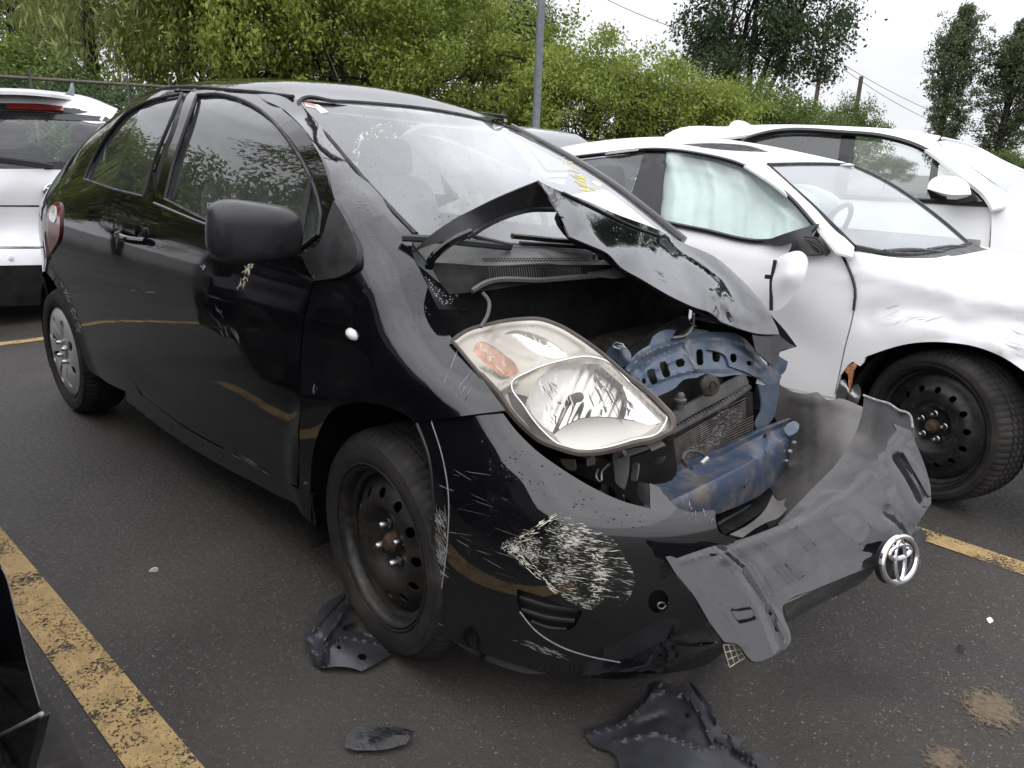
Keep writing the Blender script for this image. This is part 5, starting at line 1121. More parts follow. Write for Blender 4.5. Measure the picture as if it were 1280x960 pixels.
# ------------------------------------------------------------------ cabin
def cushion(name, parts, mat, parent):
    mb = MB()
    for c, d, rx in parts:
        V, F = superq(d[0]/2, d[1]/2, d[2]/2, 0.45, 0.45, 20, 12)
        ca, sa = math.cos(rx), math.sin(rx)
        V = np.c_[V[:, 0]*ca+V[:, 2]*sa, V[:, 1], -V[:, 0]*sa+V[:, 2]*ca]
        mb.add(V+np.array(c), F)
    return mb.build(name, mat, parent)
for y_ in (-0.36, 0.30):
    cushion('front_seat', [((-1.05, y_, 0.55), (0.52, 0.46, 0.16), 0), ((-1.33, y_, 0.85), (0.14, 0.44, 0.62), -0.28)], MT['fabric'], car)
    cushion('headrest', [((-1.44, y_, 1.22), (0.10, 0.25, 0.17), -0.15)], MT['fabric'], car)
cushion('rear_seat', [((-2.0, -0.02, 0.55), (0.45, 1.1, 0.16), 0), ((-2.25, -0.02, 0.82), (0.14, 1.1, 0.5), -0.3)], MT['fabric'], car)
mb = MB(); prof = [(0.02, 0.90), (-0.10, 0.955), (-0.35, 0.965), (-0.52, 0.94), (-0.58, 0.86), (-0.55, 0.6), (-0.3, 0.4)]
mb.sheet(np.array([[(x-0.05*abs(y)**2, y, z) for x, z in prof] for y in np.linspace(-0.70, 0.58, 10)])); mb.build('dashboard', MT['plastic'], car)
mb = MB(); sw = [(-0.66+0.085*math.sin(a), 0.30+0.18*math.cos(a), 0.92+0.16*math.sin(a)) for a in np.linspace(0, 2*math.pi, 40, endpoint=False)]
mb.tube(np.array(sw), 0.014, 8, closed=True); mb.tube([(-0.65, 0.13, 0.92), (-0.62, 0.30, 0.90), (-0.65, 0.47, 0.92)], 0.022, 8); mb.build('steering_wheel', MT['plastic'], car)
panel('headliner', [(x, y*0.96) for x, y in [p[:2] for p in roof_out]], lambda X: np.c_[X, roofz(X)-0.03], MT['beige'], car, h=0.12, thick=0.004, toward=(0, 0, -1))
mb = MB(); mb.sheet(np.array([[(x, -0.70+0.02*(z > 0.9), z) for x in np.linspace(-2.3, -0.4, 6)] for z in (0.35, 0.6, 0.85, 0.98)])); mb.build('door_card', MT['beige'], car)
# body of the far side, seen through the glass: the same pressings mirrored
for o in (qp, qg): mirror(o)
mb = MB(); mb.sheet(np.array([[(x, y, z) for x in np.linspace(-1.6, -0.2, 5)] for y, z in ((0.60, 0.3), (0.64, 0.5), (0.64, 0.75), (0.60, 0.98))])); solid(mb.build('far_door', MT['black'], car), 0.02)
mb = MB(); mb.tube(pushed(ws_lift, 0.012)(curve([(634, 158), (700, 192), (760, 229), (805, 263), (852, 301)], 8, False))+np.array([0, 0.012, -0.006]), 0.022, 8); mb.build('far_windshield_pillar', MT['black'], car)
# tailgate
mb = MB(); ys = np.linspace(-0.62, 0.54, 13)
rows = []
for z in (0.30, 0.45, 0.70, 0.90, 0.99): rows.append([(-2.93-0.10*(1-(y/0.75)**2)-0.03*math.sin((z-0.3)*3), y*(1.0 if z < 0.8 else 0.85), z) for y in ys])
mb.sheet(np.array(rows)); tg = mb.build('tailgate', MT['black'], car); solid(tg, 0.01)
mb = MB(); mb.sheet(np.array([[(-2.98-0.06*(1-(y/0.62)**2)+(z-0.99)*0.58, y*0.7, z) for y in ys] for z in (1.0, 1.05, 1.10)])); mb.build('rear_window', MT['glass_side'], tg)
# ------------------------------------------------------------------ white saloon with a hanging mirror, parked beside
sed = empty('white_saloon', 'white saloon with dented wing, deployed curtain airbag and hanging door mirror', 'car')
ss_c = [(985, 487, 'y', 1.33), (1043, 497, 'y', 1.33), (1079, 447, 'y', 1.31), (1134, 430, 'y', 1.285), (1185, 428, 'y', 1.28), (1258, 450, 'y', 1.29), (1300, 480, 'y', 1.30), (1300, 395, 'y', 1.335), (1149, 357, 'y', 1.335), (1065, 335, 'y', 1.345), (842, 287, 'y', 1.40), (1003, 284, 'y', 1.40), (824, 188, 'y', 1.60), (874, 193, 'y', 1.60), (930, 208, 'y', 1.585), (985, 245, 'y', 1.51), (719, 196, 'y', 1.60), (700, 242, 'y', 1.42), (760, 330, 'y', 1.33), (985, 360, 'y', 1.315), (900, 400, 'y', 1.32), (1200, 400, 'y', 1.29), (1060, 400, 'y', 1.32)]
ss = depth_lift(ss_c, 1e-2)
ssd = folded(ss, [([(1060, 337), (1149, 357), (1300, 393)], 9, 0.010), ([(1090, 395), (1130, 385), (1175, 392)], 24, -0.022), ([(1095, 400), (1165, 404)], 9, 0.010), ([(1200, 410), (1240, 400), (1290, 405)], 22, -0.020), ([(1225, 432), (1290, 436)], 9, 0.010), ([(1120, 420), (1180, 412), (1240, 426), (1290, 470)], 8, 0.010)])
panel('front_wing', [(1052, 312, 1), (1075, 316), (1149, 348), (1300, 384, 1), (1300, 480, 1), (1280, 464), (1258, 449), (1222, 434), (1185, 428), (1134, 430), (1101, 439), (1082, 446, 1), (1075, 458), (1066, 452), (1056, 462, 1), (1050, 470), (1045, 492, 1), (1056, 439), (1068, 388), (1070.5, 362), (1063, 338)], ssd, MT['white'], sed, h=9, thick=0.01)
sdoor = panel('front_door', [(827, 279, 1), (874, 289), (967, 303), (1012, 300), (1048, 312, 1), (1060, 338), (1068, 362), (1066, 388), (1054, 439), (1042, 497, 1), (1010, 491), (985, 485), (940, 470), (850, 440, 1), (835, 360)], folded(ss, [([(840, 300), (960, 326), (1062, 348)], 8, 0.008), ([(960, 400), (1020, 440)], 40, -0.012)]), MT['white'], sed, h=11, thick=0.01)
panel('rear_door', [(700, 245, 1), (787, 243), (820, 278, 1), (832, 360), (845, 438, 1), (780, 410), (700, 380, 1)], ss, MT['white'], sed, h=14, thick=0.01)
s_win = [(833, 194, 1), (874, 198), (920, 213), (967, 243), (1004, 281, 1), (985, 292), (967, 298), (874, 284), (825, 273, 1)]
panel('door_window', s_win, pushed(ss, 0.004), MT['glass_sedan'], sdoor, h=14, thick=0.0)
panel('rear_door_window', [(716, 201, 1), (760, 196), (806, 191, 1), (788, 242, 1), (700, 244, 1)], pushed(ss, 0.004), MT['glass_dark'], sed, h=14, thick=0.0)
panel('centre_pillar', [(806, 189, 1), (832, 190, 1), (824, 277, 1), (806, 262), (788, 246, 1)], ss, MT['plastic_gloss'], sed, h=12, thick=0.01)
for nm, pts, r in (('window_trim', [(700, 199), (760, 192), (819, 187), (874, 193), (930, 208), (985, 245), (1026, 291)], 0.011), ('belt_trim', [(825, 277), (874, 287), (967, 301), (1004, 290)], 0.012), ('door_gap', [(1050, 314), (1062, 338), (1069, 362), (1067, 388)], 0.006)):
    mb = MB(); mb.tube(pushed(ss, -0.012)(curve(pts, 8, False)), r, 6); mb.build(nm, MT['plastic_gloss'], sed)
streaks('wing_scuff', [(1095, 388), (1140, 378), (1178, 388), (1165, 402), (1110, 408)], pushed(ssd, -0.001), MT['white_scuff'], sed, 12, -8, 34, 0.9, seed=61, jit=0.15)
streaks('wing_scuff', [(1215, 402), (1285, 398), (1285, 455), (1250, 430)], pushed(ssd, -0.001), MT['white_scuff'], sed, 12, 26, 28, 0.8, seed=62, jit=0.15)
# windshield pillar and roof
sr_c = [(700, 197, 'y', 1.60), (760, 190, 'y', 1.61), (819, 184, 'y', 1.615), (874, 190, 'y', 1.61), (930, 205, 'y', 1.595), (985, 242, 'y', 1.52), (1040, 300, 'y', 1.37), (960, 206, 'y', 1.68), (1013, 254, 'y', 1.58), (1068, 308, 'y', 1.43), (1013, 205, 'y', 2.1), (1068, 206, 'y', 2.45), (699, 185, 'y', 2.2), (759, 176, 'y', 2.2), (828, 172, 'y', 2.2), (897, 174, 'y', 2.2), (948, 181, 'y', 2.3), (1013, 194, 'y', 2.4)]
srl = depth_lift(sr_c, 1e-3)
sroof = panel('roof', [(690, 199, 1), (760, 191), (819, 185), (874, 191), (930, 206), (958, 224, 1), (960, 206, 1), (1013, 204), (1069, 206, 1), (1040, 199), (1013, 193), (948, 180), (897, 173), (828, 171), (759, 175), (699, 185), (680, 190, 1)], srl, MT['white'], sed, h=10, thick=0.008)
panel('sunroof_glass', [(850, 180, 1), (897, 179), (940, 183), (962, 190, 1), (930, 189), (890, 186)], pushed(srl, -0.004), MT['plastic_gloss'], sroof, h=10, thick=0.002)
panel('windshield_pillar', [(930, 207, 1), (958, 205, 1), (985, 229), (1013, 255), (1068, 309, 1), (1066, 321, 1), (1047, 315, 1), (1027, 291), (1004, 262), (985, 245), (955, 222)], srl, MT['white'], sed, h=9, thick=0.01)
sw_l = depth_lift([(960, 206, 'y', 1.69), (1013, 254, 'y', 1.59), (1068, 308, 'y', 1.49), (1013, 205, 'y', 2.1), (1068, 207, 'y', 2.5), (1133, 242, 'y', 2.62), (1211, 305, 'y', 2.72), (1151, 318, 'y', 2.05), (1090, 260, 'y', 2.05)], 1e-3)
panel('windshield', [(960, 207, 1), (1013, 206), (1068, 207, 1), (1100, 222), (1133, 242), (1175, 273), (1212, 305, 1), (1185, 312), (1151, 318), (1105, 316), (1068, 309, 1), (1013, 255), (985, 229)], sw_l, MT['glass_white_ws'], sed, h=14, thick=0.0)
mb = MB(); mb.tube(pushed(sw_l, -0.004)(curve([(1068, 309), (1105, 316), (1151, 318), (1185, 312), (1212, 305)], 8, False)), 0.012, 6); mb.tube(pushed(sw_l, -0.002)(curve([(960, 206), (1013, 205), (1068, 206)], 8, False)), 0.010, 6); mb.tube(pushed(sw_l, -0.002)(curve([(961, 207), (985, 229), (1013, 254), (1068, 308)], 8, False)), 0.009, 6); mb.build('windshield_seal', MT['seal'], sed)
mb = MB(); mb.tube(pushed(sw_l, 0.004)(curve([(1068, 208), (1100, 223), (1133, 243), (1175, 274), (1212, 306)], 8, False)), 0.011, 8); mb.build('far_windshield_pillar', MT['plastic_gloss'], sed)
for pts in ([(1105, 314), (1140, 312), (1180, 316)], [(1160, 312), (1190, 308), (1225, 312)]):
    mb = MB(); mb.tube(pushed(sw_l, -0.03)(curve(pts, 8, False)), 0.009, 6); mb.build('wiper', MT['plastic'], sed)
sh_l = depth_lift([(1063, 318, 'y', 1.37), (1149, 357, 'y', 1.345), (1300, 395, 'y', 1.345), (1151, 320, 'y', 2.0), (1214, 306, 'y', 2.7), (1260, 316, 'y', 2.75), (1300, 330, 'y', 2.6), (1220, 345, 'y', 1.9), (1300, 360, 'y', 1.85)], 1e-3)
panel('bonnet', [(1066, 311, 1), (1105, 317), (1151, 320), (1185, 314), (1214, 307, 1), (1245, 311), (1300, 326, 1), (1300, 388, 1), (1220, 370), (1149, 351), (1090, 326)], sh_l, MT['white'], sed, h=14, thick=0.008)
panel('scuttle', [(1066, 310, 1), (1105, 316), (1151, 318), (1212, 304, 1), (1236, 312, 1), (1185, 321), (1151, 323), (1105, 320)], pushed(sh_l, -0.003), MT['plastic'], sed, h=10, thick=0.004)
# hanging mirror
mf_l = depth_lift([(953, 303, 'y', 1.36), (1022, 281, 'y', 1.36), (1038, 310, 'y', 1.34), (985, 314, 'y', 1.30), (1000, 300, 'y', 1.30)])
hm = panel('hanging_mirror', [(963, 388, 1), (965, 350), (968, 325, 1), (985, 316), (1003, 315), (1009, 322), (1008, 338), (996, 364), (982, 381), (972, 388)], folded(depth_lift([(963, 388, 'y', 1.16), (968, 325, 'y', 1.18), (985, 316, 'y', 1.17), (1009, 322, 'y', 1.20), (996, 364, 'y', 1.18), (985, 345, 'y', 1.14)]), [([(968, 330), (1004, 322)], 10, 0.006)]), MT['white'], sed, h=5, thick=0.04)
mb = MB(); mb.tube(np.array([at(964, 388, 'y', 1.155), at(964, 352, 'y', 1.155), at(969, 325, 'y', 1.16)]), 0.008, 8); mb.box(at(960, 346, 'y', 1.15), (0.02, 0.02, 0.016)); mb.build('mirror_glass_edge', MT['seal'], hm)
panel('mirror_foot', [(952, 303, 1), (975, 294), (1000, 286), (1024, 279, 1), (1014, 292), (1028, 300), (1038, 314, 1), (1015, 318), (985, 316, 1), (990, 304), (970, 305)], mf_l, MT['plastic'], sed, h=6, thick=0.03)
for k, pts in enumerate(([(1010, 300), (1022, 306), (1034, 320)], [(1005, 296), (1020, 298), (1032, 312)], [(1015, 305), (1025, 316), (1012, 318)])):
    mb = MB(); mb.tube(pushed(mf_l, -0.02)(curve(pts, 4, False)), 0.004, 6); mb.build('mirror_cable', MT['wire'], sed)
# curtain airbag, cabin
air = folded(pushed(ss, 0.07), [([(838, 200), (846, 240), (840, 275)], 7, 0.022), ([(858, 198), (870, 235), (862, 285)], 8, -0.028), ([(884, 200), (896, 240), (892, 290)], 7, 0.03), ([(905, 206), (915, 250), (912, 292)], 9, -0.03), ([(925, 215), (938, 255), (934, 298)], 7, 0.028), ([(945, 226), (962, 262), (962, 300)], 8, -0.026), ([(965, 238), (985, 275), (985, 296)], 7, 0.024), ([(830, 205), (880, 212), (940, 235), (1000, 280)], 6, 0.018)])
panel('curtain_airbag', [(830, 190), (874, 192), (920, 206), (975, 238), (1012, 284), (970, 302), (874, 290), (820, 274)], air, MT['airbag'], sed, h=5, thick=0.004)
ic = at(1090, 330, 'y', 2.05)
mb = MB(); mb.sheet(np.array([[(x, 1.46+f*1.2, z) for x, z in ((0.55, 0.80), (0.2, 0.92), (-0.1, 0.92), (-0.2, 0.7))] for f in np.linspace(0, 1, 6)])); mb.build('dashboard', MT['grey_plastic'], sed)
mb = MB(); mb.sheet(np.array([[(x, 2.78, z) for x in (-2.4, -1.2, 0.4)] for z in (0.3, 0.6, 0.92)])); mb.sheet(np.array([[(x, y, 0.3) for x in (-2.4, 0.4)] for y in (1.4, 2.78)])); mb.sheet(np.array([[(-2.4, y, z) for y in (1.4, 2.78)] for z in (0.3, 1.0)])); mb.build('cabin_walls', MT['beige'], sed)
for y_ in (1.75, 2.4):
    cushion('front_seat', [((-0.95, y_, 0.5), (0.5, 0.46, 0.16), 0), ((-1.2, y_, 0.8), (0.14, 0.44, 0.6), -0.25), ((-1.3, y_, 1.14), (0.1, 0.26, 0.16), -0.15)], MT['fabric'], sed)
cushion('front_airbag', [((-0.35, 1.85, 1.0), (0.34, 0.5, 0.34), 0.3), ((-0.42, 2.4, 0.98), (0.26, 0.42, 0.34), 0.3)], MT['airbag'], sed)
mb = MB(); mb.tube(np.array([(-0.22+0.06*math.sin(a), 2.35+0.17*math.cos(a), 0.93+0.14*math.sin(a)) for a in np.linspace(0, 6.283, 32, endpoint=False)]), 0.014, 8, closed=True); mb.build('steering_wheel', MT['plastic'], sed)
# wheel, arch liner, broken lamp corner, lower body in shade
wc = at(1158, 534, 'y', 1.31)
swh = make_wheel(sed, tuple(wc), 0.300, 0.232, 0.20, 'steel', rot=(0, 0, rad(-21)), holes=14, hole_r=0.0125, hole_R=0.152, tag_spin=0.2, rim_mat='rim_clean', disc_in=0.020)
lug_nuts(swh, 5, 0.052, 0.036, 0.3)
a = np.linspace(rad(-20), rad(200), 26)
mb = MB(); mb.sheet(np.array([[(wc[0]+0.06+0.375*math.cos(t), y, wc[2]+0.375*math.sin(t)) for t in a] for y in (1.31, 1.45, 1.65)])); mb.sheet(np.array([[(wc[0]+0.06+k*0.375*math.cos(t), 1.65, wc[2]+k*0.375*math.sin(t)) for t in a] for k in (0.01, 1.0)])); mb.build('arch_liner', MT['dark'], sed)
panel('broken_side_lamp', [(1056, 464, 1), (1062, 456), (1070, 455), (1066, 464, 1), (1064, 480), (1063, 492, 1), (1060, 480), (1060, 468)], pushed(ss, -0.004), MT['lens_amber'], sed, h=5, thick=0.012)
panel('crumpled_metal', [(1046, 480, 1), (1054, 474), (1062, 486), (1070, 480), (1076, 494), (1072, 505, 1), (1058, 502), (1048, 500)], folded(pushed(ss, 0.01), [([(1050, 480), (1068, 498)], 4, 0.02), ([(1062, 478), (1056, 500)], 4, 0.02)]), MT['alu'], sed, h=3.5, thick=0.003)
mb = MB(); mb.box((-1.3, 2.05, 0.24), (3.6, 1.45, 0.12)); mb.build('underbody', MT['dark'], sed)
mb = MB(); mb.sheet(np.array([[(x, y, z) for x in np.linspace(-3.2, 0.30, 6)] for y, z in ((1.36, 0.42), (1.33, 0.30), (1.35, 0.20), (1.5, 0.18))])); mb.build('side_sill', MT['white'], sed)
for wx, wy in ((-2.05, 1.34),):
    make_wheel(sed, (wx, wy, 0.300), 0.300, 0.232, 0.20, 'steel', holes=14, hole_r=0.0125, hole_R=0.152, rim_mat='rim_clean', disc_in=0.02)

# ------------------------------------------------------------------ white SUV beyond the saloon
suv = empty('white_suv', 'tall white SUV with roof fin and dark windows behind the white saloon', 'suv')
uy = 4.0
us = depth_lift([(831, 200, 'y', uy+.06), (934, 176, 'y', uy+.26), (1059, 167, 'y', uy+.28), (1151, 185, 'y', uy+.22), (1197, 218, 'y', uy+.15), (1239, 256, 'y', uy+.08), (1060, 250, 'y', uy+.06), (1234, 300, 'y', uy), (1300, 300, 'y', uy-.01), (1300, 262, 'y', uy+.05), (1100, 330, 'y', uy), (900, 230, 'y', uy+.06)], 1e-3)
panel('body_side', [(840, 196, 1), (1000, 242), (1100, 250), (1151, 250), (1240, 258, 1), (1238, 285), (1234, 330, 1), (1100, 340), (900, 330), (830, 300, 1)], us, MT['white'], suv, h=16, thick=0.01)
panel('front_wing', [(1239, 250, 1), (1254, 246.5), (1270, 246, 1), (1310, 252, 1), (1310, 340, 1), (1236, 335, 1), (1239, 290)], pushed(us, -0.03), MT['white'], suv, h=14, thick=0.01)
panel('rear_side_window', [(938, 175, 1), (953, 169), (1053, 169, 1), (1043, 242, 1), (930, 232, 1)], us, MT['glass_dark'], suv, h=14, thick=0.0)
panel('front_side_window', [(1069, 171, 1), (1105, 174), (1151, 188), (1197, 221), (1226, 250, 1), (1151, 249), (1056, 242, 1)], us, MT['glass_side'], suv, h=14, thick=0.0)
panel('pillar_trim', [(1052, 167, 1), (1070, 169, 1), (1057, 245, 1), (1041, 245, 1)], pushed(us, -0.004), MT['plastic_gloss'], suv, h=12, thick=0.004)
mb = MB(); mb.tube(pushed(us, -0.035)(curve([(890, 215), (915, 190), (934, 174), (953, 168), (1059, 166.5), (1105, 171), (1151, 185), (1197, 217), (1239, 256)], 8, False)), 0.022, 6); mb.tube(pushed(us, -0.004)(curve([(1239, 256), (1151, 251), (1050, 246)], 8, False)), 0.018, 6); mb.build('window_trim', MT['plastic_gloss'], suv)
url = depth_lift([(831, 167, 'y', uy+.5), (880, 168, 'y', uy+.28), (953, 167, 'y', uy+.27), (1059, 166, 'y', uy+.29), (1105, 171, 'y', uy+.27), (1151, 185, 'y', uy+.22), (1262, 247, 'y', uy+.10), (842, 163, 'y', uy+.9), (948, 157, 'y', uy+1.0), (1059, 158, 'y', uy+1.0), (1133, 163, 'y', uy+1.1), (1174, 170, 'y', uy+1.0), (1170, 177, 'y', uy+.34), (1241, 262, 'y', uy+.04), (1270, 254, 'y', uy+.10), (1220, 214, 'y', uy+.22)], 3e-3)
ur = panel('roof', [(831, 169, 1), (842, 163), (911, 158), (948, 156), (1059, 158), (1133, 163), (1176, 170, 1), (1170, 177, 1), (1190, 191), (1220, 214), (1270, 247, 1), (1270, 254, 1), (1241, 262, 1), (1238, 255), (1197, 217), (1151, 184), (1105, 170), (1059, 166), (953, 167), (900, 173), (870, 177), (831, 172, 1)], url, MT['white'], suv, h=10, thick=0.02)
panel('rear_quarter_trim', [(870, 177, 1), (900, 173), (940, 172, 1), (930, 184), (900, 186, 1)], us, MT['plastic_gloss'], suv, h=8, thick=0.01)
panel('antenna_fin', [(910, 159, 1), (914, 153), (934, 153), (941, 158, 1)], pushed(url, -0.02), MT['white'], ur, h=5, thick=0.06)
uw_l = depth_lift([(1170, 177, 'y', uy+.36), (1270, 246, 'y', uy+.14), (1211, 181, 'y', uy+1.2), (1300, 222, 'y', uy+1.2), (1300, 250, 'y', uy+.6)])
panel('windshield', [(1171, 177, 1), (1190, 174), (1211, 181), (1257, 204), (1310, 228, 1), (1310, 252, 1), (1270, 247, 1), (1220, 213)], uw_l, MT['glass_white_ws'], suv, h=14, thick=0.0)
mb = MB(); mb.tube(uw_l(curve([(1178, 173), (1211, 181), (1257, 204), (1310, 227)], 8, False)), 0.012, 6); mb.build('far_pillar', MT['white'], suv)
um = panel('door_mirror', [(1159, 236, 1), (1161, 228), (1170, 221), (1186, 220), (1202, 223), (1212, 233), (1214, 243, 1), (1185, 243)], depth_lift([(1159, 236, 'y', uy-.18), (1214, 240, 'y', uy-.10), (1186, 220, 'y', uy-.14), (1186, 232, 'y', uy-.20)]), MT['white'], suv, h=5, thick=0.08)
panel('mirror_underside', [(1159, 237, 1), (1185, 243), (1214, 243, 1), (1223, 251, 1), (1195, 254), (1163, 248, 1)], depth_lift([(1159, 237, 'y', uy-.17), (1214, 243, 'y', uy-.09), (1223, 251, 'y', uy), (1163, 248, 'y', uy-.14)]), MT['plastic'], um, h=6, thick=0.06)
ul = depth_lift([(1238, 262, 'y', uy+.6), (1310, 262, 'y', uy+.7), (1310, 250, 'y', uy+1.4), (1262, 247, 'y', uy+.2)])
panel('bonnet', [(1262, 247, 1), (1310, 250, 1), (1310, 272, 1), (1240, 262, 1)], ul, MT['white'], suv, h=14, thick=0.01)
for y_ in (uy+.45, uy+1.15): cushion('front_seat', [((-1.55, y_, 0.9), (0.16, 0.48, 0.7), -0.2), ((-1.62, y_, 1.33), (0.1, 0.28, 0.18), -0.1)], MT['fabric'], suv)
mb = MB(); mb.sheet(np.array([[(x, uy+1.66, z) for x in (-4.0, 0.2)] for z in (0.4, 1.05)])); mb.sheet(np.array([[(x, y, 0.45) for x in (-4.0, 0.2)] for y in (uy+.1, uy+1.66)])); mb.sheet(np.array([[(0.0, y, z) for y in (uy+.1, uy+1.66)] for z in (0.45, 1.0)])); mb.build('cabin_walls', MT['beige'], suv)
mb = MB(); mb.box((-1.8, uy+.85, 0.30), (3.9, 1.5, 0.2)); mb.build('underbody', MT['dark'], suv)
for wx in (0.15, -2.75): make_wheel(suv, (wx, uy+0.02, 0.35), 0.35, 0.24, 0.22, 'cover')

# ------------------------------------------------------------------ white hatch seen from behind, at the left
maz = empty('white_crossover', 'white crossover seen from behind with winged badge and red brake light', 'car')
xr = -4.62
ms_c = [(-70, 118, 'x', xr-.30), (0, 114, 'x', xr-.32), (66, 118, 'x', xr-.33), (140, 134, 'x', xr-.36), (-70, 140, 'x', xr-.16), (0, 142, 'x', xr-.16), (60, 142, 'x', xr-.16), (134, 146, 'x', xr-.22), (-70, 212, 'x', xr-.02), (0, 211, 'x', xr), (60, 211, 'x', xr), (110, 213, 'x', xr-.05), (0, 240, 'x', xr+.03), (70, 245, 'x', xr+.03), (0, 258, 'x', xr+.01), (70, 258, 'x', xr), (0, 300, 'x', xr+.02), (70, 300, 'x', xr+.01), (0, 312, 'x', xr+.10), (70, 312, 'x', xr+.09), (-70, 330, 'x', xr+.10), (60, 330, 'x', xr+.09), (120, 330, 'x', xr), (-70, 390, 'x', xr+.02), (60, 390, 'x', xr+.02)]
ms = depth_lift(ms_c, 3e-4)
tg = panel('tailgate', [(-70, 209, 1), (0, 211), (60, 211), (100, 212), (125, 214, 1), (122, 257, 1), (60, 256.5), (0, 256.5), (-70, 256, 1)], ms, MT['white'], maz, h=10, thick=0.02)
panel('lower_tailgate', [(-70, 258.5, 1), (60, 259), (122, 259.5, 1), (120, 309, 1), (60, 308), (-70, 308, 1)], ms, MT['white'], maz, h=10, thick=0.02)
mb = MB(); mb.tube(pushed(ms, 0.004)(curve([(-70, 257), (60, 257.7), (122, 258.3)], 10, False)), 0.006, 6); mb.build('shut_line', MT['seal'], tg)
mbp = panel('rear_bumper', [(-70, 311, 1), (60, 311), (122, 311, 1), (122, 330, 1), (60, 331), (-70, 333, 1)], ms, MT['white'], maz, h=10, thick=0.03)
panel('lower_bumper', [(-70, 333.5, 1), (60, 331.5), (122, 331, 1), (122, 372), (60, 380), (-70, 384, 1)], pushed(ms, 0.01), MT['plastic'], maz, h=12, thick=0.03)
rwin = panel('rear_window', [(-70, 141, 1), (0, 142), (60, 143), (134, 147, 1), (128, 165), (112, 200), (98, 210, 1), (0, 210), (-70, 208, 1)], pushed(ms, 0.006), MT['glass_side'], maz, h=12, thick=0.0)
panel('window_header_trim', [(-70, 138, 1), (0, 138), (60, 140), (134, 146, 1), (133, 152, 1), (60, 149), (0, 148), (-70, 148, 1)], pushed(ms, -0.002), MT['plastic_gloss'], rwin, h=10, thick=0.004)
panel('window_side_trim', [(134, 147, 1), (140, 150), (118, 205), (100, 213, 1), (90, 206), (110, 196), (126, 166)], pushed(ms, -0.002), MT['plastic_gloss'], rwin, h=8, thick=0.004)
panel('window_lower_band', [(60, 203, 1), (70, 202), (98, 208, 1), (96, 212, 1), (55, 212, 1)], pushed(ms, -0.001), MT['plastic_gloss'], rwin, h=6, thick=0.004)
msr = panel('roof_spoiler', [(-70, 118, 1), (0, 113), (66, 117), (108, 124), (147, 136, 1), (141, 146), (60, 140), (0, 137), (-70, 138, 1)], folded(ms, [([(-70, 124), (60, 127), (140, 140)], 6, 0.03)]), MT['white'], maz, h=7, thick=0.03)
panel('brake_light', [(8, 130, 1), (40, 129.5), (78, 132.5, 1), (80, 138, 1), (40, 136.5), (9, 135.5, 1)], pushed(ms, -0.035), MT['lens_red'], msr, h=6, thick=0.01)
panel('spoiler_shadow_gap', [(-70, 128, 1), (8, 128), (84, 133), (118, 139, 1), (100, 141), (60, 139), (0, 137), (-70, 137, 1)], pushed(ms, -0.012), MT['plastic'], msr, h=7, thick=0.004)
mroof_l = depth_lift([(-70, 118, 'x', xr-.30), (0, 113, 'x', xr-.33), (66, 117, 'x', xr-.34), (147, 136, 'x', xr-.38), (-70, 112, 'x', xr-1.6), (0, 109, 'x', xr-1.6), (66, 113, 'x', xr-1.6), (135, 128, 'x', xr-1.5)])
panel('roof', [(-70, 113, 1), (0, 110), (66, 114), (110, 121), (147, 136, 1), (108, 125), (66, 118), (0, 114), (-70, 119, 1)], mroof_l, MT['white'], maz, h=9, thick=0.02)
panel('antenna_fin', [(80, 119, 1), (88, 113), (91, 103, 1), (93, 110), (93, 120, 1)], depth_lift([(78, 118, 'x', xr-.7), (92, 98, 'x', xr-.75), (93, 120, 'x', xr-.72)]), MT['galv'], maz, h=5, thick=0.03)
mb = MB(); mb.tube(pushed(ms, -0.02)(curve([(-70, 192), (0, 199), (40, 204), (66, 208)], 8, False)), [0.016]*len(curve([(-70, 192), (0, 199), (40, 204), (66, 208)], 8, False)), 6); mb.build('rear_wiper', MT['plastic'], maz)
# winged oval badge
mb = MB(); bl_ = pushed(ms, -0.012)
mb.tube(bl_(np.array([(66.5+11.5*math.cos(t), 239+9.8*math.sin(t)) for t in np.linspace(0, 2*math.pi, 40, endpoint=False)])), 0.010, 7, closed=True)
mb.tube(bl_(curve([(55.5, 234.5), (60.5, 236), (64, 239), (66.5, 242), (69, 239), (72.5, 236), (77.5, 234.5)], 1.5, False)), 0.010, 7)
mb.build('winged_badge', MT['chrome'], tg)
for (px_, py_, r_, m) in ((53, 283, 0.014, 'dark'), (14, 323, 0.016, 'white')):
    mb = MB(); mb.lathe([(0.001, 0.006), (r_, 0.004), (r_*1.1, -0.004)], 14, 'x', pushed(ms, -0.004)(np.array([(float(px_), float(py_))]))[0]); mb.build('sensor_cap', MT[m], mbp)
for y_ in (-0.75, -0.1, 0.5): cushion('seat_back', [((-5.9, y_, 0.98), (0.16, 0.5, 0.5), 0.2), ((-5.95, y_, 1.28), (0.12, 0.28, 0.2), 0.1)], MT['fabric'], maz)
mb = MB(); mb.sheet(np.array([[(x, y, z) for x in (xr-.4, xr-3.6)] for y, z in ((0.62, 0.3), (0.66, 0.6), (0.64, 0.9), (0.58, 1.0))])); mb.sheet(np.array([[(x, -1.3, z) for x in (xr-.4, xr-3.6)] for z in (0.3, 1.0)])); mb.sheet(np.array([[(x, y, 0.3) for x in (xr-.05, xr-3.6)] for y in (-1.3, 0.62)])); mb.sheet(np.array([[(xr-3.6, y, z) for y in (-1.3, 0.62)] for z in (0.3, 0.95)])); mb.build('body_sides', MT['white'], maz)
mb = MB(); mb.box((xr-1.7, -0.34, 0.25), (3.2, 1.5, 0.12)); mb.build('underbody', MT['dark'], maz)
for y_, rz_ in ((0.62, math.pi), (-1.30, 0)): make_wheel(maz, (xr-0.75, y_, 0.34), 0.34, 0.23, 0.21, 'cover', rot=(0, 0, rz_))


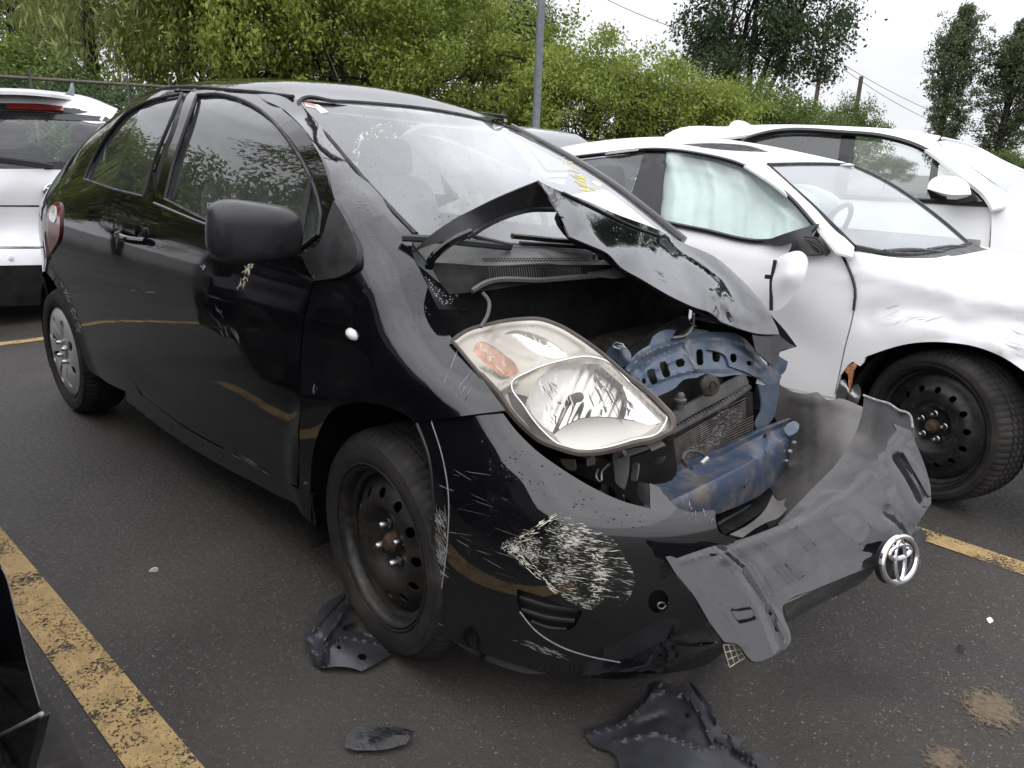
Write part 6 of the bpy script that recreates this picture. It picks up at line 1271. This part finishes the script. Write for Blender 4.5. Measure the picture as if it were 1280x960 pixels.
# noses of the two white cars, beyond the right edge of the picture
def front_end(parent, x0, x1, y0, y1, zt0, zt1, mat):
    xs = np.linspace(0, 1, 9); rows = []
    for f in xs:
        x = x0+(x1-x0)*math.sin(f*math.pi/2); k = f**3; a, b_ = y0+0.16*k, y1-0.16*k; zt = zt0+(zt1-zt0)*f; zl = 0.24+0.03*f
        rows.append([(x, a+0.02, zl), (x, a, zl+0.12), (x, a+0.004, zt-0.16), (x, a+0.04, zt-0.04), (x, a+0.16, zt), (x, (a+b_)/2, zt+0.02), (x, b_-0.16, zt), (x, b_-0.04, zt-0.04), (x, b_-0.004, zt-0.16), (x, b_, zl+0.12), (x, b_-0.02, zl)])
    rows.append([(x1+0.02, y0+0.4+(y1-y0-0.8)*j/10, 0.35+0.28*(1-abs(j-5)/5)) for j in range(11)])
    mb = MB(); mb.sheet(np.array(rows)); o = mb.build('front_bumper', mat, parent)
    for s in (0, 1):
        yc = y0+0.28 if s == 0 else y1-0.28
        mb = MB(); V, F = superq(0.10, 0.20, 0.07, 0.6, 0.6, 20, 12); mb.add(V+np.array((x1-0.06, yc, zt1-0.10)), F); mb.build('headlamp', MT['lens_white'], parent)
    mb = MB(); mb.box((x1+0.025, (y0+y1)/2, zt1-0.22), (0.04, 0.9, 0.14)); mb.build('grille', MT['plastic'], parent)
front_end(sed, 1.0, 1.72, 1.31, 2.80, 0.92, 0.70, MT['white'])
front_end(suv, 0.48, 1.25, 4.0, 5.7, 1.02, 0.86, MT['white'])

# ------------------------------------------------------------------ plain cars further off, built whole
def far_car(name, label, loc, rz_, paint_, L=4.3, Wd=1.76, H=1.5, group=None, kind='hatch', skip=None):
    e = empty(name, label, 'car', group); e.location = loc; e.rotation_euler = (0, 0, rz_)
    w = Wd/2; zb, zh = 0.22, 0.92*H/1.5
    if kind == 'hatch': up_p = [(-0.47*L, zh), (-0.42*L, H*0.86), (-0.36*L, H*0.965), (-0.1*L, H), (0.04*L, H*0.965), (0.24*L, zh+0.04)]
    else: up_p = [(-0.36*L, zh), (-0.22*L, H*0.95), (-0.08*L, H), (0.06*L, H*0.965), (0.24*L, zh+0.02)]
    lo_p = [(-0.49*L, zb+.1), (-0.5*L, 0.55), (-0.485*L, zh), (0.24*L, zh+0.03), (0.40*L, zh*0.9), (0.48*L, zh*0.74), (0.5*L, 0.5), (0.49*L, zb+.1)]
    def section(P, ws, name, m):
        P = curve([p for p in P], 0.12, False); mb = MB()
        cols = []
        for x, z in P:
            k = ws(z, x); cols.append([(x, -k, z), (x, -k*0.86, z+0.015), (x, 0, z+0.02), (x, k*0.86, z+0.015), (x, k, z)])
        mb.sheet(np.array(cols)); n = len(P)
        for s in (-1, 1):
            V = [(x, s*ws(z, x), z) for x, z in P]+[(x, s*ws(zb0, x), zb0) for x, z in P for zb0 in ((zb if name == 'body' else zh-0.02),)]
            mb.add(V, [(i, i+1, n+i+1, n+i) for i in range(n-1)])
        return mb.build(name, m, e)
    section(lo_p, lambda z, x: w*(1-0.10*(abs(x)/(L/2))**4)*(1.0 if z < 0.8 else 0.985), 'body', paint_)
    gh = section(up_p, lambda z, x: w*(0.95-0.20*max(0, (z-zh)/(H-zh))), 'cabin', paint_)
    U = curve(up_p, 0.1, False)
    for s in (-1, 1):
        q = [(x, z) for x, z in U if x > -0.40*L and x < 0.2*L]
        top = [(x, s*(w*(0.955-0.20*max(0, (z-0.07-zh)/(H-zh)))+0.006), z-0.07) for x, z in q]; bot = [(x, s*(w*0.955+0.006), zh+0.05) for x, z in q]
        V = top+bot; m = len(q); ok = [i for i in range(m-1) if top[i][2] > zh+0.08 or top[i+1][2] > zh+0.08]
        mk('side_window', V, [(i, i+1, m+i+1, m+i) for i in ok], MT['glass_dark'], gh)
    for nm, x0, x1 in (('windshield', 0.055*L, 0.225*L), ('rear_window', -0.46*L, -0.38*L)):
        q = [p for p in U if x0 <= p[0] <= x1]
        if len(q) > 1:
            sg = 1 if nm == 'windshield' else -1
            mb = MB(); mb.sheet(np.array([[(x+sg*0.012, y*w*(0.82-0.16*max(0, (z-zh)/(H-zh))), z+0.03) for x, z in q] for y in (-1, -.5, 0, .5, 1)])); mb.build(nm, MT['glass_dark'], gh)
    for wx in (-0.29*L, 0.32*L):
        for s in (-1, 1):
            if skip == (int(wx > 0), s): continue
            mb = MB(); mb.lathe([(0.2, 0.0), (0.29, -0.012), (0.31, 0.02), (0.31, 0.17), (0.2, 0.19)], 28, 'y'); mb.lathe([(0.001, 0.03), (0.12, 0.012), (0.2, 0.004)], 20, 'y')
            o = mb.build('wheel', MT['rubber'], e); o.location = (wx, s*(w-0.01), 0.31); o.rotation_euler = (0, 0, 0 if s < 0 else math.pi)
    for s in (-1, 1):
        mb = MB(); mb.box((0.475*L, s*w*0.68, zh*0.76), (0.06, 0.3, 0.14)); mb.build('headlamp', MT['lens_white'], e)
        mb = MB(); mb.box((-0.487*L, s*w*0.78, zh*0.86), (0.05, 0.2, 0.26)); mb.build('tail_lamp', MT['lens_red'], e)
    return e
def spot(px, depth): 
    p = CAM+depth*rays([(px, 190)])[0]; return (p[0], p[1], 0)
far_car('silver_hatchback', 'silver car roof visible past the edge of the black hatchback windshield', spot(660, 9.5), rad(0), MT['silver'], H=1.62)
far_car('white_hatchback', 'white car roof just showing over the roof of the white saloon', spot(738, 13), rad(5), MT['white'], H=1.45)
far_car('red_saloon', 'red car roof at the right edge behind the tall white SUV', spot(1400, 26), rad(0), MT['red'], H=1.5, kind='saloon')
# ------------------------------------------------------------------ black car at the left edge: bumper corner and wheel
BLOC = (-0.93, -2.62, 0.0)
blk = far_car('black_saloon', 'black bumper corner and tyre of a parked car at left edge', BLOC, 0.0, MT['black'], L=4.3, Wd=1.76, H=1.45, kind='saloon', skip=(1, 1))
bk = depth_lift([(0, 708, 'y', -1.690), (17, 760, 'y', -1.695), (33, 827, 'y', -1.698), (52, 891, 'y', -1.700), (0, 922, 'y', -1.698), (-100, 900, 'y', -1.72), (-120, 720, 'y', -1.72), (-60, 800, 'y', -1.71)], 1e-3)
panel('bumper', [(-130, 640, 1), (-60, 670), (0, 708), (17, 760), (33, 827), (44, 866), (51, 890, 1), (30, 902), (0, 917), (-130, 960, 1)], bk, MT['black'], blk, h=12, thick=0.001)
mb = MB(); mb.tube(pushed(bk, -0.002)(curve([(-130, 962), (0, 919), (30, 904), (52, 892)], 10, False)), 0.0018, 6); mb.build('bumper_edge', MT['scuff'], blk)
panel('lower_spoiler', [(-130, 966, 1), (0, 922), (50, 895, 1), (46, 915), (32, 975, 1), (-60, 1010, 1)], pushed(bk, 0.012), MT['plastic_gloss'], blk, h=12, thick=0.008)
bw = make_wheel(blk, (0.45, -1.64, 0.30), 0.30, 0.20, 0.20, 'steel', rot=(0, 0, math.pi))
for o in blk.children:
    if o.name.split('.')[0] in ('bumper', 'bumper_edge', 'lower_spoiler') or o == bw: o.matrix_parent_inverse = Matrix.Translation(Vector((-BLOC[0], -BLOC[1], 0.0)))
# ------------------------------------------------------------------ trees
def leaves(centres, dirs, n_per, spread, size, g, droop=0.3, aspect=0.5):
    """small leaf quads clustered round twig points"""
    m = len(centres); idx = np.repeat(np.arange(m), n_per); N = len(idx)
    P = centres[idx]+g.normal(0, 1, (N, 3))*spread*np.array([1, 1, 0.75])
    P[:, 2] -= np.abs(g.normal(0, droop*0.5, N))*spread
    a = g.normal(0, 1, (N, 3))+dirs[idx]*0.8; a[:, 2] -= droop; a /= np.linalg.norm(a, axis=1)[:, None]
    b_ = g.normal(0, 1, (N, 3)); b_[:, 2] *= 0.5; b_ -= a*(a*b_).sum(1)[:, None]; b_ /= np.linalg.norm(b_, axis=1)[:, None]
    s = size*(0.6+0.8*g.random(N))[:, None]
    q = np.stack([P-a*s*0.5, P+b_*s*aspect*0.5, P+a*s*0.6, P-b_*s*aspect*0.5], 1).reshape(-1, 3)
    return q
def leaf_mesh(name, Q):
    n = len(Q)//4; me = bpy.data.meshes.new(name)
    me.vertices.add(4*n); me.vertices.foreach_set('co', Q.astype(np.float32).ravel())
    me.loops.add(4*n); me.loops.foreach_set('vertex_index', np.arange(4*n, dtype=np.int32))
    me.polygons.add(n); me.polygons.foreach_set('loop_start', np.arange(0, 4*n, 4, dtype=np.int32)); me.polygons.foreach_set('loop_total', np.full(n, 4, np.int32))
    me.update(calc_edges=True); return me
def tree_mesh(seed, h, w, kind, n_cl, n_leaf, leaf, spread):
    g = np.random.default_rng(seed); mb = MB(); C = []; Dn = []
    def limb(p0, p1, r0, r1, bend=0.12):
        p0, p1 = np.array(p0, float), np.array(p1, float); L = np.linalg.norm(p1-p0); t = np.linspace(0, 1, 6)[:, None]
        mid = (p0+p1)/2+g.normal(0, bend*L, 3); P = (1-t)**2*p0+2*t*(1-t)*mid+t**2*p1
        mb.tube(P, np.linspace(r0, r1, 6), 6, caps=False); return P
    tr = 0.022*h
    if kind == 'poplar':
        top = np.array([g.normal(0, 0.2), g.normal(0, 0.2), h])
        T = limb((0, 0, 0), top, tr, 0.02, 0.02)
        for k in range(n_cl):
            f = 0.10+0.9*g.random()**0.85; b0 = np.array([0, 0, h*f*0.93]); a = g.random()*6.283
            ww = w*0.5*(math.sin(min(1, (f+0.08)*1.05)*math.pi)**0.6*0.9+0.12)*(0.35+0.75*g.random())
            e = b0+np.array([math.cos(a)*ww, math.sin(a)*ww, ww*(1.3+g.random())])
            if e[2] > h*1.03: e[2] = h*1.03
            if k % 3 == 0: limb(b0, e, 0.03*h/10, 0.008)
            for s in (0.55, 0.8, 1.0): C.append(b0+(e-b0)*s); Dn.append((e-b0)/np.linalg.norm(e-b0))
    elif kind == 'willow':
        limb((0, 0, 0), (0.2, 0, h*0.75), tr*1.3, 0.06)
        for k in range(n_cl):
            a = g.random()*6.283; r = w*0.5*math.sqrt(g.random()); zt = h*(1-0.45*(r/(w*0.5))**2)*(0.86+0.16*g.random())
            ln = (0.35+0.5*g.random())*h*0.6; x, y = r*math.cos(a), r*math.sin(a); lean = g.normal(0, 0.12, 2)
            for s in np.linspace(0, 1, 9): C.append(np.array([x+lean[0]*s*2, y+lean[1]*s*2, max(zt-ln*s, 0.3)])); Dn.append(np.array([0, 0, -1.0]))
    else:
        th = h*0.22; limb((0, 0, 0), (0, 0, th*1.3), tr, tr*0.8, 0.03)
        mains = []
        for k in range(7):
            a = 6.283*k/7+g.normal(0, 0.3); e = np.array([math.cos(a)*w*0.26, math.sin(a)*w*0.26, h*(0.45+0.25*g.random())])
            mains.append(limb((0, 0, th), e, tr*0.5, tr*0.2))
        mains.append(limb((0, 0, th), (0, 0, h*0.8), tr*0.6, tr*0.15))
        for k in range(n_cl):
            u = g.normal(0, 1, 3); u /= np.linalg.norm(u); rr = 0.45+0.58*g.random()**0.6
            if u[2] < -0.55: u[2] *= -0.6
            c = np.array([u[0]*w*0.5*rr, u[1]*w*0.5*rr, h*0.56+u[2]*h*0.44*rr])
            c[:2] *= 1+0.18*math.sin(3*math.atan2(u[1], u[0])+seed)
            if c[2] < h*0.10: c[2] = h*0.10+0.2*g.random()
            m = mains[g.integers(0, len(mains))][g.integers(3, 6)]
            if k % 4 == 0: limb(m, c, 0.02*h/6, 0.006)
            d = u*np.array([1, 1, 0.4]); d[2] -= 0.35
            for s in (0.0, 0.35): C.append(c+d*s*0.5+g.normal(0, 0.12, 3)); Dn.append(d/np.linalg.norm(d))
    Q = leaves(np.array(C), np.array(Dn), n_leaf, spread, leaf, g, droop=0.9 if kind == 'willow' else (0.1 if kind == 'poplar' else 0.55), aspect=0.22 if kind == 'willow' else 0.55)
    return leaf_mesh('crown', Q), mb
def make_tree(name, label, mats, args, loc, rz_=0.0, sc=1.0, group=None):
    me, mb = tree_mesh(*args); me.materials.append(MT[mats])
    e = empty(name, label, 'tree', group); e.location = loc; e.rotation_euler = (0, 0, rz_); e.scale = (sc, sc, sc)
    o = bpy.data.objects.new('crown', me); COL.objects.link(o); o.parent = e
    t = mb.build('trunk', MT['bark'], e); return e
def copy_tree(src, label, loc, rz_, sc, mat=None):
    e = src.copy(); COL.objects.link(e); e.location = loc; e.rotation_euler = (0, 0, rz_); e.scale = (sc[0], sc[0], sc[1]) if isinstance(sc, tuple) else (sc,)*3
    e['label'] = label
    for ch in src.children:
        c = ch.copy(); COL.objects.link(c); c.parent = e
    return e
def gp(px, depth):
    r = rays([(px, 200)])[0]; k = depth/1.0
    p = CAM+r*k; return (float(p[0]), float(p[1]), 0.0)
TG = 'spring-green trees along the fence'
t1 = make_tree('green_tree', 'bushy spring-green tree directly above the black hatchback roof, left of the lamp post', 'leaf_bright', (1, 6.4, 6.0, 'round', 230, 74, 0.105, 0.20), gp(430, 18.5), 0.3, 1.0, TG)
t2 = make_tree('green_tree', 'spring-green tree immediately right of the grey lamp post', 'leaf_bright', (2, 5.2, 5.2, 'round', 200, 74, 0.10, 0.19), gp(735, 18.0), 1.1, 0.80, TG)
copy_tree(t2, 'spring-green tree above the rear side window of the black hatchback', gp(300, 17.5), 2.0, (0.95, 1.22))
copy_tree(t1, 'spring-green tree just left of the grey lamp post', gp(585, 19.5), 2.6, (1.0, 0.80))
copy_tree(t2, 'small spring-green tree between the lamp post tree and the tall dark tree', gp(850, 19), 4.1, (0.80, 0.70))
t3 = make_tree('green_tree', 'mid-green low tree below the tall dark tree', 'leaf_mid', (3, 4.6, 4.8, 'round', 170, 70, 0.10, 0.19), gp(930, 21), 0.0, 0.78, TG)
copy_tree(t3, 'mid-green bush between the tall dark tree and the utility poles', gp(1000, 23), 1.9, (0.75, 0.66))
copy_tree(t3, 'small dark bush at the foot of the bare utility pole', gp(1052, 30), 2.9, (0.6, 0.86))
copy_tree(t3, 'mid-green bush above the rear spoiler of the white crossover', gp(60, 14.5), 0.9, (0.75, 0.62))
copy_tree(t1, 'spring-green tree second row, behind the black hatchback windshield header', gp(500, 25), 1.4, (1.0, 1.25))
copy_tree(t2, 'spring-green bush at the far left edge above the fence', gp(-20, 16), 0.2, (0.9, 0.66))
wl_ = make_tree('willow_tree', 'pale drooping willow behind the fence at upper left', 'leaf_willow', (5, 8.5, 6.2, 'willow', 230, 11, 0.20, 0.13), gp(160, 17.5), 0.0, 1.0)
dk = make_tree('dark_tree', 'tall dark-leaved tree rising above the bushes right of centre', 'leaf_dark', (7, 13.5, 6.6, 'round', 260, 105, 0.15, 0.36), gp(930, 34), 0.0, 1.0, 'tall dark trees')
copy_tree(dk, 'tall dark tree at the top left corner behind the willow', gp(20, 30), 1.0, (0.95, 0.95))
copy_tree(dk, 'tall dark tree behind the spring-green trees left of the aerial', gp(235, 31), 2.2, (0.75, 0.9))
copy_tree(dk, 'dark tree top seen behind the top of the lamp post', gp(640, 38), 3.0, (0.6, 0.72))
pp = make_tree('poplar_tree', 'slim upright poplar, left one of the pair at upper right', 'leaf_poplar', (9, 14.0, 4.2, 'poplar', 190, 50, 0.17, 0.20), gp(1172, 46), 0.0, 0.80, 'poplars at upper right')
copy_tree(pp, 'slim upright poplar at the right edge, right one of the pair', gp(1247, 45), 1.7, (0.98, 0.74))
for k, (px, d, s, lab) in enumerate(((1110, 48, (0.7, 0.5), 'low grey-green shrub right of the bare pole'), (1265, 40, (0.8, 0.55), 'low shrub at the right edge under the poplar'))):
    copy_tree(t3, lab, gp(px, d), k*1.3, s)
# dark understorey that closes the gaps under the row
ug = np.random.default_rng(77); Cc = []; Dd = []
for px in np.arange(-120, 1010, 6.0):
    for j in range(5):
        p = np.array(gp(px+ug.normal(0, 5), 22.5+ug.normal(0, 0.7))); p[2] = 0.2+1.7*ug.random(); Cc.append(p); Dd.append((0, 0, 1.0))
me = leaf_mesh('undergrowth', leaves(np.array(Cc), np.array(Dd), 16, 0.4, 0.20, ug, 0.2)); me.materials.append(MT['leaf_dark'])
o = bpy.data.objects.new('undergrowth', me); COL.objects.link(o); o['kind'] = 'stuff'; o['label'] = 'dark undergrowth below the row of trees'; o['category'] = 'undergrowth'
# trees on the viewer's side, mirrored in the side windows
for k, (x, y, s, lab) in enumerate(((-15.0, -5.5, (1.2, 1.05), 'leafy tree reflected in the lower rear part of the door window'), (-12.0, -9.0, (1.3, 1.3), 'leafy tree reflected in the middle of the door window'), (-8.0, -12.0, (1.35, 1.35), 'leafy tree reflected in the door window behind the mirror'), (-20, -3.0, (1.2, 1.0), 'leafy tree reflected in the quarter window'))):
    copy_tree(t1 if k % 2 else t2, lab, (x, y, 0), k*1.2, s)['group'] = 'trees mirrored in the glass'
# ------------------------------------------------------------------ fence, lamp post, poles, wires
fe = empty('chain_link_fence', 'green chain-link fence with rusty top rail behind the white crossover', 'fence')
A = np.array(gp(-140, 10.2)); B = np.array(gp(330, 11.9)); n_p = 4
A[2] = B[2] = 0
top = 2.06
mb = MB(); mb.tube([A+(0, 0, top), B+(0, 0, top)], 0.022, 8); mb.build('top_rail', MT['fence_rail'], fe)
for k in range(n_p):
    p = A+(B-A)*((k+0.49)/n_p); mb = MB(); mb.tube([p, p+(0, 0, top+0.12)], 0.024, 8); mb.build('fence_post', MT['fence_rail'], fe)
mb = MB(); L = np.linalg.norm(B-A); d = (B-A)/L; st = 0.09
for s in (-1, 1):
    x = -top if s > 0 else 0
    while x < L+(0 if s > 0 else top):
        x0, x1, z0, z1 = x, x+s*top, 0.0, top
        if s < 0: x0, x1 = x, x-top
        ta, tb = 0.0, 1.0
        if x0 < 0 or x1 < 0 or x0 > L or x1 > L:
            for lim in (0, L):
                if (x0-lim)*(x1-lim) < 0:
                    t = (lim-x0)/(x1-x0)
                    if (x0 < 0 or x0 > L): ta = max(ta, t)
                    else: tb = min(tb, t)
        if ta < tb and not ((x0 < 0 and x1 < 0) or (x0 > L and x1 > L)):
            q = [A+d*(x0+(x1-x0)*t)+np.array([0, 0, z0+(z1-z0)*t]) for t in (ta, tb)]; mb.tube(q, 0.006, 3, caps=False)
        x += st
o = mb.build('chain_mesh', MT['fence'], fe, smooth=False); o['kind'] = 'stuff'
lp = empty('lamp_post', 'grey metal lamp post standing among the spring-green trees', 'lamp post')
pb = np.array(gp(668, 13.5)); mb = MB(); mb.tube([pb, pb+(0, 0, 4.0), pb+(0, 0, 6.0)], [0.075, 0.068, 0.06], 14); mb.build('pole', MT['galv'], lp)
mb = MB(); mb.box(pb+(0, 0, 0.02), (0.3, 0.3, 0.04)); mb.build('base_plate', MT['galv'], lp)
mb = MB(); mb.lathe([(0.001, 0.10), (0.05, 0.09), (0.07, 0.03), (0.065, 0.0)], 14, 'z', pb+(0, 0, 6.0)); mb.build('pole_cap', MT['galv'], lp)
up1 = empty('utility_pole', 'wooden utility pole with crossarm and wires at upper right', 'utility pole', 'utility poles')
q1 = np.array(gp(1008, 48)); h1 = 1.247+(207-57)*48/930
mb = MB(); mb.tube([q1, q1+(0.05, 0.1, h1+0.5)], [0.16, 0.12], 10); mb.build('pole', MT['wood'], up1)
cdir = CR*np.array([1, 1, 0]); cdir /= np.linalg.norm(cdir)
mb = MB(); mb.tube([q1+(0, 0, h1)-cdir*0.5, q1+(0, 0, h1)+cdir*0.5], 0.07, 6); mb.build('crossarm', MT['wood'], up1)
for s in (-0.4, 0.4):
    mb = MB(); mb.lathe([(0.03, 0), (0.05, 0.08), (0.03, 0.16), (0.001, 0.18)], 8, 'z', q1+(0, 0, h1+0.07)+cdir*s); mb.build('insulator', MT['lens_white'], up1)
up2 = empty('utility_pole', 'bare slanted wooden pole between the crossarm pole and the poplars', 'utility pole', 'utility poles')
q2 = np.array(gp(1060, 44)); h2 = 1.247+(209-100)*44/930
mb = MB(); mb.tube([q2, q2+(0.0, 0.0, h2)], [0.15, 0.12], 10); mb.build('pole', MT['wood'], up2)
def wire(name, label, a, b_, sag=0.4, r=0.02):
    t = np.linspace(0, 1, 24)[:, None]; P = np.array(a)*(1-t)+np.array(b_)*t; P[:, 2] -= sag*4*(t*(1-t))[:, 0]
    mb = MB(); mb.tube(P, r, 5); return tag(mb.build(name, MT['wire'], None), label, 'wire', 'overhead wires')
def pt(px, py, d): return CAM+d*rays([(px, py)])[0]
wire('overhead_wire', 'upper overhead wire right of the crossarm pole', pt(1022, 60, 48), pt(1290, 170, 80), 1.2, 0.018)
wire('overhead_wire', 'lower overhead wire right of the crossarm pole', pt(1024, 64, 48), pt(1290, 178, 80), 1.6, 0.018)
wire('overhead_wire', 'overhead wire crossing the sky left of the tall dark tree', pt(740, -10, 40), pt(1014, 62, 48), 0.8, 0.018)
wire('overhead_wire', 'upper dark wire across the willow', pt(-20, -4, 19), pt(240, 26, 19), 0.2, 0.013)
wire('overhead_wire', 'lower dark wire across the willow', pt(60, 10, 19), pt(250, 36, 19), 0.15, 0.013)
# ------------------------------------------------------------------ painted lines, loose pieces on the ground
def lane(name, poly, mat):
    o = flat(name, poly, 0.004, MT[mat]); o['kind'] = 'structure'; return o
lane('parking_line', [(-2.2, -1.378), (1.0, -1.298), (1.0, -1.418), (-2.2, -1.478)], 'line')
lane('parking_line', [(-2.6, 0.98), (2.6, 0.91), (2.6, 1.01), (-2.6, 1.08)], 'line')
lane('parking_line', [(-4.03, -2.6), (-4.03, 0.0), (-4.12, 0.0), (-4.12, -2.6)], 'line')
MT['patch_a'] = patch_mat('faded_yellow_patch', 1.205, 0.125, 0.15); MT['patch_b'] = patch_mat('faded_yellow_spot', 1.172, -0.145, 0.09)
lane('faded_paint', [(1.0, -0.04), (1.42, -0.04), (1.42, 0.34), (1.0, 0.34)], 'patch_a')
lane('faded_paint', [(1.02, -0.30), (1.32, -0.30), (1.32, -0.045), (1.02, -0.045)], 'patch_b')
def debris(name, out, ctrl, label, mat='grey_plastic', folds=(), h=6, thick=0.004, holes=()):
    o = panel(name, out, folded(depth_lift(ctrl, 1e-3), folds), MT[mat], None, h=h, thick=thick, holes=holes)
    sharp(o, 32)
    return tag(o, label, 'debris', 'broken plastic on the ground')
debris('liner_fragment', [(379, 793, 1), (394, 783), (396, 768), (418, 747), (437, 739, 1), (439, 748), (424, 764), (440, 770), (442, 778, 1), (428, 784), (452, 790), (470, 796), (490, 818, 1), (476, 826), (452, 839, 1), (440, 835), (420, 833), (402, 835), (390, 828, 1)],
       [(379, 793, 'z', 0.03), (394, 783, 'z', 0.06), (437, 739, 'z', 0.04), (396, 768, 'z', 0.05), (490, 818, 'z', 0.012), (452, 839, 'z', 0.01), (402, 835, 'z', 0.012), (440, 775, 'z', 0.02), (420, 800, 'z', 0.05), (450, 805, 'z', 0.04)],
       'grey torn wheel liner piece behind the front tyre of the black hatchback', 'blue_grey', [([(400, 832), (405, 800), (425, 775), (438, 745)], 4, 0.024), ([(408, 830), (409, 805), (430, 794), (470, 802)], 3.5, 0.018), ([(395, 790), (412, 770), (432, 748)], 4, -0.016), ([(385, 800), (395, 826)], 3.5, 0.012), ([(412, 800), (440, 786), (462, 796)], 3, -0.012)], holes=[[(420, 809), (424, 806), (427, 809), (423, 812)], [(447, 820), (455, 817), (459, 822), (451, 825)]], h=3)
debris('undertray_fragment', [(728, 910, 1), (760, 903), (790, 886), (806, 866), (812, 849, 1), (840, 856), (852, 862), (862, 850, 1), (880, 872), (890, 885), (896, 905, 1), (905, 915), (935, 922, 1), (925, 935), (945, 940), (975, 960, 1), (980, 985), (780, 985, 1), (765, 940), (740, 930)],
       [(728, 910, 'z', 0.015), (812, 849, 'z', 0.05), (862, 850, 'z', 0.04), (896, 905, 'z', 0.03), (935, 922, 'z', 0.02), (975, 960, 'z', 0.02), (780, 985, 'z', 0.02), (765, 940, 'z', 0.015), (820, 890, 'z', 0.035), (860, 930, 'z', 0.03), (900, 985, 'z', 0.02)],
       'dark torn undertray panel lying at the bottom centre under the bumper', 'blue_grey', [([(735, 915), (775, 905), (805, 880), (822, 857)], 4, 0.020), ([(815, 862), (855, 868), (875, 890), (890, 930)], 4, 0.022), ([(800, 905), (830, 895), (850, 910)], 9, -0.012), ([(895, 925), (940, 945)], 4, 0.020), ([(862, 855), (880, 880), (892, 905)], 3, -0.014), ([(770, 925), (820, 915), (880, 935)], 4, 0.012), ([(905, 915), (915, 940), (950, 965)], 4, -0.016)], holes=[[(855, 893), (861, 890), (864, 895), (858, 898)]], h=4)
debris('black_shard', [(433, 922, 1), (440, 912), (470, 909, 1), (500, 909), (519, 914, 1), (512, 924), (508, 930, 1), (480, 937), (445, 938, 1), (430, 934, 1)], [(433, 922, 'z', 0.02), (519, 914, 'z', 0.02), (470, 909, 'z', 0.03), (480, 937, 'z', 0.012), (445, 938, 'z', 0.012), (475, 922, 'z', 0.028)], 'flat black plastic shard on the asphalt at lower left of centre', 'wet_rough', [([(440, 928), (510, 918)], 6, 0.006)])
debris('small_black_chip', [(1196, 811, 1), (1201, 806), (1207, 813, 1), (1200, 815)], [(1196, 811, 'z', 0.008), (1201, 806, 'z', 0.02), (1207, 813, 'z', 0.008)], 'tiny black plastic chip on open asphalt at lower right', 'plastic', h=3)
debris('white_chip', [(1233, 773, 1), (1238, 771), (1242, 776, 1), (1237, 779)], [(1233, 773, 'z', 0.006), (1238, 771, 'z', 0.010), (1242, 776, 'z', 0.006)], 'tiny white chip on the asphalt at lower right', 'sticker_white', h=3)
debris('small_black_chip', [(1226, 801, 1), (1231, 799), (1233, 803, 1)], [(1226, 801, 'z', 0.006), (1231, 799, 'z', 0.012), (1233, 803, 'z', 0.006)], 'tiny dark crumb beside the white chip at lower right', 'plastic', h=3)
debris('dry_leaf', [(186, 715, 1), (190, 711), (198, 711), (197, 715, 1)], [(186, 715, 'z', 0.006), (190, 711, 'z', 0.014), (198, 712, 'z', 0.006)], 'tiny yellow dry leaf on the asphalt at left', 'cream', h=3)
# loose grit
gr = np.random.default_rng(5); mb = MB()
for k in range(420):
    px = gr.random()*1280; py = 420+gr.random()**0.7*560; p = at(px, py, 'z', 0.002); r = 0.0010+0.0022*gr.random()**3
    V = p+gr.normal(0, 1, (5, 3))*r*np.array([1, 1, 0.4])+np.array([0, 0, r*0.5]); mb.add(V, [(0, 1, 2), (0, 2, 3), (0, 3, 1), (1, 2, 4), (2, 3, 4), (3, 1, 4)])
o = mb.build('loose_grit', MT['grit'], None, smooth=False); o['kind'] = 'stuff'; o['label'] = 'loose pale grit scattered over the asphalt'; o['category'] = 'grit'
